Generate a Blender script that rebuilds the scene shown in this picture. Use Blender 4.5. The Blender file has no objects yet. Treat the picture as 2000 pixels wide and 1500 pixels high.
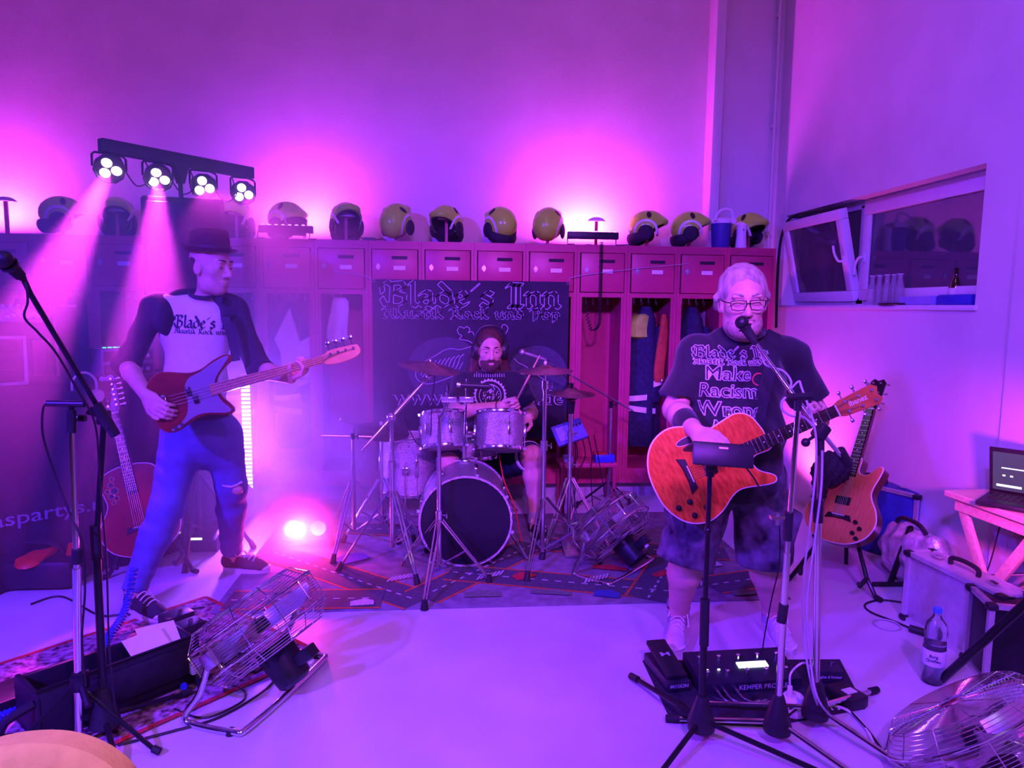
import bpy, bmesh, math, random
import numpy as np
from mathutils import Vector, Matrix, Euler, noise as mnoise
from mathutils.bvhtree import BVHTree

scene = bpy.context.scene
COL = scene.collection
PI = math.pi
random.seed(7)

# ------------------------------------------------------------------ camera
FPX = 1370.0            # focal length in pixels of the 2000 x 1500 frame
CAMZ = 1.55
_p, _y, _r = (math.radians(a) for a in (6.33, 5.13, 0.67))
FWD = Vector((math.sin(_y)*math.cos(_p), math.cos(_y)*math.cos(_p), -math.sin(_p)))
_rt = Vector((math.cos(_y), -math.sin(_y), 0))
_up = _rt.cross(FWD)
RGT = _rt*math.cos(_r) + _up*math.sin(_r)
UPV = _up*math.cos(_r) - _rt*math.sin(_r)
cam_data = bpy.data.cameras.new('camera')
cam_data.sensor_fit = 'HORIZONTAL'
cam_data.sensor_width = 36.0
cam_data.lens = FPX/2000*36.0
cam_data.clip_start = 0.05
cam = bpy.data.objects.new('camera', cam_data)
COL.objects.link(cam)
_m = Matrix((RGT, UPV, -FWD)).transposed().to_4x4()
_m.translation = (0, 0, CAMZ)
cam.matrix_world = _m
scene.camera = cam
CAMP = Vector((0, 0, CAMZ))


def _ray(px, py):
    return FWD + RGT*((px-1000)/FPX) - UPV*((py-750)/FPX)


def at(px, py, Y):
    """world point at depth Y that the photograph shows at this pixel"""
    d = _ray(px, py)
    return CAMP + d*(Y/d.y)


def ground(px, py, z=0.0):
    d = _ray(px, py)
    return CAMP + d*((z-CAMZ)/d.z)


def atx(px, py, X):
    d = _ray(px, py)
    return CAMP + d*(X/d.x)


# ------------------------------------------------------------------ view, world
scene.view_settings.view_transform = 'Standard'
scene.view_settings.look = 'None'
scene.view_settings.gamma = 1.0
scene.view_settings.use_curve_mapping = False
scene.view_settings.exposure = 0.0
cy = scene.cycles
cy.use_denoising = True
cy.use_adaptive_sampling = True
cy.adaptive_threshold = 0.04
cy.max_bounces = 4
cy.diffuse_bounces = 2
cy.glossy_bounces = 2
cy.transmission_bounces = 4
cy.volume_bounces = 0
cy.transparent_max_bounces = 6
cy.caustics_reflective = False
cy.caustics_refractive = False
cy.sample_clamp_indirect = 6.0
cy.use_light_tree = False
cy.volume_max_steps = 64

world = bpy.data.worlds.new('world')
scene.world = world
world.use_nodes = True
_bg = world.node_tree.nodes['Background']
_bg.inputs[0].default_value = (0.26, 0.055, 1.0, 1)
_bg.inputs[1].default_value = 0.06


def light(name, kind, loc, target, color, power, size=0.2, size_y=None, spot=None, blend=0.5):
    d = bpy.data.lights.new(name, kind)
    d.color = color
    d.energy = power
    if kind == 'AREA':
        d.size = size
        if size_y:
            d.shape = 'RECTANGLE'
            d.size_y = size_y
    else:
        d.shadow_soft_size = size
    if kind == 'SPOT':
        d.spot_size = math.radians(spot)
        d.spot_blend = blend
    o = bpy.data.objects.new(name, d)
    COL.objects.link(o)
    o.location = loc
    dv = Vector(target) - Vector(loc)
    o.rotation_euler = dv.to_track_quat('-Z', 'Y').to_euler()
    return o


BLUE = (0.11, 0.018, 1.0)
VIOLET = (0.36, 0.045, 1.0)
MAGENTA = (0.82, 0.045, 0.92)
PINK = (1.0, 0.07, 0.62)
# stage lamps behind and above the audience, then added kit and ceiling fills
light('front_lamp_blue', 'SPOT', (-3.0, -0.6, 3.3), (-1.3, 3.6, 0.2), BLUE, 3200, 0.12, spot=78, blend=0.9)
light('front_lamp_violet', 'SPOT', (0.8, -0.8, 3.4), (0.8, 2.9, 0.0), VIOLET, 700, 0.12, spot=82, blend=0.9)
light('front_lamp_pink', 'SPOT', (3.0, -0.2, 3.2), (1.15, 2.9, 1.3), (0.80, 0.10, 1.0), 620, 0.08, spot=40, blend=0.8)
light('front_lamp_wall', 'SPOT', (-0.6, -0.9, 3.2), (2.9, 3.6, 1.5), (0.19, 0.03, 1.0), 1200, 0.12, spot=58, blend=0.9)
light('kit_fill_light', 'SPOT', (0.2, -0.9, 3.3), (0.35, 4.6, 0.95), (0.50, 0.07, 1.0), 1500, 0.12, spot=34, blend=0.9)  # added unseen spot that brightens the drum kit and its chrome
light('ceiling_fill_light', 'AREA', (0.3, 1.2, 4.9), (0.3, 2.6, 0.0), (1.0, 0.95, 0.9), 11, 1.2)  # added weak white fill, gives the helmets and floor some green
# ------------------------------------------------------------------ materials
MATS = {}


def mat(name, col, rough=0.5, metal=0.0, noise=0.0, nscale=20.0, bump=0.0, bscale=60.0, emit=None, estr=0.0,
        spec=0.5, trans=0.0, ior=1.45, alpha=1.0, coat=0.0, sheen=0.0, col2=None, stretch=None):
    if name in MATS:
        return MATS[name]
    m = bpy.data.materials.new(name)
    m.use_nodes = True
    nt = m.node_tree
    b = nt.nodes['Principled BSDF']
    b.inputs['Base Color'].default_value = (*col, 1)
    b.inputs['Roughness'].default_value = rough
    b.inputs['Metallic'].default_value = metal
    b.inputs['Transmission Weight'].default_value = trans
    b.inputs['IOR'].default_value = ior
    b.inputs['Alpha'].default_value = alpha
    b.inputs['Coat Weight'].default_value = coat
    b.inputs['Specular IOR Level'].default_value = spec
    b.inputs['Sheen Weight'].default_value = sheen
    if emit:
        b.inputs['Emission Color'].default_value = (*emit, 1)
        b.inputs['Emission Strength'].default_value = estr
        m.cycles.emission_sampling = 'NONE'
    tc = None
    if noise or bump:
        tc = nt.nodes.new('ShaderNodeTexCoord').outputs['Object']
        if stretch:
            mp = nt.nodes.new('ShaderNodeMapping')
            mp.inputs['Scale'].default_value = stretch
            nt.links.new(tc, mp.inputs[0])
            tc = mp.outputs[0]
    if noise:
        n = nt.nodes.new('ShaderNodeTexNoise')
        n.inputs['Scale'].default_value = nscale
        n.inputs['Detail'].default_value = 2
        nt.links.new(tc, n.inputs['Vector'])
        r = nt.nodes.new('ShaderNodeMapRange')
        r.inputs[1].default_value = 0.3
        r.inputs[2].default_value = 0.7
        nt.links.new(n.outputs['Fac'], r.inputs[0])
        x = nt.nodes.new('ShaderNodeMix')
        x.data_type = 'RGBA'
        x.inputs[6].default_value = (*[c*(1-noise) for c in col], 1)
        x.inputs[7].default_value = (*(col2 if col2 else [min(1, c*(1+noise)) for c in col]), 1)
        nt.links.new(r.outputs[0], x.inputs[0])
        nt.links.new(x.outputs[2], b.inputs['Base Color'])
    if bump:
        n = nt.nodes.new('ShaderNodeTexNoise')
        n.inputs['Scale'].default_value = bscale
        n.inputs['Detail'].default_value = 2
        nt.links.new(tc, n.inputs['Vector'])
        bp = nt.nodes.new('ShaderNodeBump')
        bp.inputs['Strength'].default_value = bump
        bp.inputs['Distance'].default_value = 0.01
        nt.links.new(n.outputs['Fac'], bp.inputs['Height'])
        nt.links.new(bp.outputs[0], b.inputs['Normal'])
    MATS[name] = m
    return m


M_black = mat('black_plastic', (0.018, 0.018, 0.022), 0.42, noise=0.2, nscale=30)
M_rubber = mat('black_rubber', (0.015, 0.015, 0.017), 0.7, noise=0.2, nscale=40)
M_blackmetal = mat('black_steel', (0.025, 0.025, 0.03), 0.3, 0.6, noise=0.15)
M_chrome = mat('chrome', (0.82, 0.82, 0.84), 0.14, 1.0, noise=0.05, nscale=8)
M_steel = mat('brushed_steel', (0.6, 0.6, 0.63), 0.3, 1.0, noise=0.1, nscale=40)
M_alu = mat('aluminium', (0.72, 0.72, 0.75), 0.35, 0.8, noise=0.08)
M_white = mat('white_plastic', (0.8, 0.8, 0.8), 0.4, noise=0.04)
M_paper = mat('paper', (0.8, 0.79, 0.75), 0.8, noise=0.05)
M_red = mat('red_lacquer', (0.47, 0.045, 0.13), 0.38, noise=0.08, nscale=6)
M_redin = mat('red_lacquer_inner', (0.38, 0.035, 0.10), 0.5, noise=0.1, nscale=6)
M_dark = mat('dark_recess', (0.02, 0.015, 0.02), 0.7, noise=0.2)
M_cable = mat('black_cable', (0.012, 0.012, 0.015), 0.5, noise=0.1)
M_cablegrey = mat('grey_cable', (0.45, 0.45, 0.47), 0.5, noise=0.1)
M_skin = mat('skin', (0.66, 0.40, 0.30), 0.5, noise=0.10, nscale=25, bump=0.05, bscale=120)
M_lime = mat('fluorescent_yellow_shell', (0.42, 1.0, 0.06), 0.28, noise=0.04, coat=0.3)
M_reflect = mat('reflective_tape', (0.9, 0.9, 0.88), 0.35, 0.2, noise=0.04)
M_glass = mat('clear_glass', (0.8, 0.82, 0.85), 0.06, alpha=0.16)
M_gold = mat('gold_brass', (0.75, 0.55, 0.2), 0.25, 1.0, noise=0.06)


# ------------------------------------------------------------------ mesh builder
def frame_z(d):
    d = Vector(d).normalized()
    a = Vector((0, 0, 1)) if abs(d.z) < 0.95 else Vector((1, 0, 0))
    x = a.cross(d).normalized()
    return Matrix((x, d.cross(x), d)).transposed()


def mtx(loc, x=None, z=None):
    """matrix with local z along z and local x as near x as it can be"""
    z = Vector(z).normalized() if z is not None else Vector((0, 0, 1))
    x = Vector(x) if x is not None else Vector((1, 0, 0))
    x = (x - z*x.dot(z)).normalized()
    m = Matrix((x, z.cross(x), z)).transposed().to_4x4()
    m.translation = Vector(loc)
    return m


class MB:
    def __init__(self, M=None):
        self.v = []
        self.f = []
        self.M = M

    def add(self, vs, fs):
        b = len(self.v)
        if self.M is not None:
            vs = [self.M @ Vector(p) for p in vs]
        self.v.extend(tuple(p) for p in vs)
        self.f.extend(tuple(i+b for i in q) for q in fs)
        return self

    def box(self, c, s, R=None, bev=0.0):
        c = Vector(c)
        h = [a/2 for a in s]
        if bev <= 0:
            vs = [Vector((x*h[0], y*h[1], z*h[2])) for x in (-1, 1) for y in (-1, 1) for z in (-1, 1)]
            fs = [(0, 1, 3, 2), (4, 6, 7, 5), (0, 4, 5, 1), (2, 3, 7, 6), (0, 2, 6, 4), (1, 5, 7, 3)]
        else:
            bm = bmesh.new()
            bmesh.ops.create_cube(bm, size=1.0)
            bmesh.ops.scale(bm, vec=s, verts=bm.verts)
            bmesh.ops.bevel(bm, geom=bm.edges[:], offset=min(bev, min(s)*0.49), segments=2, profile=0.5, affect='EDGES')
            bm.verts.index_update()
            vs = [v.co.copy() for v in bm.verts]
            fs = [tuple(v.index for v in f.verts) for f in bm.faces]
            bm.free()
        if R is not None:
            vs = [R @ p for p in vs]
        return self.add([p + c for p in vs], fs)

    def cyl(self, p0, p1, r0, r1=None, n=12, cap=True):
        p0 = Vector(p0)
        p1 = Vector(p1)
        r1 = r0 if r1 is None else r1
        R = frame_z(p1-p0)
        vs = []
        for p, r in ((p0, r0), (p1, r1)):
            for i in range(n):
                a = 2*PI*i/n
                vs.append(p + R @ Vector((math.cos(a)*r, math.sin(a)*r, 0)))
        fs = [(i, (i+1) % n, n+(i+1) % n, n+i) for i in range(n)]
        if cap:
            fs += [tuple(range(n-1, -1, -1)), tuple(range(n, 2*n))]
        return self.add(vs, fs)

    def tube(self, pts, r, n=8, closed=False, cap=True, rs=None):
        pts = [Vector(p) for p in pts]
        m = len(pts)
        tang = []
        for i in range(m):
            a = pts[(i-1) % m] if (closed or i > 0) else pts[i]
            b = pts[(i+1) % m] if (closed or i < m-1) else pts[i]
            t = (b-a)
            tang.append(t.normalized() if t.length > 1e-9 else Vector((0, 0, 1)))
        R = frame_z(tang[0])
        x = R.col[0].copy()
        vs = []
        for i in range(m):
            t = tang[i]
            x = x - t*x.dot(t)
            if x.length < 1e-6:
                x = frame_z(t).col[0].copy()
            x.normalize()
            y = t.cross(x)
            rr = rs[i] if rs else r
            for k in range(n):
                a = 2*PI*k/n
                vs.append(pts[i] + x*(math.cos(a)*rr) + y*(math.sin(a)*rr))
        fs = []
        for i in range(m if closed else m-1):
            j = (i+1) % m
            for k in range(n):
                l = (k+1) % n
                fs.append((i*n+k, i*n+l, j*n+l, j*n+k))
        if cap and not closed:
            fs += [tuple(range(n-1, -1, -1)), tuple((m-1)*n+k for k in range(n))]
        return self.add(vs, fs)

    def lathe(self, prof, p=(0, 0, 0), axis=(0, 0, 1), n=24, sx=1.0, sy=1.0, cap=True):
        R = frame_z(axis)
        p = Vector(p)
        vs, fs = [], []
        for (r, h) in prof:
            for i in range(n):
                a = 2*PI*i/n
                vs.append(p + R @ Vector((math.cos(a)*r*sx, math.sin(a)*r*sy, h)))
        for j in range(len(prof)-1):
            for i in range(n):
                k = (i+1) % n
                fs.append((j*n+i, j*n+k, (j+1)*n+k, (j+1)*n+i))
        if cap and prof[0][0] > 1e-6:
            fs.append(tuple(range(n-1, -1, -1)))
        if cap and prof[-1][0] > 1e-6:
            fs.append(tuple((len(prof)-1)*n+i for i in range(n)))
        return self.add(vs, fs)

    def ell(self, c, r, R=None, n=16, m=10):
        if not hasattr(r, '__len__'):
            r = (r, r, r)
        c = Vector(c)
        vs, fs = [], []
        for j in range(1, m):
            t = PI*j/m
            for i in range(n):
                a = 2*PI*i/n
                vs.append(Vector((math.sin(t)*math.cos(a)*r[0], math.sin(t)*math.sin(a)*r[1], math.cos(t)*r[2])))
        vs += [Vector((0, 0, r[2])), Vector((0, 0, -r[2]))]
        for j in range(m-2):
            for i in range(n):
                k = (i+1) % n
                fs.append((j*n+i, (j+1)*n+i, (j+1)*n+k, j*n+k))
        T, B = len(vs)-2, len(vs)-1
        for i in range(n):
            k = (i+1) % n
            fs.append((T, i, k))
            fs.append((B, (m-2)*n+k, (m-2)*n+i))
        if R is not None:
            vs = [R @ p for p in vs]
        return self.add([p+c for p in vs], fs)

    def torus(self, c, axis, Rr, r, n=32, m=6):
        R = frame_z(axis)
        pts = [Vector(c) + R @ Vector((math.cos(2*PI*i/n)*Rr, math.sin(2*PI*i/n)*Rr, 0)) for i in range(n)]
        return self.tube(pts, r, m, closed=True)

    def prism(self, out, z0, z1, inset=0.0):
        """outline in local xy, extruded z0..z1; inset rounds the two rims"""
        n = len(out)
        o = [Vector((p[0], p[1], 0)) for p in out]
        rings = []
        if inset > 0:
            c = []
            area = sum(o[i].x*o[(i+1) % n].y - o[(i+1) % n].x*o[i].y for i in range(n))
            sg = 1 if area > 0 else -1
            for i in range(n):
                t = (o[(i+1) % n]-o[i-1])
                t.normalize()
                c.append(o[i] + Vector((-t.y, t.x, 0))*inset*sg)
            dz = inset if z1 > z0 else -inset
            rings = [(c, z0), (o, z0+dz), (o, z1-dz), (c, z1)]
        else:
            rings = [(o, z0), (o, z1)]
        vs = [Vector((p.x, p.y, z)) for ring, z in rings for p in ring]
        fs = []
        for j in range(len(rings)-1):
            for i in range(n):
                k = (i+1) % n
                fs.append((j*n+i, j*n+k, (j+1)*n+k, (j+1)*n+i))
        fs += [tuple(range(n-1, -1, -1)), tuple((len(rings)-1)*n+i for i in range(n))]
        return self.add(vs, fs)

    def build(self, name, material, parent=None, angle=0.7, label=None, kind=None, recalc=True):
        me = bpy.data.meshes.new(name)
        vs = self.v
        if parent is not None:
            inv = world_of(parent).inverted()
            vs = [tuple(inv @ Vector(p)) for p in vs]
        me.from_pydata(vs, [], self.f)
        me.materials.append(material)
        if recalc:
            bm = bmesh.new()
            bm.from_mesh(me)
            bmesh.ops.recalc_face_normals(bm, faces=bm.faces[:])
            bm.to_mesh(me)
            bm.free()
        me.shade_smooth()
        me.set_sharp_from_angle(angle=angle)
        o = bpy.data.objects.new(name, me)
        COL.objects.link(o)
        if parent is not None:
            o.parent = parent
            WORLD[o.name] = world_of(parent)
        if label:
            o['label'] = label
        if kind:
            o['kind'] = kind
        return o


WORLD = {}


def world_of(o):
    return WORLD.get(o.name, Matrix.Identity(4))


def thing(name, label, cat, loc=(0, 0, 0), M=None, group=None):
    o = bpy.data.objects.new(name, None)
    COL.objects.link(o)
    o.empty_display_size = 0.1
    mw = M.copy() if M is not None else Matrix.Translation(Vector(loc))
    o.matrix_world = mw
    WORLD[o.name] = mw
    return tag(o, label, cat, group)


def tag(o, label, cat, group=None):
    o['label'] = label
    o['category'] = cat
    if group:
        o['group'] = group
    return o


def struct(o):
    o['kind'] = 'structure'
    return o


def place(root, M):
    """put a thing that was built round the origin at M"""
    root.matrix_world = M
    return root


def copy_tree(o, parent=None, M=None):
    c = o.copy()
    COL.objects.link(c)
    if parent is not None:
        c.parent = parent
        c.matrix_parent_inverse = o.matrix_parent_inverse.copy()
    elif M is not None:
        c.matrix_world = M
    for ch in list(o.children):
        copy_tree(ch, c)
    return c


def spline(pts, n=8, closed=False):
    """Catmull-Rom through the points"""
    P = [Vector(p) for p in pts]
    m = len(P)
    out = []
    for i in range(m if closed else m-1):
        if closed:
            a, b, c, d = P[(i-1) % m], P[i], P[(i+1) % m], P[(i+2) % m]
        else:
            a, b, c, d = P[max(i-1, 0)], P[i], P[i+1], P[min(i+2, m-1)]
        for k in range(n):
            t = k/n
            out.append(0.5*((2*b) + (c-a)*t + (2*a-5*b+4*c-d)*t*t + (3*b-3*c+d-a)*t*t*t))
    if not closed:
        out.append(P[-1])
    return out


def cable(name, pts, label, r=0.0035, m=None, group=None, n=8, cat='cable'):
    o = MB().tube(spline(pts, n), r, 6).build(name, m or M_cable)
    return tag(o, label, cat, group)


def text_mesh(s, size=0.1, bold=0.0, align='CENTER', res=3):
    """default-font lettering as flat triangles in local xy"""
    cu = bpy.data.curves.new('txt', 'FONT')
    cu.body = s
    cu.size = size
    cu.align_x = align
    cu.align_y = 'CENTER'
    cu.offset = bold
    cu.resolution_u = res
    o = bpy.data.objects.new('txt', cu)
    COL.objects.link(o)
    dg = bpy.context.evaluated_depsgraph_get()
    me = bpy.data.meshes.new_from_object(o.evaluated_get(dg))
    vs = [v.co.copy() for v in me.vertices]
    fs = [tuple(p.vertices) for p in me.polygons]
    bpy.data.objects.remove(o)
    bpy.data.curves.remove(cu)
    bpy.data.meshes.remove(me)
    return vs, fs


# ---- broad-nib blackletter: strokes as polylines on a grid, x-height 1, ascender 1.6
GLY = {
    'B': (1.25, [[(0.0, 1.35), (0.25, 1.6), (0.5, 1.4), (0.45, 0.1)], [(0.5, 1.5), (0.95, 1.55), (1.1, 1.25), (0.6, 0.9), (1.1, 0.7), (1.1, 0.25), (0.7, 0.0), (0.2, 0.1)], [(0.0, 1.35), (0.05, 0.9)], [(0.15, 0.1), (0.0, 0.5)]]),
    'l': (0.5, [[(0.1, 1.5), (0.25, 1.6), (0.25, 0.15), (0.45, 0.0)]]),
    'a': (0.85, [[(0.1, 0.8), (0.35, 1.0), (0.6, 0.85), (0.6, 0.15), (0.8, 0.0)], [(0.6, 0.6), (0.2, 0.45), (0.1, 0.2), (0.3, 0.0), (0.6, 0.2)]]),
    'd': (0.9, [[(0.2, 1.55), (0.7, 0.9), (0.75, 0.3), (0.4, 0.0), (0.1, 0.25), (0.1, 0.7), (0.4, 0.95), (0.7, 0.75)]]),
    'e': (0.75, [[(0.15, 0.4), (0.6, 0.7), (0.4, 1.0), (0.12, 0.75), (0.12, 0.25), (0.35, 0.0), (0.65, 0.2)]]),
    "'": (0.5, [[(0.15, 1.15), (0.4, 1.45)]]),
    's': (0.75, [[(0.6, 0.85), (0.35, 1.0), (0.12, 0.75), (0.55, 0.45), (0.55, 0.15), (0.3, 0.0), (0.08, 0.18)]]),
    'I': (0.9, [[(0.05, 1.4), (0.2, 1.55), (0.75, 1.5)], [(0.35, 1.5), (0.35, 0.05)], [(0.6, 1.5), (0.6, 0.05)], [(0.15, 0.05), (0.8, 0.05)]]),
    'n': (0.9, [[(0.05, 0.9), (0.2, 1.0), (0.2, 0.1), (0.32, 0.0)], [(0.2, 0.8), (0.5, 1.0), (0.68, 0.85), (0.68, 0.15), (0.85, 0.0)]]),
    'A': (1.15, [[(0.05, 1.3), (0.3, 1.55), (0.7, 1.45), (0.9, 1.55), (0.9, 0.15), (1.1, 0.0)], [(0.5, 1.45), (0.4, 0.5), (0.05, 0.1), (0.4, 0.0)], [(0.3, 0.7), (0.9, 0.7)]]),
    'k': (0.8, [[(0.1, 1.5), (0.22, 1.6), (0.22, 0.0)], [(0.25, 0.6), (0.6, 1.0), (0.3, 0.6), (0.55, 0.15), (0.75, 0.0)]]),
    'u': (0.9, [[(0.08, 0.95), (0.2, 1.0), (0.2, 0.2), (0.4, 0.0), (0.65, 0.2)], [(0.65, 1.0), (0.65, 0.15), (0.85, 0.0)]]),
    't': (0.6, [[(0.25, 1.35), (0.25, 0.15), (0.5, 0.0)], [(0.05, 0.95), (0.5, 0.95)]]),
    'i': (0.45, [[(0.08, 0.9), (0.2, 1.0), (0.2, 0.15), (0.38, 0.0)], [(0.15, 1.25), (0.28, 1.38)]]),
    'R': (1.15, [[(0.0, 1.3), (0.25, 1.55), (0.4, 1.4), (0.4, 0.1), (0.15, 0.0)], [(0.4, 1.45), (0.85, 1.5), (0.95, 1.1), (0.5, 0.8), (0.85, 0.2), (1.1, 0.0)]]),
    'o': (0.85, [[(0.4, 1.0), (0.12, 0.75), (0.12, 0.25), (0.4, 0.0), (0.68, 0.25), (0.68, 0.75), (0.4, 1.0)]]),
    'c': (0.7, [[(0.6, 0.8), (0.4, 1.0), (0.12, 0.75), (0.12, 0.25), (0.35, 0.0), (0.62, 0.18)]]),
    'P': (1.05, [[(0.0, 1.3), (0.25, 1.55), (0.35, 1.4), (0.35, -0.2)], [(0.55, 1.45), (0.55, 0.0)], [(0.35, 1.5), (0.8, 1.5), (0.95, 1.2), (0.9, 0.7), (0.55, 0.55)]]),
    'p': (0.85, [[(0.08, 0.9), (0.22, 1.0), (0.22, -0.4)], [(0.22, 0.85), (0.5, 1.0), (0.7, 0.75), (0.7, 0.25), (0.45, 0.0), (0.22, 0.15)]]),
    ' ': (0.55, []),
}


def _hull(pts):
    pts = sorted(set((round(p[0], 6), round(p[1], 6)) for p in pts))
    def half(ps):
        h = []
        for p in ps:
            while len(h) > 1 and (h[-1][0]-h[-2][0])*(p[1]-h[-2][1]) - (h[-1][1]-h[-2][1])*(p[0]-h[-2][0]) <= 0:
                h.pop()
            h.append(p)
        return h
    a = half(pts)
    b = half(pts[::-1])
    return a[:-1]+b[:-1]


def blackletter(s, height, width, nib=0.2, grow=0.0, only=None):
    """flat polygons of broad-nib letters, centred on x, baseline y=0; 'height' is the ascender, 'width' the whole line"""
    tot = sum(GLY[c][0] for c in s)
    sx = width/tot
    sy = height/1.6
    nv = (nib*0.5*0.8*sy*1.05, nib*0.5*0.75*sy*1.05)
    x = -width/2
    vs, fs = [], []
    for ci, c in enumerate(s):
        w, strokes = GLY[c]
        if only is not None and ci != only:
            strokes = []
        for st in strokes:
            for i in range(len(st)-1):
                pts = []
                for p in (st[i], st[i+1]):
                    bx, by = x+p[0]*sx, p[1]*sy
                    for sg in (-1, 1):
                        qx, qy = bx+sg*nv[0], by+sg*nv[1]
                        if grow > 0:
                            for k in range(8):
                                pts.append((qx+grow*math.cos(k*PI/4), qy+grow*math.sin(k*PI/4)))
                        else:
                            e = 0.06*nib*sy
                            pts += [(qx-e, qy+e), (qx+e, qy-e)]
                h = _hull(pts)
                b = len(vs)
                vs += [Vector((p[0], p[1], 0)) for p in h]
                fs.append(tuple(range(b, b+len(h))))
        x += w*sx
    return vs, fs


def flat_print(vf, M, name, material, parent, kind=None):
    """lettering or artwork lying on a flat face, M carries local xy to the world"""
    vs, fs = vf
    b = MB(M)
    b.add(vs, fs)
    return b.build(name, material, parent, recalc=False, kind=kind)


def wrap_print(vf, M, bvh, direction, name, material, parent, lift=0.002, cut=0.03):
    """lettering pressed on to a curved surface along a direction"""
    vs, fs = vf
    bm = bmesh.new()
    bv = [bm.verts.new(v) for v in vs]
    for f in fs:
        try:
            bm.faces.new([bv[i] for i in f])
        except ValueError:
            pass
    bmesh.ops.triangulate(bm, faces=bm.faces[:])
    for _ in range(4):
        es = [e for e in bm.edges if e.calc_length() > cut]
        if not es:
            break
        bmesh.ops.subdivide_edges(bm, edges=es, cuts=1)
        bmesh.ops.triangulate(bm, faces=[f for f in bm.faces if len(f.verts) > 3])
    d = Vector(direction).normalized()
    bad = []
    for v in bm.verts:
        p = M @ v.co
        h = bvh.ray_cast(p - d*0.6, d)
        if h[0] is None:
            bad.append(v)
            v.co = p
        else:
            v.co = h[0] - d*lift
    bmesh.ops.delete(bm, geom=bad, context='VERTS')
    bm.verts.index_update()
    b = MB()
    b.add([v.co.copy() for v in bm.verts], [tuple(v.index for v in f.verts) for f in bm.faces])
    bm.free()
    return b.build(name, material, parent, recalc=False)


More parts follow.
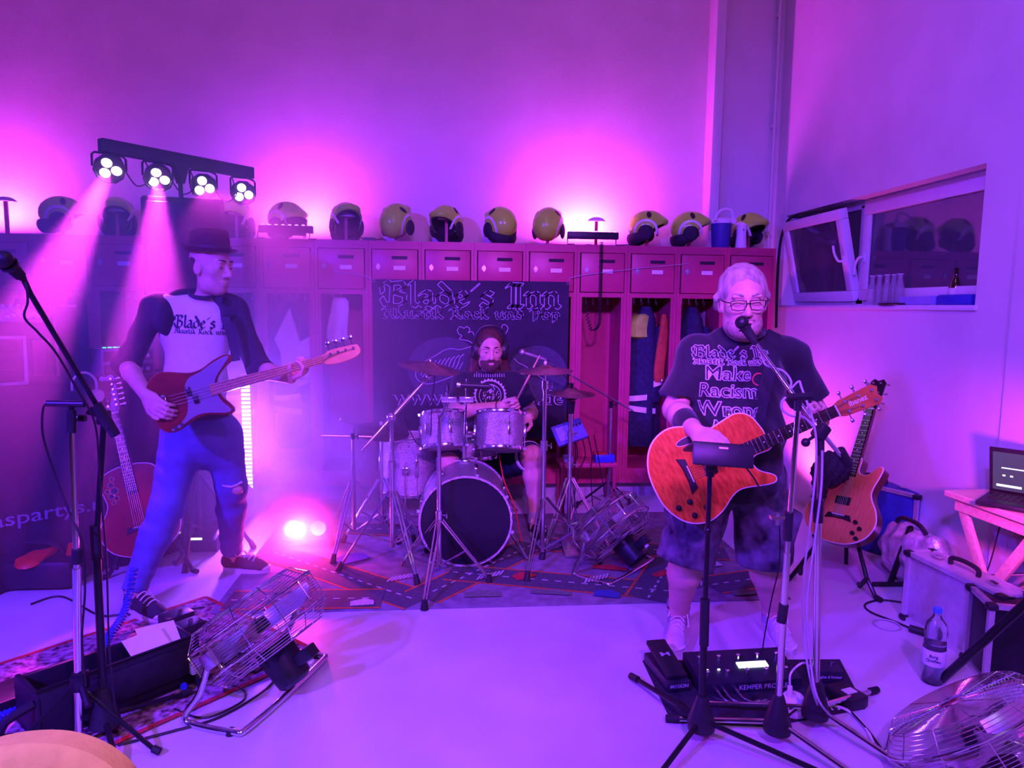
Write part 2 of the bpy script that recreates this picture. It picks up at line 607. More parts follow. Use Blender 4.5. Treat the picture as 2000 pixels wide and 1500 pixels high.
# ------------------------------------------------------------------ organic surfaces: smooth unions meshed by surface nets
class Body:
    """list of rounded primitives blended into one continuous surface"""

    def __init__(self, k=0.02):
        self.p = []
        self.k = k

    def cap(self, a, b, ra, rb=None, k=None, op=1, clip=None):
        self.p.append(('c', np.array(a, float), np.array(b, float), ra, ra if rb is None else rb, k, op, clip))
        return self

    def ell(self, c, r, R=None, k=None, op=1, clip=None):
        R = np.eye(3) if R is None else np.array(R, float)[:3, :3]
        r = np.array((r, r, r) if not hasattr(r, '__len__') else r, float)
        self.p.append(('e', np.array(c, float), R, r, None, k, op, clip))
        return self

    def chain(self, pts, rs, k=None):
        for i in range(len(pts)-1):
            self.cap(pts[i], pts[i+1], rs[i], rs[i+1], k)
        return self

    def mesh(self, vox, clips=(), fold=None, grow=0.0):
        lo = np.full(3, 1e9)
        hi = np.full(3, -1e9)
        for q in self.p:
            if q[6] < 0:
                continue
            if q[0] == 'c':
                R = max(q[3], q[4])
                a = np.minimum(q[1], q[2])-R
                b = np.maximum(q[1], q[2])+R
            else:
                R = q[3].max()
                a, b = q[1]-R, q[1]+R
            lo = np.minimum(lo, a)
            hi = np.maximum(hi, b)
        lo -= 4*vox+grow
        hi += 4*vox+grow
        n = np.ceil((hi-lo)/vox).astype(int)+1
        F = np.full(n, 0.12, np.float32)
        ax = [(lo[i]+np.arange(n[i])*vox).astype(np.float32) for i in range(3)]
        for q in self.p:
            k = self.k if q[5] is None else q[5]
            pad = max(k, 0.004) + 3*vox + grow
            if q[0] == 'c':
                R = max(q[3], q[4])+pad
                a = np.minimum(q[1], q[2])-R
                b = np.maximum(q[1], q[2])+R
            else:
                e = np.sqrt(((q[2]*q[3][None, :])**2).sum(1))+pad
                a, b = q[1]-e, q[1]+e
            i0 = np.maximum(((a-lo)/vox).astype(int), 0)
            i1 = np.minimum(((b-lo)/vox).astype(int)+2, n)
            if (i1 <= i0).any():
                continue
            sl = tuple(slice(i0[i], i1[i]) for i in range(3))
            X = ax[0][sl[0]][:, None, None]
            Y = ax[1][sl[1]][None, :, None]
            Z = ax[2][sl[2]][None, None, :]
            if q[0] == 'c':
                d = q[2]-q[1]
                L = max(float(d@d), 1e-9)
                px, py, pz = X-q[1][0], Y-q[1][1], Z-q[1][2]
                h = np.clip((px*d[0]+py*d[1]+pz*d[2])/L, 0, 1)
                D = np.sqrt((px-h*d[0])**2+(py-h*d[1])**2+(pz-h*d[2])**2) - (q[3]+(q[4]-q[3])*h)
            else:
                px, py, pz = X-q[1][0], Y-q[1][1], Z-q[1][2]
                R, r = q[2], q[3]
                u = (px*R[0, 0]+py*R[1, 0]+pz*R[2, 0])
                v = (px*R[0, 1]+py*R[1, 1]+pz*R[2, 1])
                w = (px*R[0, 2]+py*R[1, 2]+pz*R[2, 2])
                k0 = np.sqrt((u/r[0])**2+(v/r[1])**2+(w/r[2])**2)
                k1 = np.sqrt((u/r[0]**2)**2+(v/r[1]**2)**2+(w/r[2]**2)**2)
                D = k0*(k0-1)/np.maximum(k1, 1e-6)
                D = np.where(k0 < 0.2, -r.min()*0.8, D)
            D = D-grow
            if q[7] is not None:
                for (c, nn) in q[7]:
                    c = np.array(c, float)
                    nn = np.array(nn, float)
                    nn /= np.linalg.norm(nn)
                    D = np.maximum(D, (X-c[0])*nn[0]+(Y-c[1])*nn[1]+(Z-c[2])*nn[2])
            G = F[sl]
            if q[6] > 0:
                if k > 0:
                    h = np.maximum(k-np.abs(G-D), 0)/k
                    F[sl] = np.minimum(G, D)-h*h*k*0.25
                else:
                    F[sl] = np.minimum(G, D)
            else:
                if k > 0:
                    h = np.maximum(k-np.abs(G+D), 0)/k
                    F[sl] = np.maximum(G, -D)+h*h*k*0.25
                else:
                    F[sl] = np.maximum(G, -D)
        if fold is not None:
            X, Y, Z = ax[0][:, None, None], ax[1][None, :, None], ax[2][None, None, :]
            F += fold(X, Y, Z).astype(np.float32)
        for (c, nn) in clips:
            nn = np.array(nn, float)
            nn /= np.linalg.norm(nn)
            D = (ax[0]-c[0])[:, None, None]*nn[0]+(ax[1]-c[1])[None, :, None]*nn[1]+(ax[2]-c[2])[None, None, :]*nn[2]
            F = np.maximum(F, D.astype(np.float32))
        return surface_net(F, lo, vox)


def surface_net(F, lo, vox):
    S = F < 0
    c = S[:-1, :-1, :-1]
    allin = c.copy()
    anyin = c.copy()
    for dx in (0, 1):
        for dy in (0, 1):
            for dz in (0, 1):
                t = S[dx:S.shape[0]-1+dx, dy:S.shape[1]-1+dy, dz:S.shape[2]-1+dz]
                allin &= t
                anyin |= t
    act = anyin & ~allin
    I, J, K = np.nonzero(act)
    idx = np.full(act.shape, -1, np.int32)
    idx[I, J, K] = np.arange(len(I))
    acc = np.zeros((len(I), 3))
    cnt = np.zeros(len(I))
    off = [(a, b, d) for a in (0, 1) for b in (0, 1) for d in (0, 1)]
    vals = {o: F[I+o[0], J+o[1], K+o[2]] for o in off}
    for o in off:
        for axn in range(3):
            if o[axn]:
                continue
            o2 = list(o)
            o2[axn] = 1
            a, b = vals[o], vals[tuple(o2)]
            m = (a < 0) != (b < 0)
            t = np.where(m, a/np.where(np.abs(a-b) < 1e-12, 1e-12, a-b), 0)
            p = np.tile(np.array(o, float), (len(I), 1))
            p[:, axn] += t
            acc[m] += p[m]
            cnt[m] += 1
    V = np.stack([I, J, K], 1)+acc/np.maximum(cnt, 1)[:, None]
    V = V*vox+lo
    quads = []
    for axn in range(3):
        b, d = (axn+1) % 3, (axn+2) % 3
        s0 = [slice(None)]*3
        s1 = [slice(None)]*3
        s0[axn] = slice(0, -1)
        s1[axn] = slice(1, None)
        A, B = S[tuple(s0)], S[tuple(s1)]
        E = np.argwhere(A != B)
        E = E[(E[:, b] > 0) & (E[:, d] > 0) & (E[:, b] < S.shape[b]-1) & (E[:, d] < S.shape[d]-1)]
        if not len(E):
            continue
        flip = A[E[:, 0], E[:, 1], E[:, 2]]
        q = []
        for (u, w) in ((-1, -1), (0, -1), (0, 0), (-1, 0)):
            e = E.copy()
            e[:, b] += u
            e[:, d] += w
            q.append(idx[e[:, 0], e[:, 1], e[:, 2]])
        q = np.stack(q, 1)
        q[~flip] = q[~flip][:, ::-1]
        quads.append(q)
    Q = np.concatenate(quads)
    return V, Q


def net_build(VQ, name, material, parent=None, label=None, local=False):
    V, Q = VQ
    me = bpy.data.meshes.new(name)
    if parent is not None and not local:
        inv = np.array(world_of(parent).inverted())
        V = V@inv[:3, :3].T+inv[:3, 3]
    me.vertices.add(len(V))
    me.vertices.foreach_set('co', np.ascontiguousarray(V, dtype=np.float32).ravel())
    me.loops.add(Q.size)
    me.loops.foreach_set('vertex_index', np.ascontiguousarray(Q, dtype=np.int32).ravel())
    me.polygons.add(len(Q))
    me.polygons.foreach_set('loop_start', np.arange(0, Q.size, 4, dtype=np.int32))
    me.update(calc_edges=True)
    me.validate()
    me.shade_smooth()
    me.materials.append(material)
    o = bpy.data.objects.new(name, me)
    COL.objects.link(o)
    if parent is not None:
        o.parent = parent
        WORLD[o.name] = world_of(parent)
    if label:
        o['label'] = label
    return o


def bvh_of(VQ):
    V, Q = VQ
    return BVHTree.FromPolygons([tuple(p) for p in V.tolist()], [tuple(q) for q in Q.tolist()])


# ------------------------------------------------------------------ the hall
M_wall = mat('painted_plaster', (0.80, 0.79, 0.78), 0.75, noise=0.05, nscale=2.5, bump=0.12, bscale=90)
M_floor = mat('grey_screed', (0.62, 0.61, 0.63), 0.38, noise=0.10, nscale=2.2, bump=0.03, bscale=50)
WX, WY = 2.82, 6.0
LY = 5.45                    # front plane of the lockers
struct(MB().box((-1.2, 1.4, -0.05), (9.6, 9.6, 0.1)).build('floor', M_floor))
struct(MB().box((-1.3, WY+0.1, 2.5), (9.4, 0.2, 5.2)).build('wall_back', M_wall))
struct(MB().box((-1.2, 1.4, 5.15), (9.6, 9.6, 0.1)).build('ceiling', M_wall))
WY0, WY1, WZ0, WZ1 = 3.57, 5.80, 1.56, 2.33
w = MB()
w.box((WX+0.15, (WY+WY1)/2, 2.5), (0.3, WY-WY1, 5.2))
w.box((WX+0.15, (WY0-3.4)/2, 2.5), (0.3, WY0+3.4, 5.2))
w.box((WX+0.15, (WY0+WY1)/2, WZ0/2-0.05), (0.3, WY1-WY0, WZ0+0.1))
w.box((WX+0.15, (WY0+WY1)/2, (WZ1+5.1)/2), (0.3, WY1-WY0, 5.1-WZ1))
struct(w.build('wall_right', M_wall))
pe = atx(1958, 880, WX).y
struct(MB().box((WX-0.012, pe/2-1.0, 2.5), (0.026, pe+2.0, 5.0)).build('trim_1', M_wall))
# pilaster on the back wall
pl, prr = at(1390, 300, 5.82), at(1408, 300, 5.82)
struct(MB().box(((pl.x+prr.x)/2, 5.91, 2.5), (prr.x-pl.x, 0.18, 5.0), bev=0.004).build('trim_2', M_wall))
pp = at(1503, 440, 5.95)
o = MB()
o.cyl((pp.x, 5.955, 1.4), (pp.x, 5.955, 5.0), 0.014, n=10)
for z in (2.2, 3.1, 4.0):
    o.box((pp.x, 5.975, z), (0.045, 0.05, 0.025))
tag(o.build('conduit_pipe', M_wall), 'thin painted conduit pipe running up the wall corner', 'pipe')

# window: recessed white frame with a tilted and a closed sash
M_pvc = mat('white_pvc', (0.80, 0.80, 0.82), 0.35, noise=0.03)
M_pane = mat('night_glass', (0.55, 0.6, 0.75), 0.03, trans=0.9, ior=1.5)
FXW = WX+0.16
win = bpy.data.objects.new('window_1', None)
COL.objects.link(win)
struct(win)


def frame_rect(b, x, y0, y1, z0, z1, t, d):
    b.box((x, (y0+y1)/2, z0+t/2), (d, y1-y0, t), bev=0.006)
    b.box((x, (y0+y1)/2, z1-t/2), (d, y1-y0, t), bev=0.006)
    b.box((x, y0+t/2, (z0+z1)/2), (d, t, z1-z0-2*t), bev=0.006)
    b.box((x, y1-t/2, (z0+z1)/2), (d, t, z1-z0-2*t), bev=0.006)


b = MB()
frame_rect(b, FXW, WY0, WY1, WZ0+0.02, WZ1, 0.06, 0.07)
ym = 4.86
b.box((FXW, ym, (WZ0+WZ1)/2), (0.07, 0.09, WZ1-WZ0-0.06), bev=0.006)
b.build('window_frame', M_pvc, win)
struct(MB().box((WX+0.07, (WY0+WY1)/2, WZ0+0.01), (0.17, WY1-WY0+0.04, 0.03), bev=0.005).build('window_sill', M_pvc))


def sash(y0, y1, z0, z1, tilt, hside, label):
    M = Matrix.Translation((FXW-0.035, 0, z0)) @ Matrix.Rotation(-tilt, 4, 'Y')
    b = MB(M)
    frame_rect(b, 0, y0, y1, 0, z1-z0, 0.075, 0.06)
    s = b.build('sash', M_pvc, win, label=label)
    MB(M).box((0, (y0+y1)/2, (z1-z0)/2), (0.02, y1-y0-0.14, z1-z0-0.14)).build('pane', M_pane, s)
    yh = y0+0.04 if hside < 0 else y1-0.04
    h = MB(M)
    zc = (z1-z0)*0.45
    h.box((-0.035, yh, zc), (0.012, 0.03, 0.07), bev=0.004)
    up = 1 if tilt > 0 else -1
    h.tube(spline([(-0.035, yh, zc), (-0.06, yh, zc), (-0.066, yh+0.02, zc+0.01*up), (-0.066, yh+0.05, zc+0.06*up), (-0.066, yh+0.05, zc+0.12*up)], 5), 0.009, 8)
    h.build('handle', M_pvc, s)


sash(ym+0.02, WY1-0.04, WZ0+0.06, WZ1-0.04, math.radians(13), -1, 'sash tilted open into the room')
sash(WY0+0.03, ym-0.04, WZ0+0.06, WZ1-0.04, 0.0, 1, 'closed sash')
cable('wall_cable', [atx(1622, 408, WX-0.01), atx(1580, 414, WX-0.01), atx(1545, 425, WX-0.01), atx(1530, 450, WX-0.012), atx(1522, 490, WX-0.012), atx(1518, 560, WX-0.012), atx(1516, 640, WX-0.012)],
      'black cable looped over the left end of the window recess', 0.012)

# things on the sill
M_amber = mat('brown_bottle_glass', (0.03, 0.012, 0.008), 0.06, noise=0.1, coat=0.5)
M_bluep = mat('blue_plastic', (0.03, 0.05, 0.5), 0.35, noise=0.08)
M_lilac = mat('pale_blue_plastic', (0.35, 0.35, 0.75), 0.4, noise=0.08)
SZ = WZ0+0.025
for i, (px, lab) in enumerate(((1702, 'leftmost clear glass bottle of the cluster on the window sill'), (1716, 'second clear glass bottle from the left on the window sill'),
                               (1731, 'middle clear glass bottle of the cluster on the window sill'), (1744, 'fourth clear glass bottle from the left on the window sill'),
                               (1756, 'rightmost clear glass bottle of the cluster on the window sill'))):
    p = atx(px, 580, WX+0.045+0.02*(i % 2))
    t = thing('glass_bottle', lab, 'bottle', (p.x, p.y, SZ), group='clear bottles on the sill')
    MB().lathe([(0.0, 0), (0.03, 0), (0.034, 0.02), (0.033, 0.09), (0.03, 0.11), (0.018, 0.15), (0.015, 0.19), (0.018, 0.195), (0.016, 0.2), (0.013, 0.19), (0.016, 0.15), (0.028, 0.11), (0.03, 0.02), (0.0, 0.008)], (p.x, p.y, SZ), n=16).build('bottle_body', M_glass, t)
    MB().torus((p.x, p.y, SZ+0.197), (0, 0, 1), 0.017, 0.003, 16).build('rim', M_white, t)
p = atx(1722, 588, WX+0.02)
tag(MB().prism([(math.cos(a)*0.05, math.sin(a)*0.13) for a in np.linspace(0, 2*PI, 24, endpoint=False)], 0, 0.014, 0.004).build('tray', M_black), 'flat black tray in front of the clear bottles', 'tray').location = (p.x-0.005, p.y-0.12, SZ)
p0 = atx(1800, 580, WX+0.06)
b = MB()
b.prism([(0.045*x, 0.15*y) for x, y in ((-1, -1), (1, -1), (1, 1), (-1, 1))], 0, 0.055, 0.008)
o = b.build('storage_box', M_lilac)
o.location = (p0.x, p0.y, SZ)
tag(o, 'pale blue low plastic box in the middle of the sill', 'box')
p1 = atx(1872, 580, WX+0.06)
b = MB()
b.prism([(0.048*math.cos(a)*1.0, 0.14*max(-1, min(1, 1.3*math.sin(a)))) for a in np.linspace(0, 2*PI, 28, endpoint=False)], 0, 0.06, 0.01)
o = b.build('storage_bowl', M_bluep)
o.location = (p1.x, p1.y, SZ)
tag(o, 'deep blue rounded plastic box at the right end of the sill', 'box')
p2 = atx(1864, 585, WX+0.115)
t = thing('beer_bottle', 'small brown bottle with white label behind the deep blue box', 'bottle', (p2.x, p2.y, SZ))
MB().lathe([(0.0, 0), (0.032, 0), (0.034, 0.015), (0.034, 0.11), (0.026, 0.14), (0.014, 0.165), (0.013, 0.2), (0.015, 0.205), (0.015, 0.215), (0.0, 0.215)], (p2.x, p2.y, SZ), n=18).build('bottle_body', M_amber, t)
MB().lathe([(0.0345, 0.05), (0.035, 0.052), (0.035, 0.098), (0.0345, 0.1)], (p2.x, p2.y, SZ), n=18).build('paper_label', M_paper, t)

# ------------------------------------------------------------------ lockers
NX, LW = 15, 0.4
LXR = at(1517, 480, LY).x
LX0 = LXR - NX*LW
ZB, ZT = 0.14, 2.03
LD = 0.48
M_label = mat('label_card', (0.85, 0.83, 0.88), 0.6, noise=0.1, nscale=120)
DECAL = ['locker at the far left edge of the row', 'second locker from the left end', 'third locker from the left end', 'locker directly behind the loudspeaker on its pole', 'locker right behind the bass player\'s head',
         'locker under the helmet with the clear visor', 'locker holding a pale cloth, left of the banner', 'locker above the left end of the banner', 'locker above the first word on the banner', 'locker above the drummer\'s head',
         'locker above the right end of the banner', 'locker with a coiled cable hanging over its door', 'locker holding the jacket with yellow shoulder', 'locker directly behind the singer\'s shoulder', 'rightmost locker of the row, behind the singer\'s head']


def make_locker(i):
    x0 = LX0 + i*LW
    xc = x0+LW/2
    t = thing('locker', 'red '+DECAL[i], 'locker', (xc, LY+LD/2, ZB), group='red fire station lockers')
    P = 0.022
    b = MB()
    for x in (x0+P/2+0.001, x0+LW-P/2-0.001):
        b.box((x, LY+LD/2, (ZB+ZT)/2), (P, LD, ZT-ZB))
    b.box((xc, LY+LD/2, ZT-0.03), (LW-2*P, LD, 0.06))
    b.box((xc, LY+LD/2, 1.645), (LW-2*P, LD, 0.035))
    b.box((xc, LY+LD/2, ZB+0.06), (LW-2*P, LD, 0.12))
    b.box((xc, LY+LD-0.006, (ZB+ZT)/2), (LW-2*P, 0.012, ZT-ZB))
    b.build('carcass', M_red, t, angle=0.5)
    b = MB()
    for z0, z1 in ((ZB+0.12, 1.6275),):
        for x in (x0+P+0.012, x0+LW-P-0.012):
            b.box((x, LY+0.012, (z0+z1)/2), (0.02, 0.02, z1-z0))
    b.build('face_frame', M_red, t)
    d0, d1 = 1.668, 1.965
    dr = MB().box((xc, LY-0.004, (d0+d1)/2), (LW-0.06, 0.016, d1-d0), bev=0.003).build('door', M_red, t)
    MB().box((xc+0.035, LY-0.0135, 1.905), (0.118, 0.004, 0.024)).build('vent_slot', M_dark, dr)
    MB().box((xc+0.035, LY-0.0135, 1.828), (0.088, 0.003, 0.03)).build('name_label', M_label, dr)
    k = MB()
    k.prism([(0, -0.027), (0.016, -0.008), (0.016, 0.008), (0, 0.027), (-0.016, 0.008), (-0.016, -0.008)], 0, 0.006, 0.001)
    k.v = [(x0+0.075+v[0], LY-0.012-v[2], 1.835+v[1]) for v in k.v]
    k.cyl((x0+0.075, LY-0.016, 1.835), (x0+0.075, LY-0.03, 1.835), 0.009, n=10)
    k.build('lock', M_steel, dr)
    for hx in (-0.09, -0.03, 0.03, 0.09):
        MB().tube(spline([(xc+hx, LY+0.2, 1.628), (xc+hx, LY+0.2, 1.585), (xc+hx, LY+0.185, 1.57), (xc+hx, LY+0.165, 1.578), (xc+hx, LY+0.162, 1.6)], 4), 0.004, 5).build('coat_hook', M_steel, t)
    return t


for i in range(NX):
    make_locker(i)
M_plinth = mat('concrete_plinth', (0.42, 0.41, 0.43), 0.8, noise=0.12, nscale=8)
struct(MB().box((LX0+NX*LW/2, LY+0.30, ZB/2), (NX*LW, 0.34, ZB)).build('trim_3', M_plinth))

# ------------------------------------------------------------------ helmets and what stands on the lockers
HY = LY+0.24
M_hdark = mat('dark_helmet_textile', (0.02, 0.018, 0.03), 0.75, noise=0.3, nscale=40)
M_visor = mat('clear_visor', (0.8, 0.85, 0.9), 0.05, trans=0.95, ior=1.3)
M_vent = mat('dark_vent', (0.01, 0.01, 0.015), 0.4, noise=0.2)


def make_helmet(name, label, visor=False, curtain=True):
    """facing +x, shell centre at the origin"""
    t = thing(name, label, 'helmet', group='fire helmets on the lockers')
    s = Body(0.012)
    s.ell((0, 0, 0.0), (0.152, 0.118, 0.128))
    s.ell((0.115, 0, 0.03), (0.05, 0.085, 0.028), k=0.03)
    s.ell((0.0, 0, -0.012), (0.136, 0.104, 0.114), op=-1, k=0.003)
    s.ell((0.13, 0, -0.085), (0.125, 0.2, 0.09), op=-1, k=0.004)
    sh = net_build(s.mesh(0.0065, clips=[((0, 0, -0.085), (0, 0, -1))]), 'shell', M_lime, t)
    s = Body(0.006)
    s.ell((0, 0, -0.012), (0.1355, 0.1035, 0.1135))
    s.ell((0, 0, -0.014), (0.128, 0.096, 0.106), op=-1, k=0.002)
    s.ell((0.14, 0, -0.085), (0.12, 0.2, 0.085), op=-1, k=0.003)
    net_build(s.mesh(0.006, clips=[((0, 0, -0.11), (0, 0, -1))]), 'liner', M_hdark, t)
    for sg in (-1, 1):
        b = MB()
        b.ell((-0.01, sg*0.113, -0.055), (0.062, 0.016, 0.06), n=16, m=10)
        b.build('ear_cover', M_hdark, t)
        # reflective arc round the ear cover
        pts = []
        for a in np.linspace(-0.35, PI+0.25, 18):
            x, z = -0.01+0.086*math.cos(a), -0.045+0.085*math.sin(a)
            q = 1-(x/0.152)**2-(z/0.128)**2
            pts.append(Vector((x, sg*(0.118*math.sqrt(max(q, 0.02))+0.002), z)))
        mb = MB()
        vs, fs = [], []
        for p_, a in zip(pts, np.linspace(-0.35, PI+0.25, 18)):
            for rr in (-0.009, 0.009):
                x, z = p_.x+rr*math.cos(a), p_.z+rr*math.sin(a)
                q = 1-(x/0.152)**2-(z/0.128)**2
                vs.append(Vector((x, sg*(0.118*math.sqrt(max(q, 0.02))+0.0025), z)))
        fs = [(2*i, 2*i+1, 2*i+3, 2*i+2) for i in range(17)]
        mb.add(vs, fs)
        mb.build('reflective_band', M_reflect, t)
        # vents on the crown
        x, z = 0.02, 0.082
        q = 1-(x/0.152)**2-(z/0.128)**2
        y = sg*0.118*math.sqrt(q)
        nv = Vector((x/0.152**2, y/0.118**2, z/0.128**2)).normalized()
        MB().ell((x, y, z), (0.019, 0.034, 0.0035), frame_z(nv), 14, 8).build('vent', M_vent, t)
    if curtain:
        s = Body(0.01)
        s.ell((-0.05, 0, -0.085), (0.115, 0.118, 0.085))
        s.ell((-0.02, 0, -0.09), (0.118, 0.104, 0.12), op=-1, k=0.004)
        net_build(s.mesh(0.007, clips=[((0.03, 0, 0), (1, 0, 0)), ((0, 0, -0.05), (0, 0, 1))]), 'neck_curtain', M_hdark, t)
    if visor:
        vs, fs = [], []
        for j in range(7):
            z = -0.005-0.022*j
            for i in range(13):
                a = -1.15+2.3*i/12
                vs.append(Vector((0.168*math.cos(a)-0.004*j*0.6, 0.128*math.sin(a), z)))
        for j in range(6):
            for i in range(12):
                fs.append((j*13+i, j*13+i+1, (j+1)*13+i+1, (j+1)*13+i))
        MB().add(vs, fs).build('visor', M_visor, t)
    return t


def make_stand(x, label, top=0.23):
    t = thing('helmet_stand', label, 'helmet stand', (x, HY, ZT), group='red helmet posts on the lockers')
    MB().box((x, HY, ZT+top/2), (0.022, 0.022, top)).build('post', M_red, t)
    MB().lathe([(0.0, 0.0), (0.07, 0.0), (0.072, 0.006), (0.055, 0.022), (0.03, 0.032), (0.0, 0.036)], (x, HY, ZT+top-0.004), n=20).build('mushroom_cap', M_paper, t)


hel0 = make_helmet('fire_helmet', '')
hel1 = make_helmet('fire_helmet', '', visor=True)
hel2 = make_helmet('fire_helmet', '', curtain=False)
HEL = [  # px, py of the shell centre, facing (degrees from +x, counter-clockwise from above), pitch, roll, visor, label
    (122, 424, 20, 0, 0, 0, 'pale yellow fire helmet in the haze, first from the left'),
    (230, 430, -75, 18, 0, 0, 'fire helmet with dark open inside, second from the left, under the light bar'),
    (463, 440, -100, 10, 0, 0, 'fire helmet in the haze, right beside the loudspeaker'),
    (560, 438, -28, 0, 0, 1, 'yellow fire helmet with a clear visor hanging below its shell'),
    (676, 440, -68, 24, 0, 0, 'dark fire helmet seen from inside, between visor helmet and banner'),
    (773, 446, 62, 38, 0, 2, 'yellow fire helmet turned away, above the left end of the banner'),
    (872, 448, -120, 8, 0, 0, 'fire helmet with dark curtain to the right, above the banner\'s first word'),
    (978, 450, 118, 22, 0, 0, 'yellow fire helmet with dark lower edge, above the drummer'),
    (1070, 448, 66, 34, 0, 2, 'yellow fire helmet turned away, left of the empty post'),
    (1264, 446, -18, 4, 0, 0, 'yellow fire helmet facing right, just right of the empty post'),
    (1347, 446, -12, 8, 0, 0, 'yellow fire helmet on a post beside the blue cooler'),
    (1462, 452, -60, 6, 0, 0, 'dark fire helmet behind the white canister, last on the right'),
]
used = [False, False, False]
for (px, py, yaw, pit, rol, vis, lab) in HEL:
    p = at(px, py, HY)
    M = Matrix.Translation((p.x, HY, ZT+0.175)) @ Matrix.Rotation(math.radians(yaw), 4, 'Z') @ Matrix.Rotation(math.radians(-pit), 4, 'Y') @ Matrix.Scale(1.02, 4)
    src = (hel0, hel1, hel2)[vis]
    if not used[vis]:
        used[vis] = True
        o = place(src, M)
    else:
        o = copy_tree(src, M=M)
    o['label'] = lab
SL = ['helmet post inside the leftmost helmet', 'red post under the second helmet from the left', 'red post beside the loudspeaker, inside a helmet', 'red post inside the visor helmet', 'red post inside the dark helmet left of the banner',
      'post inside the turned-away helmet above the banner\'s left end', 'red post inside the helmet above the banner\'s first word', 'post inside the helmet above the drummer', 'post inside the helmet left of the empty post',
      'red post inside the helmet right of the empty post', 'red post inside the helmet beside the blue cooler', 'post inside the helmet behind the white canister']
for h, lab in zip(HEL, SL):
    make_stand(at(h[0], h[1], HY).x, lab, 0.2)
make_stand(at(14, 440, HY).x, 'empty helmet post with a pale cap at the left edge', 0.26)
make_stand(at(1164, 460, HY).x, 'empty helmet post with a pale cap in the bright pink glow', 0.21)


def led_bar(px0, px1, py, label, lit=True):
    a, b2 = at(px0, py, LY+0.05), at(px1, py, LY+0.05)
    z = ZT
    y = LY+0.05
    t = thing('led_bar', label, 'light', ((a.x+b2.x)/2, y, z), group='LED wash bars on the lockers')
    xc, L = (a.x+b2.x)/2, b2.x-a.x
    MB().box((xc, y, z+0.075), (L, 0.045, 0.055), bev=0.006).build('housing', M_black, t)
    br = MB()
    for x in (xc-L/2+0.01, xc+L/2-0.01):
        br.tube([(x, y, z+0.075), (x-0.012, y-0.02, z+0.05), (x-0.014, y-0.03, z+0.004), (x+0.04, y-0.03, z+0.004)], 0.005, 6)
    br.build('bracket', M_blackmetal, t)
    for i in range(8):
        MB().cyl((xc-L/2+L*(i+0.5)/8, y+0.012, z+0.1025), (xc-L/2+L*(i+0.5)/8, y+0.014, z+0.106), 0.013, n=10).build('led_lens', M_ledpink, t)
    l = light('led_bar_light', 'AREA', (xc, LY+0.36, z+0.10), (xc, WY+0.10, z+1.15), MAGENTA, 44, L*1.0, 0.05)
    return t


M_ledpink = mat('lit_pink_led', (0.9, 0.3, 0.8), 0.3, emit=(1, 0.15, 0.8), estr=6)
led_bar(506, 612, 470, 'black LED bar under the visor helmet, washing the wall pink')
led_bar(1108, 1207, 478, 'black LED bar around the empty helmet post, washing the wall pink')
led_bar(-110, -10, 460, 'black LED bar at the far left end of the lockers')

# blue cool box with a white lid handle, white canister
p = at(1407, 480, LY+0.16)
t = thing('cool_box', 'blue round cooler with white swing handle on the lockers', 'cooler', (p.x, LY+0.16, ZT))
MB().lathe([(0, 0), (0.066, 0), (0.07, 0.01), (0.082, 0.2), (0.0, 0.2)], (p.x, LY+0.16, ZT), n=24).build('tub', mat('navy_plastic', (0.05, 0.05, 0.28), 0.4, noise=0.1), t)
MB().lathe([(0, 0.2), (0.088, 0.2), (0.088, 0.222), (0.08, 0.235), (0.05, 0.245), (0, 0.247)], (p.x, LY+0.16, ZT), n=24).build('lid', M_white, t)
hp = [(p.x-0.085, 0.215), (p.x-0.07, 0.265), (p.x-0.03, 0.3), (p.x+0.02, 0.305), (p.x+0.05, 0.29), (p.x+0.06, 0.25), (p.x+0.062, 0.215)]
MB().tube(spline([(x, LY+0.075, ZT+z) for x, z in hp], 5), 0.011, 8).cyl((p.x+0.062, LY+0.09, ZT+0.215), (p.x+0.062, LY+0.06, ZT+0.215), 0.024, n=14).build('handle', M_white, t)
p = at(1447, 480, LY+0.08)
t = thing('canister', 'white waisted canister in front of the last helmet', 'canister', (p.x, LY+0.08, ZT))
MB().lathe([(0, 0), (0.044, 0), (0.046, 0.01), (0.042, 0.05), (0.038, 0.1), (0.04, 0.15), (0.042, 0.185), (0.036, 0.192), (0, 0.192)], (p.x, LY+0.08, ZT), n=22).build('body', M_white, t)
b = MB()
b.ell((p.x, LY+0.043, ZT+0.145), (0.006, 0.004, 0.009))
b.ell((p.x, LY+0.042, ZT+0.045), (0.008, 0.004, 0.006))
b.build('printed_mark', M_black, t)

# coiled cable hanging over the locker door, cord across the doors, adapter
cp = []
x0 = at(1172, 490, LY-0.03).x
for i in range(420):
    s = i/419
    z = ZT+0.03 - s*0.62 if s < 0.72 else None
    a = i*0.9
    if s < 0.7:
        zz = ZT+0.02 - (s/0.7)*0.60
        xx = x0+0.01
    else:
        u = (s-0.7)/0.3
        th = PI*u
        xx = x0+0.01-0.055*(1-math.cos(th))
        zz = ZT+0.02-0.60-0.08*math.sin(th)+0.30*max(0, u-0.55)
    cp.append((xx+0.012*math.cos(a), LY-0.035+0.012*math.sin(a), zz))
tag(MB().tube(cp, 0.0032, 5).build('coiled_cable', M_cable), 'black coiled cable dangling from the empty helmet post', 'cable')
cable('charger_cord', [at(1130, 482, LY+0.05), at(1150, 478, LY+0.03), at(1185, 483, LY+0.02), at(1225, 478, LY+0.04), at(1245, 482, LY+0.1)], 'thin black cord lying along the locker top', 0.004)
t = thing('power_adapter', 'black power adapter with cord lying between two helmets', 'adapter', (at(720, 470, LY+0.1).x, LY+0.1, ZT))
p = at(722, 470, LY+0.1)
MB().box((p.x, LY+0.1, ZT+0.015), (0.09, 0.05, 0.03), bev=0.006).build('brick', M_black, t)
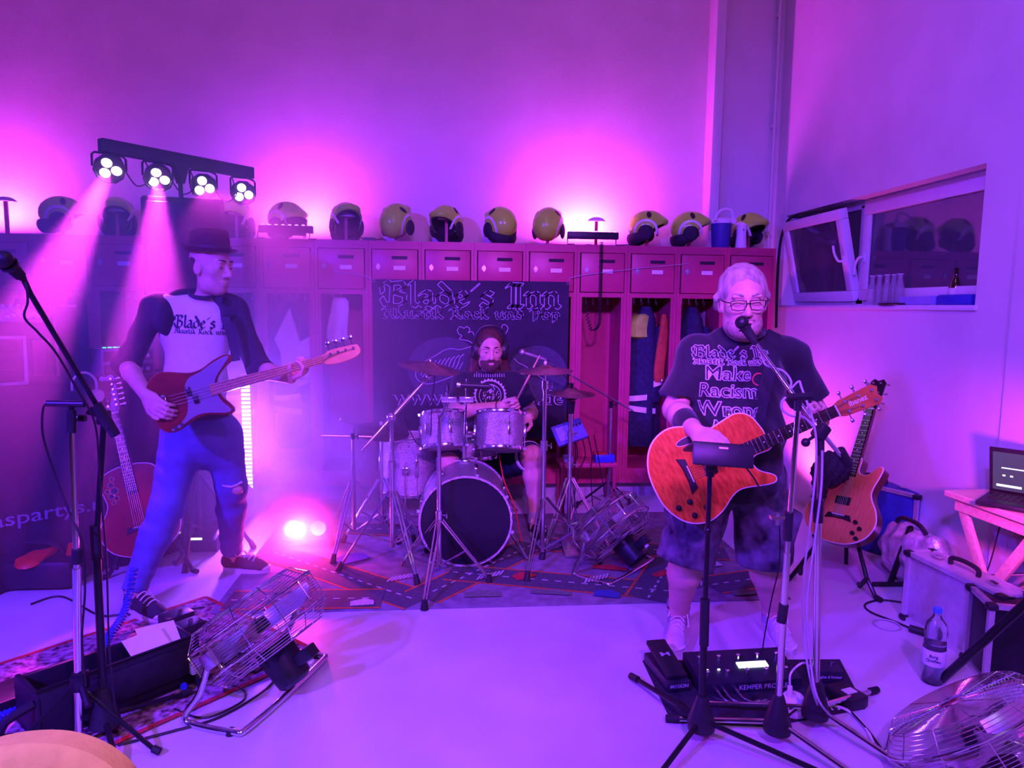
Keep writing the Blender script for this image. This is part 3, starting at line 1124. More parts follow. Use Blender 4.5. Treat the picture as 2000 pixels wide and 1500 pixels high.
MB().tube(spline([(p.x-0.045, LY+0.1, ZT+0.015), (p.x-0.1, LY+0.09, ZT+0.05), (p.x-0.14, LY+0.1, ZT+0.02), (p.x-0.2, LY+0.12, ZT+0.005)], 6), 0.004, 6).tube(spline([(p.x+0.045, LY+0.1, ZT+0.015), (p.x+0.1, LY+0.09, ZT+0.02), (p.x+0.13, LY+0.12, ZT+0.005)], 6), 0.004, 6).build('cord', M_cable, t)
cable('string_line', [at(1113, 548, LY-0.04), at(1125, 540, LY-0.03), at(1240, 525, LY-0.03), at(1345, 515, LY-0.03)], 'thin white cord strung from the banner across the locker doors', 0.0025, M_cablegrey)
cable('string_line', [at(728, 548, LY-0.04), at(715, 540, LY-0.03), at(650, 530, LY-0.03)], 'thin cord from the banner\'s left corner across a locker door', 0.0025, M_cablegrey)

# ------------------------------------------------------------------ clothes in the lockers
M_navy = mat('navy_turnout_cloth', (0.02, 0.022, 0.06), 0.85, noise=0.3, nscale=30)
M_cream = mat('pale_cloth', (0.72, 0.70, 0.68), 0.85, noise=0.08, nscale=12)
M_limecloth = mat('yellow_turnout_cloth', (0.45, 0.9, 0.08), 0.8, noise=0.1, nscale=20)
M_rust = mat('rust_cloth', (0.5, 0.09, 0.04), 0.85, noise=0.2, nscale=20)


def drape(xc, yc, z1, h, w0, w1, d, seed=0, folds=5):
    """hanging garment: rings that widen downwards with folds"""
    rg = random.Random(seed)
    ph = [rg.uniform(0, 6.28) for _ in range(4)]
    b = MB()
    n, m = 28, 12
    vs, fs = [], []
    for j in range(m+1):
        s = j/m
        ww = w0+(w1-w0)*min(1, s*2.2)**0.7
        z = z1-h*s
        for i in range(n):
            a = 2*PI*i/n
            f = 1+0.16*s*math.sin(folds*a+ph[0])+0.06*math.sin(3*a+ph[1]+3*s)
            sk = 1 if 0 < j < m else 0.72
            vs.append(Vector((xc+ww/2*math.cos(a)*f*sk+0.015*math.sin(4*s+ph[2]), yc+d/2*math.sin(a)*f*sk, z)))
    for j in range(m):
        for i in range(n):
            k = (i+1) % n
            fs.append((j*n+i, j*n+k, (j+1)*n+k, (j+1)*n+i))
    fs += [tuple(range(n)), tuple(m*n+i for i in range(n-1, -1, -1))]
    return b.add(vs, fs)


def band(b, xc, yc, z, w, d, hgt, tilt=0.0, n=10, span=2.4):
    vs, fs = [], []
    for i in range(n+1):
        a = -PI/2 - span/2 + span*i/n
        x, y = xc+w/2*math.cos(a), yc+d/2*math.sin(a)
        dz = tilt*(x-xc)
        vs += [Vector((x, y, z+dz)), Vector((x, y, z+dz+hgt))]
    fs = [(2*i, 2*i+2, 2*i+3, 2*i+1) for i in range(n)]
    return b.add(vs, fs)


def jacket(i, label, seed, shoulder=None, extra=None, w=0.3, h=1.15, off=0.0, bands=True):
    xc = LX0+(i+0.5)*LW+off
    yc = LY+0.2
    t = thing('turnout_jacket', label, 'jacket', (xc, yc, ZB+0.13), group='jackets hanging in the lockers')
    drape(xc, yc, 1.56, h, 0.10, w, 0.2, seed).build('coat', M_navy, t)
    sl = drape(xc+0.1, yc-0.05, 1.40, 0.62, 0.07, 0.11, 0.11, seed+5, 3).build('sleeve', M_navy, t)
    if shoulder:
        drape(xc-0.03, yc-0.015, 1.5, 0.2, 0.09, 0.26, 0.2, seed+1, 3).build('yoke', M_limecloth, t)
    if bands:
        b = MB()
        band(b, xc+0.1, yc-0.05, 0.92, 0.135, 0.135, 0.05, 0.35)
        b.build('sleeve_band', M_reflect, sl)
        b = MB()
        band(b, xc-0.02, yc, 0.80, w*1.08, 0.225, 0.045, 0.1, span=1.6)
        b.build('upper_band', M_reflect, t)
        b = MB()
        band(b, xc-0.02, yc, 0.70, w*1.10, 0.225, 0.045, -0.12, span=1.6)
        b.build('lower_band', M_reflect, t)
    return t


jacket(12, 'navy turnout jacket with yellow yoke hanging in the locker left of the singer', 3, True)
jacket(13, 'dark jacket hanging in the locker behind the singer', 11, False, bands=False)
jacket(14, 'dark jacket in the rightmost locker, mostly behind the singer', 17, False, bands=False)
jacket(5, 'dark jacket with reflective bands behind the bass neck', 23, False, off=-0.02)
jacket(4, 'dark jacket in the locker behind the bass player', 29, False, bands=True)
jacket(3, 'dark jacket in the hazy locker left of the bass player', 31, False, bands=False)
jacket(1, 'dark jacket in the second locker from the left, in the haze', 37, False, bands=False)
xc = LX0+(12+0.80)*LW
t = thing('hood_pouch', 'rust red cloth pouch hanging beside the yellow-yoked jacket', 'pouch', (xc, LY+0.1, 0.9))
drape(xc, LY+0.1, 1.5, 0.55, 0.05, 0.085, 0.07, 41, 3).build('cloth', M_rust, t)
MB().ell((xc+0.01, LY+0.07, 0.96), (0.014, 0.008, 0.02)).build('metal_tip', M_steel, t)
xc = LX0+(5+0.62)*LW
t = thing('white_trousers', 'white cloth garment hanging in the locker behind the bass neck', 'garment', (xc, LY+0.06, 1.0))
b = MB()
b.prism([(-0.16, 0.28), (-0.05, 0.52), (-0.01, 0.40), (0.02, 0.26), (0.1, 0.3), (0.12, -0.02), (-0.1, -0.02), (-0.12, 0.18)], -0.03, 0.03, 0.012)
b.v = [(xc+v[0], LY+0.05+v[2]+0.015*math.sin(14*v[0]+5*v[1]), 1.0+v[1]) for v in b.v]
b.build('cloth', M_cream, t)
xc = LX0+(6+0.4)*LW
t = thing('pale_hood', 'small pale cloth hanging high in the locker left of the banner', 'cloth', (xc, LY+0.1, 1.28))
drape(xc, LY+0.1, 1.6, 0.34, 0.12, 0.14, 0.08, 51, 4).build('cloth', M_cream, t)
jacket(0, 'dark jacket in the leftmost locker behind the mixing desk', 57, False, bands=False)


# ------------------------------------------------------------------ people
def V(*a):
    return np.array(a[0] if len(a) == 1 else a, float)


def J(px, py, Y):
    return np.array(at(px, py, Y))


def unit(v):
    v = np.array(v, float)
    return v/np.linalg.norm(v)


def head_frame(fwd, tilt=0.0):
    y = unit(fwd)
    x = unit(np.cross(y, (0, 0, 1)))
    z = np.cross(x, y)
    R = np.stack([x, y, z], 1)
    if tilt:
        c, s = math.cos(tilt), math.sin(tilt)
        R = R@np.array([[c, 0, s], [0, 1, 0], [-s, 0, c]])
    return R


def add_head(B, c, R, s=1.0, jaw=1.0, lid=0.0):
    def p(x, y, z):
        return c+R@(np.array((x, y, z))*s)

    def e(x, y, z, r, k=0.014, op=1):
        B.ell(p(x, y, z), np.array(r)*s, R, k=k*s, op=op)
    e(0, -0.012, 0.04, (0.076, 0.098, 0.086), 0.02)
    e(0, 0.022, -0.035, (0.063*jaw, 0.072, 0.084), 0.03)
    e(0, 0.055, -0.098, (0.030*jaw, 0.030, 0.024), 0.03)
    for sg in (-1, 1):
        e(sg*0.043, 0.056, -0.014, (0.024, 0.026, 0.022), 0.02)
        e(sg*0.045*jaw, 0.02, -0.085, (0.02, 0.03, 0.025), 0.03)
        e(sg*0.028, 0.086, 0.032, (0.026, 0.013, 0.010), 0.016)
    for sg in (-1, 1):
        e(sg*0.032, 0.102, 0.010, (0.021, 0.020, 0.013), 0.012, -1)
    B.cap(p(0, 0.088, 0.022), p(0, 0.116, -0.026), 0.008*s, 0.0125*s, k=0.012*s)
    for sg in (-1, 1):
        e(sg*0.0125, 0.102, -0.031, (0.0085, 0.012, 0.008), 0.008)
    e(0, 0.089, -0.061, (0.026, 0.012, 0.0075), 0.008)
    e(0, 0.087, -0.074, (0.022, 0.012, 0.008), 0.008)
    e(0, 0.104, -0.0675, (0.024, 0.008, 0.003), 0.003, -1)
    for sg in (-1, 1):
        e(sg*0.079, -0.006, -0.006, (0.011, 0.022, 0.034), 0.012)
        e(sg*0.087, 0.002, -0.004, (0.006, 0.012, 0.02), 0.006, -1)
        # eyelids
        e(sg*0.032, 0.083+abs(lid)*0.5, 0.0135+lid, (0.019, 0.010, 0.0085+abs(lid)*0.5), 0.006)
        e(sg*0.032, 0.080, 0.002, (0.017, 0.009, 0.006), 0.006)


M_eye = mat('eye_white', (0.42, 0.38, 0.38), 0.2, noise=0.03)
M_iris = mat('iris', (0.04, 0.03, 0.03), 0.2, noise=0.2)


def face_parts(t, c, R, s, brow_mat, look=(0, 1, 0)):
    def p(x, y, z):
        return Vector(c+R@(np.array((x, y, z))*s))
    R3 = Matrix([list(r) for r in R])
    for sg in (-1, 1):
        e = MB().ell(p(sg*0.032, 0.079, 0.0085), (0.0125*s,)*3, R3, 12, 8).build('eye', M_eye, t)
        MB().ell(p(sg*0.032, 0.0885, 0.0075), (0.0058*s, 0.004*s, 0.0058*s), R3, 10, 6).build('iris', M_iris, e)
        pts = [p(sg*(0.014+0.036*u), 0.099-0.016*u*u, 0.030+0.010*math.sin(PI*(0.2+0.55*u))) for u in np.linspace(0, 1, 6)]
        MB().tube(pts, 0.0045*s, 6, rs=[0.004*s, 0.005*s, 0.0048*s, 0.0045*s, 0.0035*s, 0.002*s]).build('eyebrow', brow_mat, t)


def add_hand(B, w, d, n, curl, side=1, s=1.0, spread=0.0, thumb=(0.6, 0.7, 0.4)):
    d = unit(d)
    n = unit(np.array(n)-d*np.dot(n, d))
    l = np.cross(d, n)*side
    B.ell(w+d*0.048*s, np.array((0.041, 0.052, 0.0165))*s, np.stack([l, d, n], 1), k=0.012)
    offs = (0.031, 0.0105, -0.0105, -0.030)
    lens = ((0.042, 0.026, 0.021), (0.046, 0.029, 0.022), (0.043, 0.027, 0.021), (0.034, 0.021, 0.018))
    for i in range(4):
        p = w+d*(0.086-(0.006 if i == 3 else 0))*s+l*offs[i]*s
        B.cap(w+d*0.04*s+l*offs[i]*0.8*s, p, 0.012*s, 0.0105*s, k=0.008)
        th = 0
        r = 0.0100*s
        for j in range(3):
            th += curl[i][j] if hasattr(curl[0], '__len__') else curl[j]
            q = p+(d*math.cos(th)+n*math.sin(th)+l*spread*(1.5-i))*lens[i][j]*s
            B.cap(p, q, r, r*0.9, k=0.004)
            p = q
            r *= 0.9
    p = w+d*0.02*s+l*0.026*s
    q = p+unit(d*thumb[0]+l*thumb[1]+n*thumb[2])*0.045*s
    B.cap(p, q, 0.0155*s, 0.0125*s, k=0.012)
    r = q+unit(d*0.85+l*0.1+n*thumb[2]*1.4)*0.034*s
    B.cap(q, r, 0.0122*s, 0.0105*s, k=0.005)
    B.cap(r, r+unit(d*0.9+n*thumb[2]*1.6-l*0.1)*0.022*s, 0.0105*s, 0.0085*s, k=0.005)


def arm(B, sh, el, wr, r=(0.058, 0.045, 0.043, 0.03), k=0.02):
    m = el+(wr-el)*0.3
    B.cap(sh, el, r[0], r[1], k=k)
    B.cap(el, m, r[1], r[2]*1.03, k=k)
    B.cap(m, wr, r[2]*1.03, r[3], k=k)


def leg(B, hp, kn, an, r=(0.095, 0.06, 0.056, 0.04), k=0.03):
    B.cap(hp, kn, r[0], r[1], k=k)
    f = unit(np.cross(unit(an-kn), (1, 0, 0)))
    m = kn+(an-kn)*0.32
    B.cap(kn, m, r[1], r[2]*1.08, k=k)
    B.cap(m, an, r[2]*1.08, r[3], k=k)


def shoe(t, an, fwd, L, M_up, M_sole, M_lace, high=0.05, canvas=True, z0=0.0, label=None):
    """shoe with its own sole, laces and toe; an = ankle above it, fwd = toe direction on the floor"""
    f = unit((fwd[0], fwd[1], 0))
    l = np.array((-f[1], f[0], 0))
    R = np.stack([l, f, (0, 0, 1)], 1)
    base = np.array((an[0], an[1], z0))
    heel = base-f*0.055

    def p(x, y, z):
        return heel+l*x+f*y+np.array((0, 0, z))
    B = Body(0.02)
    B.cap(p(0, 0.03, 0.055), p(0, L-0.07, 0.042), 0.038, 0.036, k=0.02)
    B.ell(p(0, L*0.62, 0.045), (0.046, 0.085, 0.032), R)
    B.ell(p(0, L-0.055, 0.036), (0.042, 0.05, 0.026), R)
    B.cap(p(0, 0.055, 0.06), p(0, 0.05, 0.085+high), 0.042, 0.047)
    B.ell(p(0, 0.14, 0.075), (0.034, 0.07, 0.03), R)
    sh = net_build(B.mesh(0.006, clips=[(p(0, 0, 0.09+high), (0, -0.25*f[1], 1)), (p(0, 0, 0.012), (0, 0, -1))]), 'shoe', M_up, t, label=label)
    out = []
    for a in np.linspace(0, 2*PI, 28, endpoint=False):
        ww = 0.055 if math.sin(a) > -0.2 else 0.047
        out.append(p(ww*math.cos(a), L/2+L/2*math.sin(a), 0))
    mb = MB()
    n = len(out)
    vs = [Vector(q) for q in out]+[Vector(q)+Vector((0, 0, 0.030)) for q in out]
    mb.add(vs, [(i, (i+1) % n, n+(i+1) % n, n+i) for i in range(n)]+[tuple(range(n-1, -1, -1)), tuple(range(n, 2*n))])
    mb.build('sole', M_sole, sh)
    lc = MB()
    for i in range(5):
        y = 0.095+i*0.026
        z = 0.124-i*0.0085
        lc.tube(spline([p(-0.03, y, z-0.016), p(-0.012, y+0.006, z+0.002), p(0.014, y+0.004, z+0.002), p(0.03, y+0.010, z-0.016)], 4), 0.0034, 5)
    lc.tube(spline([p(0.0, 0.09, 0.115), p(0.03, 0.075, 0.135), p(0.045, 0.1, 0.11), p(0.05, 0.13, 0.075)], 5), 0.003, 5)
    lc.tube(spline([p(0.0, 0.09, 0.115), p(-0.03, 0.085, 0.13), p(-0.045, 0.11, 0.105)], 5), 0.003, 5)
    lc.build('laces', M_lace, sh, kind='stuff')
    if canvas:
        tb = MB()
        tb.ell(p(0, L-0.035, 0.032), (0.038, 0.036, 0.023), Matrix([list(r) for r in R]), 16, 8)
        tb.build('toe_cap', M_sole, sh)
    return sh


def folds(amp, fx, fz, seed=0.0):
    def f(X, Y, Z):
        return amp*np.sin(fz*Z+2.0*np.sin(fx*X+seed)+1.3*np.sin(9*Y))*np.cos(0.5*fx*X+fz*0.35*Z+seed)
    return f


M_shirtblack = mat('black_cotton', (0.016, 0.015, 0.022), 0.85, noise=0.15, nscale=60, sheen=0.2)
M_shirtwhite = mat('white_cotton', (0.78, 0.78, 0.78), 0.85, noise=0.04, nscale=30)
M_sleeveblack = mat('charcoal_cotton', (0.03, 0.028, 0.04), 0.85, noise=0.15, nscale=50)
M_denim = mat('blue_denim', (0.09, 0.13, 0.36), 0.8, noise=0.15, nscale=14, bump=0.15, bscale=80)
M_camo = mat('dark_camouflage', (0.035, 0.035, 0.05), 0.85, noise=0.85, nscale=13, col2=(0.16, 0.15, 0.19))
M_hairgrey = mat('grey_blond_hair', (0.42, 0.34, 0.28), 0.5, noise=0.35, nscale=40, bump=0.4, bscale=90, stretch=(1, 1, 0.25))
M_hairbrown = mat('brown_hair', (0.085, 0.035, 0.025), 0.45, noise=0.35, nscale=60, bump=0.5, bscale=110, stretch=(1, 1, 0.15))
M_hairdark = mat('dark_hair', (0.05, 0.035, 0.03), 0.6, noise=0.3, nscale=60)
M_felt = mat('black_felt', (0.014, 0.013, 0.02), 0.9, noise=0.2, nscale=80)
M_sneaker = mat('pale_sneaker', (0.62, 0.58, 0.60), 0.7, noise=0.12, nscale=40)
M_sock = mat('grey_sock', (0.34, 0.32, 0.36), 0.9, noise=0.15, nscale=60)
M_canvas = mat('black_canvas', (0.02, 0.02, 0.03), 0.8, noise=0.2, nscale=60)
M_solewhite = mat('white_rubber', (0.75, 0.74, 0.74), 0.5, noise=0.05)
M_print = mat('shirt_print_light', (0.55, 0.52, 0.62), 0.8, noise=0.15, nscale=50)
M_printdark = mat('shirt_print_dark', (0.03, 0.028, 0.045), 0.8, noise=0.15, nscale=50)
M_strap = mat('black_strap', (0.018, 0.017, 0.028), 0.6, noise=0.2, nscale=50)


def strap_strip(pts, nrm, w, name, material, parent, thick=0.004):
    """flat webbing along a path; nrm gives the outward side per point"""
    pts = [Vector(p) for p in pts]
    vs, fs = [], []
    m = len(pts)
    for i in range(m):
        tg = (pts[min(i+1, m-1)]-pts[max(i-1, 0)]).normalized()
        nn = Vector(nrm[i] if isinstance(nrm, list) else nrm)
        sd = tg.cross(nn).normalized()*w/2
        nn = sd.cross(tg).normalized()
        for q in (-sd, sd):
            vs += [pts[i]+q, pts[i]+q+nn*thick]
    for i in range(m-1):
        a, b = 4*i, 4*i+4
        fs += [(a, b, b+2, a+2), (a+1, a+3, b+3, b+1), (a, a+1, b+1, b), (a+2, b+2, b+3, a+3)]
    fs += [(0, 2, 3, 1), (4*m-4, 4*m-3, 4*m-1, 4*m-2)]
    return MB().add(vs, fs).build(name, material, parent)


def press(path, bvh, d, lift):
    """push points along d on to a surface"""
    d = Vector(d).normalized()
    out = []
    for p in path:
        h = bvh.ray_cast(Vector(p)-d*0.7, d)
        out.append((h[0]-d*lift) if h[0] is not None else Vector(p))
    return out


# ---------------- the singer with the orange guitar
def build_singer():
    Yb = 2.95
    t = thing('person', 'singer in black printed T-shirt and camouflage shorts singing at the microphone', 'person', (1.2, Yb, 0))
    pel, bel, che = J(1432, 925, Yb), J(1437, 850, Yb-0.02), J(1447, 735, Yb)
    nk, hc = J(1449, 650, Yb-0.01), J(1450, 590, Yb-0.08)
    sR, sL = J(1360, 694, Yb+0.02), J(1542, 696, Yb+0.02)
    eR, wR = J(1318, 800, Yb-0.02), J(1358, 842, Yb-0.30)
    eL, wL = J(1592, 806, Yb+0.02), J(1603, 822, Yb-0.235)
    hipR, hipL = J(1385, 940, Yb), J(1482, 940, Yb)
    kR, kL = J(1342, 1080, Yb-0.02), J(1492, 1080, Yb-0.02)
    aR, aL = J(1324, 1215, Yb+0.17), J(1508, 1218, Yb+0.15)
    aR[2] = aL[2] = 0.11
    R = head_frame((-0.22, -1, -0.14), 0.04)
    B = Body(0.03)
    B.ell(che, (0.185, 0.12, 0.17), k=0.06)
    B.ell(bel, (0.195, 0.155, 0.17), k=0.08)
    B.ell(pel, (0.175, 0.125, 0.11), k=0.06)
    B.cap(sR, sL, 0.055, 0.055, k=0.06)
    B.cap(nk+V(0, 0.02, -0.05), hc+V(0, 0.02, -0.06), 0.072, 0.066, k=0.03)
    add_head(B, hc, R, 1.14, 1.02, -0.004)
    arm(B, sR, eR, wR, (0.062, 0.05, 0.05, 0.034))
    arm(B, sL, eL, wL, (0.062, 0.05, 0.05, 0.034))
    add_hand(B, wR, J(1404, 862, Yb-0.40)-wR, (0.25, 0.55, -0.75), (0.45, 0.6, 0.35), -1, 1.08, thumb=(0.8, 0.5, 0.2))
    add_hand(B, wL, J(1606, 812, Yb-0.37)-wL, (-0.5, -0.3, 0.55), (0.95, 1.1, 0.7), 1, 1.05, thumb=(0.5, 0.6, 0.6))
    leg(B, hipR, kR, aR, (0.11, 0.07, 0.066, 0.043))
    leg(B, hipL, kL, aL, (0.11, 0.07, 0.066, 0.043))
    for a in (aR, aL):
        B.cap(a, a+V(0, -0.01, -0.06), 0.043, 0.04)
    net_build(B.mesh(0.0065), 'body', M_skin, t)
    face_parts(t, hc, R, 1.14, M_hairgrey)
    # T-shirt
    S = Body(0.05)
    S.ell(che, (0.200, 0.135, 0.19), k=0.06)
    S.ell(bel, (0.212, 0.172, 0.18), k=0.1)
    S.ell(pel+V(0, 0, 0.0), (0.212, 0.168, 0.27), k=0.08)
    S.cap(nk+V(-0.06, 0.02, -0.03), sR, 0.06, 0.07, k=0.05)
    S.cap(nk+V(0.06, 0.02, -0.03), sL, 0.06, 0.07, k=0.05)
    for sh, el in ((sR, eR), (sL, eL)):
        d = unit(el-sh)
        e = sh+d*(np.linalg.norm(el-sh)*0.80)
        S.cap(sh, e+d*0.03, 0.072, 0.092, k=0.06, clip=[(e, d)])
    hem = J(1432, 968, Yb)[2]
    neckhole = [(nk+V(0, -0.02, 0.045), R[:, 2])]
    S.ell(nk+V(0, -0.01, 0.055), (0.085, 0.10, 0.05), op=-1, k=0.01)
    SM = S.mesh(0.008, clips=[((0, 0, hem), (0, 0, -1))], fold=folds(0.010, 22, 26, 0.5))
    net_build(SM, 'tshirt', M_shirtblack, t)
    bv = bvh_of(SM)
    ts = t.children[-1]
    MB().torus(Vector(nk+V(0, -0.012, 0.012)), (0, -0.35, 1), 0.082, 0.010, 28, 6).build('collar', M_shirtblack, ts)
    # print
    def pm(px, py):
        m = mtx(at(px, py, 2.79), (1, 0, 0), (0, -1, 0.0))
        return m
    for s_, hgt, wd, px, py in (("Blade's Inn", 0.050, 0.34, 1448, 702), ("Akustik Rock und Pop", 0.024, 0.34, 1448, 714)):
        wrap_print(blackletter(s_, hgt, wd, 0.24, 0.0032), pm(px, py), bv, (0, 1, 0), 'lettering', M_print, ts, 0.0025)
        wrap_print(blackletter(s_, hgt, wd, 0.24), pm(px, py), bv, (0, 1, 0), 'lettering', M_printdark, ts, 0.0042)
    for s_, px, py, sz in (('Make', 1432, 733, 0.082), ('Racism', 1432, 767, 0.082), ('Wrong', 1432, 803, 0.082), ('Again', 1432, 838, 0.082)):
        wrap_print(text_mesh(s_, sz, 0.0035), pm(px, py), bv, (0, 1, 0), 'lettering', M_print, ts, 0.0025, 0.02)
        wrap_print(text_mesh(s_, sz, -0.0008), pm(px, py), bv, (0, 1, 0), 'lettering', M_printdark, ts, 0.0042, 0.02)
    vs, fs = [], []
    ringp = pm(1487, 742)
    for i in range(24):
        a = 2*PI*i/24
        vs += [Vector((0.028*math.cos(a), 0.028*math.sin(a), 0)), Vector((0.021*math.cos(a), 0.021*math.sin(a), 0))]
    fs = [(2*i, 2*((i+1) % 24), 2*((i+1) % 24)+1, 2*i+1) for i in range(24)]
    wrap_print((vs, fs), ringp, bv, (0, 1, 0), 'round_logo', mat('red_print', (0.5, 0.05, 0.08), 0.8, noise=0.1), ts, 0.003)
    # shorts
    S = Body(0.03)
    S.ell(pel+V(0, 0, -0.02), (0.195, 0.145, 0.13), k=0.06)
    for h, k_ in ((hipR, kR), (hipL, kL)):
        d = unit(k_-h)
        e = k_+d*0.045
        S.cap(h, e+d*0.05, 0.125, 0.125, k=0.04, clip=[(e, d)])
    so = net_build(S.mesh(0.009, fold=folds(0.007, 18, 22, 2.0)), 'shorts', M_camo, t)
    for h, k_, sg in ((hipR, kR, -1), (hipL, kL, 1)):
        c = h+(k_-h)*0.6+V(sg*0.10, -0.03, 0)
        MB().box(c, (0.05, 0.14, 0.17), Matrix.Rotation(sg*0.25, 3, 'Y'), bev=0.015).build('cargo_pocket', M_camo, so)
    # wristband
    d = unit(wR-eR)
    MB().lathe([(0.050, 0), (0.052, 0.005), (0.046, 0.05), (0.040, 0.095), (0.038, 0.098)], Vector(eR+(wR-eR)*0.48), Vector(d), n=20).build('wristband', M_shirtblack, t)
    # hair combed back into a ponytail, goatee
    s = 1.14
    H = Body(0.012)
    def p(x, y, z):
        return hc+R@(np.array((x, y, z))*s)
    H.ell(p(0, -0.020, 0.046), np.array((0.087, 0.102, 0.096))*s, R)
    H.ell(p(0, 0.124, -0.004), np.array((0.080, 0.112, 0.098))*s, R, op=-1, k=0.02)
    for sg in (-1, 1):
        H.chain([p(sg*0.070, 0.01, 0.06), p(sg*0.086, -0.01, 0.02), p(sg*0.082, -0.05, -0.02)], [0.014, 0.016, 0.02])
    H.ell(p(0, 0.0, -0.11), np.array((0.11, 0.13, 0.11))*s, R, op=-1, k=0.01)
    H.ell(p(0, -0.115, 0.01), np.array((0.03, 0.025, 0.03))*s, R)
    H.chain([p(0, -0.12, 0.0), p(-0.03, -0.15, -0.04), p(-0.07, -0.14, -0.10)], [0.025, 0.028, 0.02])
    net_build(H.mesh(0.006, fold=lambda X, Y, Z: 0.0022*np.sin(150*X+60*Z)*np.sin(90*Y+30*Z)), 'hair', M_hairgrey, t)
    G = Body(0.008)
    G.ell(p(0, 0.030, -0.080), np.array((0.066, 0.070, 0.056))*s, R)
    G.ell(p(0, 0.058, -0.099), np.array((0.037, 0.036, 0.030))*s, R)
    G.ell(p(0, 0.10, -0.02), np.array((0.055, 0.075, 0.034))*s, R, op=-1, k=0.01)
    G.ell(p(0, -0.04, -0.06), np.array((0.1, 0.08, 0.12))*s, R, op=-1, k=0.006)
    G.ell(p(0, 0.088, -0.050), np.array((0.032, 0.012, 0.007))*s, R)
    G.ell(p(0, 0.098, -0.068), np.array((0.024, 0.02, 0.011))*s, R, op=-1, k=0.004)
    net_build(G.mesh(0.005), 'goatee', mat('grey_beard', (0.42, 0.28, 0.23), 0.8, noise=0.3, nscale=70), t)
    # glasses
    g = MB()
    for sg in (-1, 1):
        rect = [(sg*0.006, 0.018), (sg*0.032, 0.020), (sg*0.058, 0.018), (sg*0.060, 0.004), (sg*0.054, -0.012), (sg*0.034, -0.016), (sg*0.012, -0.013), (sg*0.006, 0.002)]
        g.tube([Vector(p(x, 0.113-abs(x)*0.10, z)) for x, z in rect], 0.0022, 6, closed=True)
        g.tube([Vector(p(sg*0.060, 0.107, 0.012)), Vector(p(sg*0.078, 0.085, 0.014)), Vector(p(sg*0.088, 0.0, 0.014)), Vector(p(sg*0.086, -0.02, 0.0))], 0.0022, 6)
    g.tube([Vector(p(-0.007, 0.113, 0.008)), Vector(p(0, 0.116, 0.011)), Vector(p(0.007, 0.113, 0.008))], 0.002, 6)
    gl = g.build('glasses', M_blackmetal, t)
    # socks and shoes
    for a in (aR, aL):
        MB().lathe([(0.050, -0.05), (0.052, 0.0), (0.054, 0.05), (0.053, 0.054)], Vector(a+V(0, 0, 0.0)), (0, 0, 1), n=20).build('sock', M_sock, t)
        MB().lathe([(0.0545, 0.022), (0.0548, 0.024), (0.0548, 0.031), (0.0545, 0.033)], Vector(a), (0, 0, 1), n=20).build('sock_stripe', M_shirtblack, t)
    for a, fw in ((aR, (-0.38, -1)), (aL, (-0.12, -1))):
        sh = shoe(t, a, fw, 0.30, M_sneaker, M_solewhite, M_white, 0.02, False)
        f = unit((fw[0], fw[1], 0))
        l = np.array((-f[1], f[0], 0))
        b0 = np.array((a[0], a[1], 0))-f*0.055
        pts = [Vector(b0+f*(0.262+0.030*math.sqrt(max(0, 1-u*u)))+l*0.040*u+V(0, 0, 0.035+0.010*abs(u))) for u in np.linspace(-1, 1, 9)]
        MB().tube(pts, 0.0055, 6).build('reflective_strip', M_reflect, sh)
    # guitar strap over his left shoulder
    path = [J(1522, 650, 2.88), J(1514, 680, 2.84), J(1502, 740, 2.8), J(1489, 800, 2.77), J(1478, 850, 2.76), J(1468, 890, 2.76)]
    pts = press([Vector(q) for q in spline(path, 5)], bv, (0, 1, 0), 0.003)
    strap_strip(pts, Vector((0, -1, 0.15)), 0.06, 'guitar_strap', M_strap, t)
    return dict(t=t, pel=pel, bv=bv)


SING = build_singer()


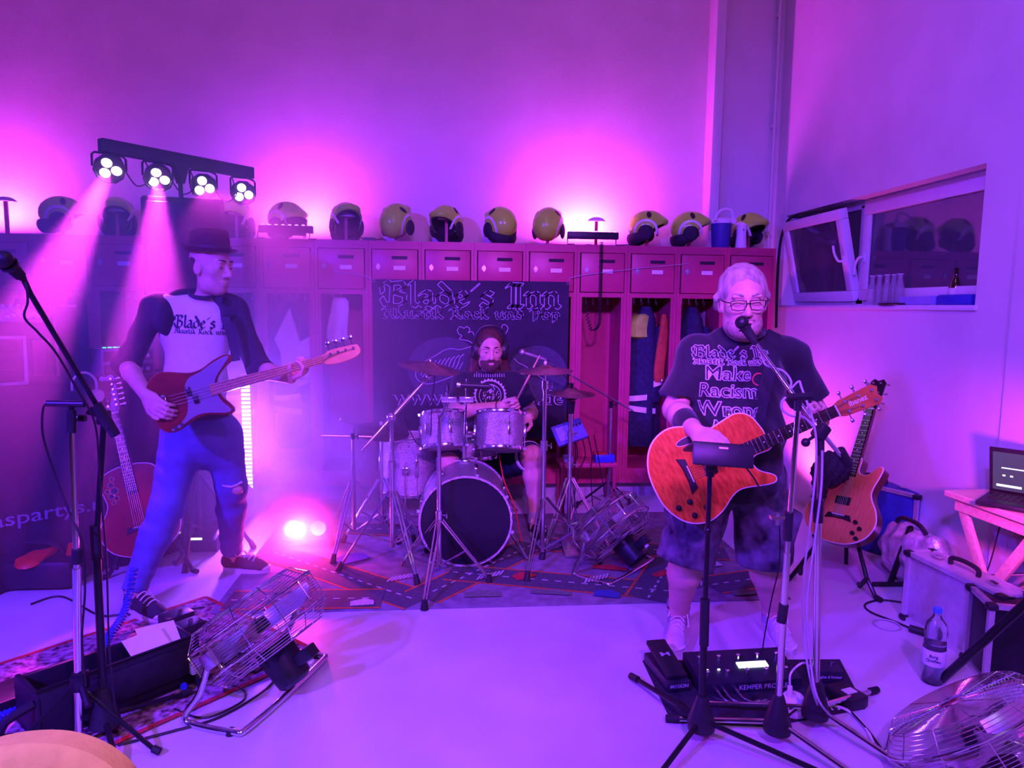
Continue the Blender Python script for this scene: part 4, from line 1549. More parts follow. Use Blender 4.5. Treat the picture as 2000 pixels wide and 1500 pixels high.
# ---------------- the bass player
def build_bassist():
    Yb = 3.8
    t = thing('person', 'bass player in pork pie hat, white and black raglan shirt and ripped jeans', 'person', (-1.3, Yb, 0))
    pel, bel, che = J(392, 838, Yb), J(383, 745, Yb-0.02), J(382, 650, Yb)
    nk, hc = J(399, 578, Yb), J(412, 523, Yb-0.02)
    sR, sL = J(306, 598, Yb-0.06), J(456, 606, Yb+0.06)
    eR, wR = J(246, 712, Yb-0.08), J(286, 772, Yb-0.40)
    eL, wL = J(508, 722, Yb+0.0), J(567, 738, Yb-0.26)
    hipR, hipL = J(357, 850, Yb-0.04), J(433, 850, Yb+0.05)
    kR, kL = J(326, 990, Yb-0.20), J(452, 950, Yb+0.08)
    aR, aL = J(262, 1150, Yb-0.27), J(452, 1070, Yb+0.27)
    aR[2] = 0.12
    aL[2] = 0.12
    R = head_frame((0.90, -0.42, -0.10), 0.0)
    B = Body(0.03)
    B.ell(che, (0.165, 0.105, 0.18), k=0.06)
    B.ell(bel, (0.145, 0.10, 0.16), k=0.08)
    B.ell(pel, (0.15, 0.11, 0.11), k=0.06)
    B.cap(sR, sL, 0.055, 0.055, k=0.06)
    B.cap(nk+V(0, 0.02, -0.05), hc+V(-0.01, 0.01, -0.05), 0.058, 0.053, k=0.03)
    add_head(B, hc, R, 1.08, 1.0)
    arm(B, sR, eR, wR, (0.05, 0.042, 0.042, 0.03))
    arm(B, sL, eL, wL, (0.05, 0.042, 0.042, 0.03))
    add_hand(B, wR, J(320, 806, Yb-0.47)-wR, (0.3, 0.75, -0.1), (0.5, 0.7, 0.4), -1, 1.05, thumb=(0.8, 0.5, 0.1))
    add_hand(B, wL, J(596, 726, Yb-0.30)-wL, (0.15, -0.35, 0.9), (0.7, 1.0, 0.7), 1, 1.05, thumb=(0.5, 0.5, 0.6))
    leg(B, hipR, kR, aR, (0.09, 0.06, 0.056, 0.04))
    leg(B, hipL, kL, aL, (0.09, 0.06, 0.056, 0.04))
    for a in (aR, aL):
        B.cap(a, a+V(0.02, -0.01, -0.05), 0.04, 0.035)
    net_build(B.mesh(0.0065), 'body', M_skin, t)
    face_parts(t, hc, R, 1.08, M_hairdark)
    # raglan shirt: white front, charcoal sleeves
    S = Body(0.04)
    S.ell(che, (0.178, 0.122, 0.195), k=0.06)
    S.ell(bel, (0.160, 0.118, 0.17), k=0.1)
    S.ell(pel+V(0, 0, 0.0), (0.172, 0.135, 0.22), k=0.06)
    S.cap(sR+V(0.05, 0, 0), sL-V(0.05, 0, 0), 0.062, 0.062, k=0.05)
    S.ell(nk+V(0.0, -0.01, 0.05), (0.066, 0.072, 0.045), op=-1, k=0.01)
    SM = S.mesh(0.008, clips=[((0, 0, pel[2]+0.075), (0, 0, -1))], fold=folds(0.004, 16, 24, 1.0))
    sh = net_build(SM, 'raglan_shirt', M_shirtwhite, t)
    bv = bvh_of(SM)
    for s_, e_, w_, sg in ((sR, eR, wR, -1), (sL, eL, wL, 1)):
        d = unit(w_-e_)
        e2 = e_+d*(0.05 if sg < 0 else 0.07)
        S2 = Body(0.04)
        S2.cap(nk+V(sg*0.07, 0.01, -0.005), s_, 0.045, 0.060, k=0.04)
        S2.ell(s_+V(-sg*(0.05 if sg < 0 else 0.03), 0.0, -0.05), (0.055, 0.112, 0.10), k=0.05)
        S2.cap(s_, e_, 0.064, 0.058, k=0.04)
        S2.cap(e_, e2+d*0.03, 0.062, 0.056, k=0.03, clip=[(e2, d)])
        net_build(S2.mesh(0.008, fold=folds(0.005, 30, 34, sg)), 'sleeve', M_sleeveblack, sh)
    MB().torus(Vector(nk+V(0.0, -0.015, 0.012)), (0.12, -0.35, 1), 0.064, 0.010, 28, 6).build('collar', M_sleeveblack, sh)
    def pm(px, py, rz=0.16):
        return mtx(at(px, py, 3.68), (math.cos(rz), math.sin(rz), 0), (math.sin(rz), -math.cos(rz), 0)) @ Matrix.Rotation(-0.05, 4, 'Z')
    wrap_print(blackletter("Blade's Inn", 0.062, 0.31, 0.24), pm(402, 642), bv, (-0.1, 1, 0), 'lettering', M_printdark, sh, 0.003)
    wrap_print(blackletter("Akustik Rock und Pop", 0.026, 0.31, 0.26), pm(402, 653), bv, (-0.1, 1, 0), 'lettering', M_printdark, sh, 0.003)
    # jeans
    S = Body(0.03)
    S.ell(pel+V(0, 0, -0.02), (0.170, 0.132, 0.20), k=0.05)
    for h, k_, a in ((hipR, kR, aR), (hipL, kL, aL)):
        S.cap(h, k_, 0.110, 0.080, k=0.05)
        d = unit(a-k_)
        e = a+d*0.0
        m = k_+(a-k_)*0.35
        S.cap(k_, m, 0.080, 0.076, k=0.03)
        S.cap(m, e, 0.076, 0.058, k=0.03, clip=[(e, d)])
    je = net_build(S.mesh(0.008, clips=[(pel+V(0, 0, 0.085), (0, 0, 1))], fold=lambda X, Y, Z: 0.0028*np.sin(70*Z+6*np.sin(9*X)+4*np.sin(7*Y))*np.clip(1.3-Z*0.9, 0.2, 1)*np.sin(11*Z+3)), 'jeans', M_denim, t)
    # ripped knee
    MB().ell(Vector(kL+V(0.035, -0.058, 0.0)), (0.045, 0.026, 0.03), Matrix.Rotation(0.25, 3, 'Y')).build('knee_rip', M_skin, je)
    MB().tube(spline([kL+V(-0.02, -0.085, 0.03), kL+V(0.03, -0.09, 0.022), kL+V(0.075, -0.06, 0.04)], 5), 0.006, 5).build('rip_edge', M_cream, je)
    # belt with studs
    MB().torus(Vector(pel+V(0, 0, 0.085)), (0, 0, 1), 0.145, 0.016, 28, 6).build('belt', M_canvas, t)
    # hat
    z = R[:, 2]*0.985+R[:, 0]*0.0+R[:, 1]*-0.10
    hb = hc+R@np.array((0, -0.01, 0.075))*1.0
    prof = [(0.0, 0.115), (0.045, 0.108), (0.075, 0.118), (0.088, 0.108), (0.093, 0.06), (0.096, 0.005), (0.0, 0.005)]
    hat = MB().lathe(prof[::-1], Vector(hb), Vector(z), n=32, sx=0.95, sy=1.05).build('hat', M_felt, t)
    br = MB()
    n = 40
    Rz = frame_z(Vector(z))
    vs, fs = [], []
    f2 = Vector(R[:, 1])
    for (r, up) in ((0.094, 0.0), (0.118, -0.006), (0.136, 0.004), (0.136, 0.010), (0.118, 0.0), (0.094, 0.008)):
        for i in range(n):
            a = 2*PI*i/n
            q = Rz @ Vector((math.cos(a)*r, math.sin(a)*r, 0))
            fr = q.normalized().dot(f2)
            curl = 0.030*max(0, (r-0.1)/0.036)*(0.25 if fr > 0.3 else (1.0 if fr < -0.2 else 0.6))
            vs.append(Vector(hb)+q+Vector(z)*(up+curl))
    for j in range(6):
        for i in range(n):
            k = (i+1) % n
            fs.append((j*n+i, j*n+k, ((j+1) % 6)*n+k, ((j+1) % 6)*n+i))
    br.add(vs, fs).build('brim', M_felt, hat)
    MB().lathe([(0.0965, 0.008), (0.099, 0.010), (0.098, 0.034), (0.0955, 0.036)], Vector(hb), Vector(z), n=32, sx=0.95, sy=1.05).build('hat_band', M_strap, hat)
    H = Body(0.01)
    H.ell(hc+R@np.array((0, -0.03, 0.02)), (0.083, 0.083, 0.085), R)
    H.ell(hc+R@np.array((0, 0.11, -0.02)), (0.12, 0.125, 0.15), R, op=-1, k=0.006)
    H.ell(hc+R@np.array((0, -0.02, -0.12)), (0.12, 0.13, 0.08), R, op=-1, k=0.006)
    net_build(H.mesh(0.006, clips=[(hc+R@np.array((0, 0, 0.07)), R[:, 2])]), 'hair', M_hairdark, t)
    # shoes
    shoe(t, aR, (0.80, -0.55), 0.29, M_canvas, M_solewhite, M_white, 0.045)
    shoe(t, aL, (1.0, -0.22), 0.29, M_canvas, M_solewhite, M_white, 0.0)
    # strap
    path = [J(432, 585, 3.72), J(440, 620, 3.68), J(452, 660, 3.68), J(462, 705, 3.68)]
    pts = press([Vector(q) for q in spline(path, 5)], bv, (0, 1, 0), 0.004)
    strap_strip(pts, Vector((0.1, -1, 0.1)), 0.04, 'bass_strap', M_strap, t)
    return dict(t=t, bv=bv)


BASS = build_bassist()


# ---------------- the drummer
def build_drummer():
    Yb = 4.95
    t = thing('person', 'long-haired drummer with headphones sitting behind the drums', 'person', (0.28, Yb, 0))
    pel, bel, che = J(958, 895, Yb+0.02), J(958, 835, Yb), J(958, 775, Yb)
    nk, hc = J(957, 725, Yb), J(957, 683, Yb-0.06)
    sR, sL = J(907, 747, Yb), J(1008, 747, Yb)
    eR, wR = J(884, 806, Yb-0.10), J(982, 792, Yb-0.33)
    eL, wL = J(1038, 806, Yb-0.03), J(1032, 815, Yb-0.28)
    hipR, hipL = J(935, 905, Yb), J(983, 905, Yb)
    kR, kL = J(875, 905, Yb-0.42), J(1040, 890, Yb-0.38)
    aR, aL = J(880, 985, Yb-0.45), J(1046, 975, Yb-0.34)
    aR[2] = 0.13
    aL[2] = 0.13
    R = head_frame((0.05, -1, -0.20), 0.0)
    B = Body(0.03)
    B.ell(che, (0.17, 0.115, 0.17), k=0.06)
    B.ell(bel, (0.165, 0.125, 0.15), k=0.08)
    B.ell(pel, (0.165, 0.13, 0.10), k=0.06)
    B.cap(sR, sL, 0.06, 0.06, k=0.06)
    B.cap(nk+V(0, 0.03, -0.04), hc+V(0, 0.02, -0.05), 0.062, 0.058, k=0.03)
    add_head(B, hc, R, 1.10, 1.05)
    arm(B, sR, eR, wR, (0.055, 0.045, 0.045, 0.031))
    arm(B, sL, eL, wL, (0.055, 0.045, 0.045, 0.031))
    add_hand(B, wR, (1, -0.25, 0.28), (-0.1, -0.8, -0.35), (1.2, 1.2, 0.8), -1, 1.1, thumb=(0.7, 0.3, 0.5))
    add_hand(B, wL, (-0.5, -0.6, -0.1), (-0.1, 0.3, -0.9), (1.0, 1.2, 0.8), 1, 1.05)
    leg(B, hipR, kR, aR, (0.10, 0.066, 0.062, 0.042))
    leg(B, hipL, kL, aL, (0.10, 0.066, 0.062, 0.042))
    for a in (aR, aL):
        B.cap(a, a+V(0, -0.02, -0.07), 0.042, 0.04)
    net_build(B.mesh(0.0065), 'body', M_skin, t)
    face_parts(t, hc, R, 1.10, M_hairbrown)
    S = Body(0.04)
    S.ell(che, (0.185, 0.13, 0.185), k=0.06)
    S.ell(bel, (0.182, 0.142, 0.16), k=0.1)
    S.ell(pel+V(0, 0, 0.02), (0.182, 0.148, 0.12), k=0.06)
    S.cap(sR, sL, 0.072, 0.072, k=0.06)
    for s_, e_ in ((sR, eR), (sL, eL)):
        d = unit(e_-s_)
        e2 = s_+d*np.linalg.norm(e_-s_)*0.72
        S.cap(s_, e2+d*0.03, 0.076, 0.080, k=0.05, clip=[(e2, d)])
    S.ell(nk+V(0, -0.01, 0.05), (0.078, 0.09, 0.045), op=-1, k=0.01)
    SM = S.mesh(0.008, clips=[(pel-V(0, 0, 0.06), (0, 0, -1))], fold=folds(0.004, 20, 28, 3.0))
    ts = net_build(SM, 'tshirt', M_shirtblack, t)
    bv = bvh_of(SM)
    # gear-wheel print
    vs, fs = [], []
    n = 56
    for i in range(n):
        a = 2*PI*i/n
        r1 = 0.118 if i % 2 else 0.105
        vs += [Vector((r1*math.cos(a), r1*math.sin(a), 0)), Vector((0.098*math.cos(a), 0.098*math.sin(a), 0)),
               Vector((0.078*math.cos(a), 0.078*math.sin(a), 0)), Vector((0.073*math.cos(a), 0.073*math.sin(a), 0))]
    for i in range(n):
        j = (i+1) % n
        fs += [(4*i, 4*j, 4*j+1, 4*i+1), (4*i+2, 4*j+2, 4*j+3, 4*i+3)]
    rg = random.Random(3)
    for i in range(60):
        a, r = rg.uniform(0, 6.28), rg.uniform(0.01, 0.066)
        x, y, h = r*math.cos(a), r*math.sin(a), rg.uniform(0.006, 0.018)
        b = len(vs)
        vs += [Vector((x, y, 0)), Vector((x+0.004, y+0.002, 0)), Vector((x+0.008, y+h, 0)), Vector((x+0.002, y+h, 0))]
        fs.append((b, b+1, b+2, b+3))
    for i in range(14):
        x = -0.11+i*0.016
        b = len(vs)
        h = rg.uniform(0.02, 0.05)
        vs += [Vector((x, 0.125, 0)), Vector((x+0.005, 0.125, 0)), Vector((x+0.004, 0.125+h, 0)), Vector((x+0.001, 0.125+h, 0))]
        fs.append((b, b+1, b+2, b+3))
    wrap_print((vs, fs), mtx(at(963, 785, 4.5), (1, 0, 0), (0, -1, 0)), bv, (0, 1, 0), 'gear_print', M_print, ts, 0.003)
    S = Body(0.03)
    S.ell(pel, (0.175, 0.14, 0.11), k=0.05)
    for h, k_ in ((hipR, kR), (hipL, kL)):
        d = unit(k_-h)
        e = k_-d*0.04
        S.cap(h, e+d*0.05, 0.118, 0.10, k=0.04, clip=[(e, d)])
    so = net_build(S.mesh(0.009, fold=folds(0.005, 20, 20, 0.0)), 'shorts', M_navy, t)
    c = kL-unit(kL-hipL)*0.06
    MB().lathe([(0.100, 0), (0.106, 0.004), (0.105, 0.03), (0.100, 0.034)], Vector(c), Vector(unit(kL-hipL)), n=24, cap=False).build('reflective_hem', M_reflect, so)
    # hair
    s = 1.10
    def p(x, y, z):
        return hc+R@(np.array((x, y, z))*s)
    H = Body(0.02)
    H.ell(p(0, -0.02, 0.045), np.array((0.083, 0.10, 0.092))*s, R)
    H.ell(p(0, 0.125, -0.005), np.array((0.082, 0.105, 0.100))*s, R, op=-1, k=0.015)
    for sg in (-1, 1):
        H.chain([p(sg*0.05, -0.06, 0.03), p(sg*0.082, -0.05, -0.06), p(sg*0.10, -0.05, -0.16), p(sg*0.125, -0.04, -0.27)], [0.05, 0.042, 0.04, 0.022], k=0.03)
        H.chain([p(sg*0.09, -0.05, -0.13), p(sg*0.155, -0.05, -0.20), p(sg*0.18, -0.04, -0.30)], [0.035, 0.026, 0.012], k=0.03)
    H.chain([p(0, -0.09, 0.0), p(0, -0.10, -0.15), p(0, -0.10, -0.30)], [0.06, 0.07, 0.05], k=0.03)
    net_build(H.mesh(0.0065, fold=lambda X, Y, Z: 0.0012*np.sin(160*X+12*Z)*np.clip((hc[2]-Z)*20, 0, 1)), 'hair', M_hairbrown, t)
    G = Body(0.01)
    G.ell(p(0, 0.028, -0.075), np.array((0.067, 0.074, 0.062))*s, R)
    G.ell(p(0, 0.058, -0.098), np.array((0.037, 0.036, 0.032))*s, R)
    G.ell(p(0, 0.10, -0.02), np.array((0.050, 0.07, 0.034))*s, R, op=-1, k=0.01)
    G.ell(p(0, 0.115, -0.068), np.array((0.020, 0.045, 0.007))*s, R, op=-1, k=0.004)
    G.ell(p(0, -0.06, -0.06), np.array((0.1, 0.08, 0.12))*s, R, op=-1, k=0.006)
    G.ell(p(0, 0.090, -0.049), np.array((0.032, 0.014, 0.008))*s, R, k=0.004)
    net_build(G.mesh(0.005, clips=[(p(0, 0, -0.03), R[:, 2])]), 'beard', mat('brown_beard', (0.10, 0.05, 0.04), 0.85, noise=0.35, nscale=90), t)
    # headphones
    hp = MB()
    hp.tube(spline([p(-0.098, -0.005, 0.03), p(-0.095, -0.012, 0.08), p(-0.06, -0.02, 0.135), p(0, -0.02, 0.152), p(0.06, -0.02, 0.135), p(0.095, -0.012, 0.08), p(0.098, -0.005, 0.03)], 5), 0.010, 8)
    ho = hp.build('headphones', M_black, t)
    for sg in (-1, 1):
        x = Vector(R[:, 0])*sg
        MB().lathe([(0.0, 0.045), (0.03, 0.044), (0.045, 0.034), (0.05, 0.015), (0.047, 0.0), (0.0, 0.0)], Vector(p(sg*0.078, 0.0, -0.005)), x, n=22, sx=0.9, sy=1.25).build('ear_cup', M_black, ho)
    for a, fw in ((aR, (-0.1, -1)), (aL, (0.15, -1))):
        MB().lathe([(0.05, -0.04), (0.051, 0.0), (0.052, 0.06), (0.05, 0.064)], Vector(a), (0, 0, 1), n=18).build('sock', M_sock, t)
        shoe(t, a, fw, 0.29, M_canvas, M_solewhite, M_white, 0.0)
    MB().torus(Vector(wR+(eR-wR)*0.08), Vector(wR-eR), 0.034, 0.005, 20, 5).build('bracelet', M_black, t)
    return dict(t=t, wR=wR, eR=eR, wL=wL, pel=pel)


DRUM = build_drummer()


# ------------------------------------------------------------------ guitars
M_flame = mat('orange_flamed_maple', (0.62, 0.095, 0.012), 0.22, noise=0.18, nscale=26, coat=0.6, col2=(0.78, 0.15, 0.03), stretch=(3, 1, 1))
M_mahog = mat('dark_mahogany', (0.10, 0.025, 0.015), 0.3, noise=0.3, nscale=20, coat=0.4)
M_honey = mat('honey_spruce', (0.62, 0.24, 0.08), 0.3, noise=0.15, nscale=14, coat=0.4, stretch=(1, 8, 1))
M_burst = mat('red_sunburst', (0.30, 0.02, 0.015), 0.22, noise=0.35, nscale=5, coat=0.5)
M_binding = mat('cream_binding', (0.8, 0.76, 0.66), 0.35, noise=0.04)
M_rose = mat('rosewood', (0.025, 0.013, 0.012), 0.7, spec=0.15, noise=0.3, nscale=50)
M_maple = mat('amber_maple', (0.62, 0.32, 0.12), 0.3, noise=0.1, nscale=16, coat=0.4)
M_headorange = mat('headstock_veneer', (0.55, 0.16, 0.04), 0.3, noise=0.2, nscale=18, coat=0.4)
M_string = mat('string_steel', (0.7, 0.68, 0.66), 0.25, 1.0)
M_pearl = mat('mirror_pickguard', (0.78, 0.78, 0.80), 0.12, 0.75, noise=0.05)
M_bassburst = mat('bass_sunburst', (0.20, 0.022, 0.012), 0.2, noise=0.3, nscale=6, coat=0.6)
M_ebony = mat('ebony', (0.012, 0.01, 0.012), 0.35, noise=0.2)

UP_HALF = [(0.0, 0.0), (0.012, 0.09), (0.06, 0.165), (0.135, 0.197), (0.205, 0.182), (0.265, 0.145), (0.305, 0.132), (0.36, 0.140), (0.42, 0.146), (0.465, 0.118), (0.485, 0.06), (0.488, 0.03)]


def guitar_outline(cut=True):
    up = UP_HALF
    if cut:
        lo = [(0.488, -0.03), (0.42, -0.032), (0.395, -0.055), (0.405, -0.095), (0.452, -0.135), (0.445, -0.158), (0.40, -0.152), (0.35, -0.138), (0.305, -0.132), (0.265, -0.145), (0.205, -0.182), (0.135, -0.197), (0.06, -0.165), (0.012, -0.09)]
    else:
        lo = [(x, -y) for x, y in up[::-1][:-1]]
    pts = [Vector((x, y, 0)) for x, y in up+lo]
    return [(p.x, p.y) for p in spline(pts, 4, closed=True)]


def make_guitar(name, label, M, cut=True, thick=0.09, top=None, side=None, head=None, tuners=6, style='oval', nut=0.78, hl=0.19):
    t = thing(name, label, 'guitar', M=M)
    out = guitar_outline(cut)
    bo = MB(M).prism(out, -thick, -0.003, 0.008).build('body', side, t, angle=0.6)
    MB(M).prism([(x*0.995+0.001, y*0.99) for x, y in out], -0.004, 0.002).build('soundboard', top, t)
    bd = MB(M).tube([(x, y, -0.004) for x, y in out], 0.0042, 6, closed=True)
    bd.build('binding', M_binding, t)
    nk = MB(M)
    fb0 = 0.375 if cut else 0.33
    nk.prism([(0.46, -0.027), (nut, -0.0225), (nut, 0.0225), (0.46, 0.027)], -0.028, 0.004, 0.006)
    nk.build('neck', M_mahog if head is not M_headorange else M_mahog, t)
    f = MB(M).prism([(fb0, -0.0285), (nut, -0.022), (nut, 0.022), (fb0, 0.0285)], 0.0035, 0.0105).build('fretboard', M_rose, t)
    fr = MB(M)
    sc = nut-0.14
    for i in range(1, 20):
        x = nut-sc*(1-2**(-i/12))
        if x < fb0+0.005:
            break
        fr.box((x, 0, 0.0112), (0.0022, 0.044+0.012*(nut-x)/0.4, 0.0022))
    fr.build('frets', M_steel, f, kind='stuff')
    dt = MB(M)
    for i in (3, 5, 7, 9, 12):
        x = nut-sc*(1-2**(-(i-0.5)/12))
        if x > fb0+0.01:
            dt.cyl((x, 0, 0.0095), (x, 0, 0.0112), 0.0035, n=10)
    dt.build('inlays', M_binding, f, kind='stuff')
    MB(M).box((nut+0.003, 0, 0.008), (0.006, 0.046, 0.012)).build('nut', M_binding, t)
    hw = 0.034
    ho = [(nut, -0.023), (nut+0.03, -hw), (nut+hl-0.02, -hw*1.25), (nut+hl, -hw*0.75), (nut+hl-0.012, 0), (nut+hl, hw*0.75), (nut+hl-0.02, hw*1.25), (nut+0.03, hw), (nut, 0.023)]
    hd = MB(M).prism(ho, -0.012, 0.004, 0.003).build('headstock', head or M_mahog, t)
    per = tuners//2
    for sg in (-1, 1):
        for i in range(per):
            x = nut+0.045+(hl-0.075)*i/max(1, per-1)
            k = MB(M)
            k.cyl((x, sg*0.021, 0.003), (x, sg*0.021, 0.014), 0.006, n=10)
            k.cyl((x, sg*0.03, -0.006), (x, sg*0.052, -0.006), 0.003, n=6)
            k.box((x, sg*0.060, -0.006), (0.014, 0.016, 0.007), bev=0.003)
            k.build('tuner', M_steel, hd)
    br = MB(M)
    br.prism([(0.125, -0.075), (0.158, -0.06), (0.158, 0.06), (0.125, 0.075), (0.133, 0.03), (0.133, -0.03)], 0.001, 0.012, 0.003)
    b2 = br.build('bridge', M_ebony, t)
    MB(M).box((0.152, 0, 0.014), (0.004, 0.07, 0.006)).build('saddle', M_binding, b2)
    st = MB(M)
    n = 6
    for i in range(n):
        y0, y1 = -0.026+0.052*i/(n-1), -0.0165+0.033*i/(n-1)
        st.cyl((0.14, y0, 0.013), (nut, y1, 0.014), 0.0009, n=5)
        st.cyl((nut, y1, 0.014), (nut+0.06+0.02*(i % 3), (0.021 if i >= 3 else -0.021), 0.010), 0.0008, n=5)
    st.build('strings', M_string, t, kind='stuff')
    return t


def guitar_matrix(bridge, nutp, normal, nut=0.78):
    """place so that the bridge saddle and the nut fall on the two points"""
    b, n = Vector(bridge), Vector(nutp)
    x = (n-b).normalized()
    z = Vector(normal)
    m = mtx((0, 0, 0), x, z)
    # mtx keeps z and bends x; keep x instead
    zz = (z-x*z.dot(x)).normalized()
    m = Matrix((x, zz.cross(x), zz)).transposed().to_4x4()
    s = (n-b).length/(nut-0.14)
    m = m @ Matrix.Scale(s, 4)
    m.translation = b - (m.to_3x3() @ Vector((0.14, 0, 0)))
    return m, s


# the singer's guitar
GM, gs = guitar_matrix(at(1342, 928, 2.64), at(1632, 803, 2.60), (-0.25, -1, 0.22))
g = make_guitar('acoustic_guitar', 'orange flamed cutaway guitar hanging from the singer\'s strap', GM, True, 0.065, M_flame, M_flame, M_headorange)
for (x, y, a, b_) in ((0.20, 0.125, 0.050, 0.015), (0.285, 0.098, 0.020, 0.012)):
    o = MB(GM).prism([(x+a*math.cos(q), y+b_*math.sin(q)) for q in np.linspace(0, 2*PI, 24, endpoint=False)], 0.0, 0.0035).build('sound_hole', M_ebony, g)
    MB(GM).tube([(x+a*math.cos(q), y+b_*math.sin(q), 0.003) for q in np.linspace(0, 2*PI, 24, endpoint=False)], 0.0016, 5, closed=True).build('hole_ring', M_binding, o)
MB(GM).box((0.235, 0, 0.006), (0.045, 0.075, 0.012), bev=0.004).build('pickup', M_ebony, g)
for (x, y) in ((0.105, -0.10), (0.155, -0.145), (0.055, -0.105), (0.10, -0.155)):
    MB(GM).lathe([(0.0, 0.0), (0.012, 0.0), (0.012, 0.004), (0.0085, 0.010), (0.0085, 0.018), (0.0, 0.019)], (x, y, 0.001), (0, 0, 1), n=14).build('knob', M_ebony, g)
hm = GM @ Matrix.Translation((0.875, 0.004, 0.0048)) @ Matrix.Rotation(0.0, 4, 'Z')
flat_print(text_mesh('Ibanez', 0.03, 0.0004), hm, 'logo', M_binding, g)
MB(GM).lathe([(0.0, 0), (0.011, 0.0), (0.008, 0.010), (0.012, 0.02), (0, 0.022)], (0.40, 0.15, -0.03), (0, 1, 0), n=12).build('strap_button', M_chrome, g)

# ---------------- the electric bass
BO = [(0.0, 0.05), (0.015, 0.115), (0.06, 0.158), (0.12, 0.163), (0.19, 0.140), (0.25, 0.122), (0.31, 0.128), (0.38, 0.156), (0.44, 0.168), (0.475, 0.156), (0.472, 0.130), (0.425, 0.098), (0.385, 0.066), (0.365, 0.032), (0.365, -0.032), (0.375, -0.06), (0.395, -0.09), (0.412, -0.125), (0.400, -0.150), (0.36, -0.152), (0.30, -0.132), (0.24, -0.122), (0.18, -0.135), (0.11, -0.163), (0.05, -0.16), (0.01, -0.115), (0.0, -0.05)]
PGO = [(0.075, -0.150), (0.13, -0.128), (0.175, -0.085), (0.195, -0.02), (0.20, 0.05), (0.235, 0.095), (0.30, 0.112), (0.37, 0.140), (0.44, 0.158), (0.462, 0.148), (0.415, 0.105), (0.37, 0.06), (0.352, 0.02), (0.352, -0.03), (0.365, -0.075), (0.398, -0.128), (0.37, -0.14), (0.30, -0.12), (0.24, -0.110), (0.18, -0.123), (0.12, -0.152), (0.085, -0.158)]
bb, bn = at(322, 787, 3.40), at(630, 702, 3.48)
x = (bn-bb).normalized()
zz = Vector((0.10, -1, 0.12))
zz = (zz-x*zz.dot(x)).normalized()
BM = Matrix((x, zz.cross(x), zz)).transposed().to_4x4() @ Matrix.Scale((bn-bb).length/0.86, 4)
BM.translation = bb-(BM.to_3x3() @ Vector((0.08, 0, 0)))
g = thing('bass_guitar', 'sunburst electric bass with mirror pickguard held by the bass player', 'bass', M=BM)
bo = [(p.x, p.y) for p in spline([Vector((a, b_, 0)) for a, b_ in BO], 4, closed=True)]
MB(BM).prism(bo, -0.042, 0.0, 0.008).build('body', M_bassburst, g, angle=0.6)
pg = [(p.x, p.y) for p in spline([Vector((a, b_, 0)) for a, b_ in PGO], 4, closed=True)]
MB(BM).prism(pg, 0.0005, 0.004).build('pickguard', M_pearl, g)
NUT = 0.94
MB(BM).prism([(0.33, -0.031), (NUT, -0.022), (NUT, 0.022), (0.33, 0.031)], -0.016, 0.008, 0.006).build('neck', M_maple, g)
fbd = MB(BM).prism([(0.325, -0.031), (NUT, -0.021), (NUT, 0.021), (0.325, 0.031)], 0.0075, 0.0135).build('fretboard', M_maple, g)
fr = MB(BM)
for i in range(1, 21):
    xx = NUT-0.86*(1-2**(-i/12))
    if xx > 0.33:
        fr.box((xx, 0, 0.0142), (0.0025, 0.044+0.018*(NUT-xx)/0.6, 0.002))
fr.build('frets', M_steel, fbd, kind='stuff')
ho = [(NUT, -0.022), (NUT+0.03, -0.038), (NUT+0.10, -0.045), (NUT+0.18, -0.036), (NUT+0.215, -0.012), (NUT+0.21, 0.022), (NUT+0.19, 0.034), (NUT+0.05, 0.040), (NUT+0.02, 0.026), (NUT, 0.022)]
hd = MB(BM).prism([(p.x, p.y) for p in spline([Vector((a, b_, 0)) for a, b_ in ho], 3, closed=True)], -0.012, 0.002, 0.003).build('headstock', M_maple, g)
for i in range(4):
    xx = NUT+0.05+i*0.043
    k = MB(BM)
    k.cyl((xx, 0.016, 0.0), (xx, 0.016, 0.016), 0.008, n=12)
    k.cyl((xx, 0.036, -0.008), (xx, 0.064, -0.008), 0.004, n=8)
    k.box((xx, 0.078, -0.008), (0.024, 0.026, 0.005), bev=0.002)
    k.build('tuner', M_chrome, hd)
st = MB(BM)
for i in range(4):
    y0, y1 = -0.028+0.0187*i, -0.0155+0.0103*i
    st.cyl((0.075, y0, 0.018), (NUT, y1, 0.018), 0.0016, n=5)
    st.cyl((NUT, y1, 0.018), (NUT+0.05+0.043*i, 0.012, 0.012), 0.0014, n=5)
st.build('strings', M_string, g, kind='stuff')
MB(BM).box((0.07, 0, 0.008), (0.05, 0.085, 0.016), bev=0.003).build('bridge', M_chrome, g)
for (xx, yy) in ((0.215, 0.016), (0.24, -0.016)):
    MB(BM).box((xx, yy*1.6, 0.008), (0.026, 0.05, 0.014), bev=0.004).build('pickup', M_ebony, g)
for (xx, yy) in ((0.135, -0.137), (0.10, -0.146)):
    MB(BM).cyl((xx, yy, 0.003), (xx, yy, 0.018), 0.010, n=14).build('knob', M_chrome, g)

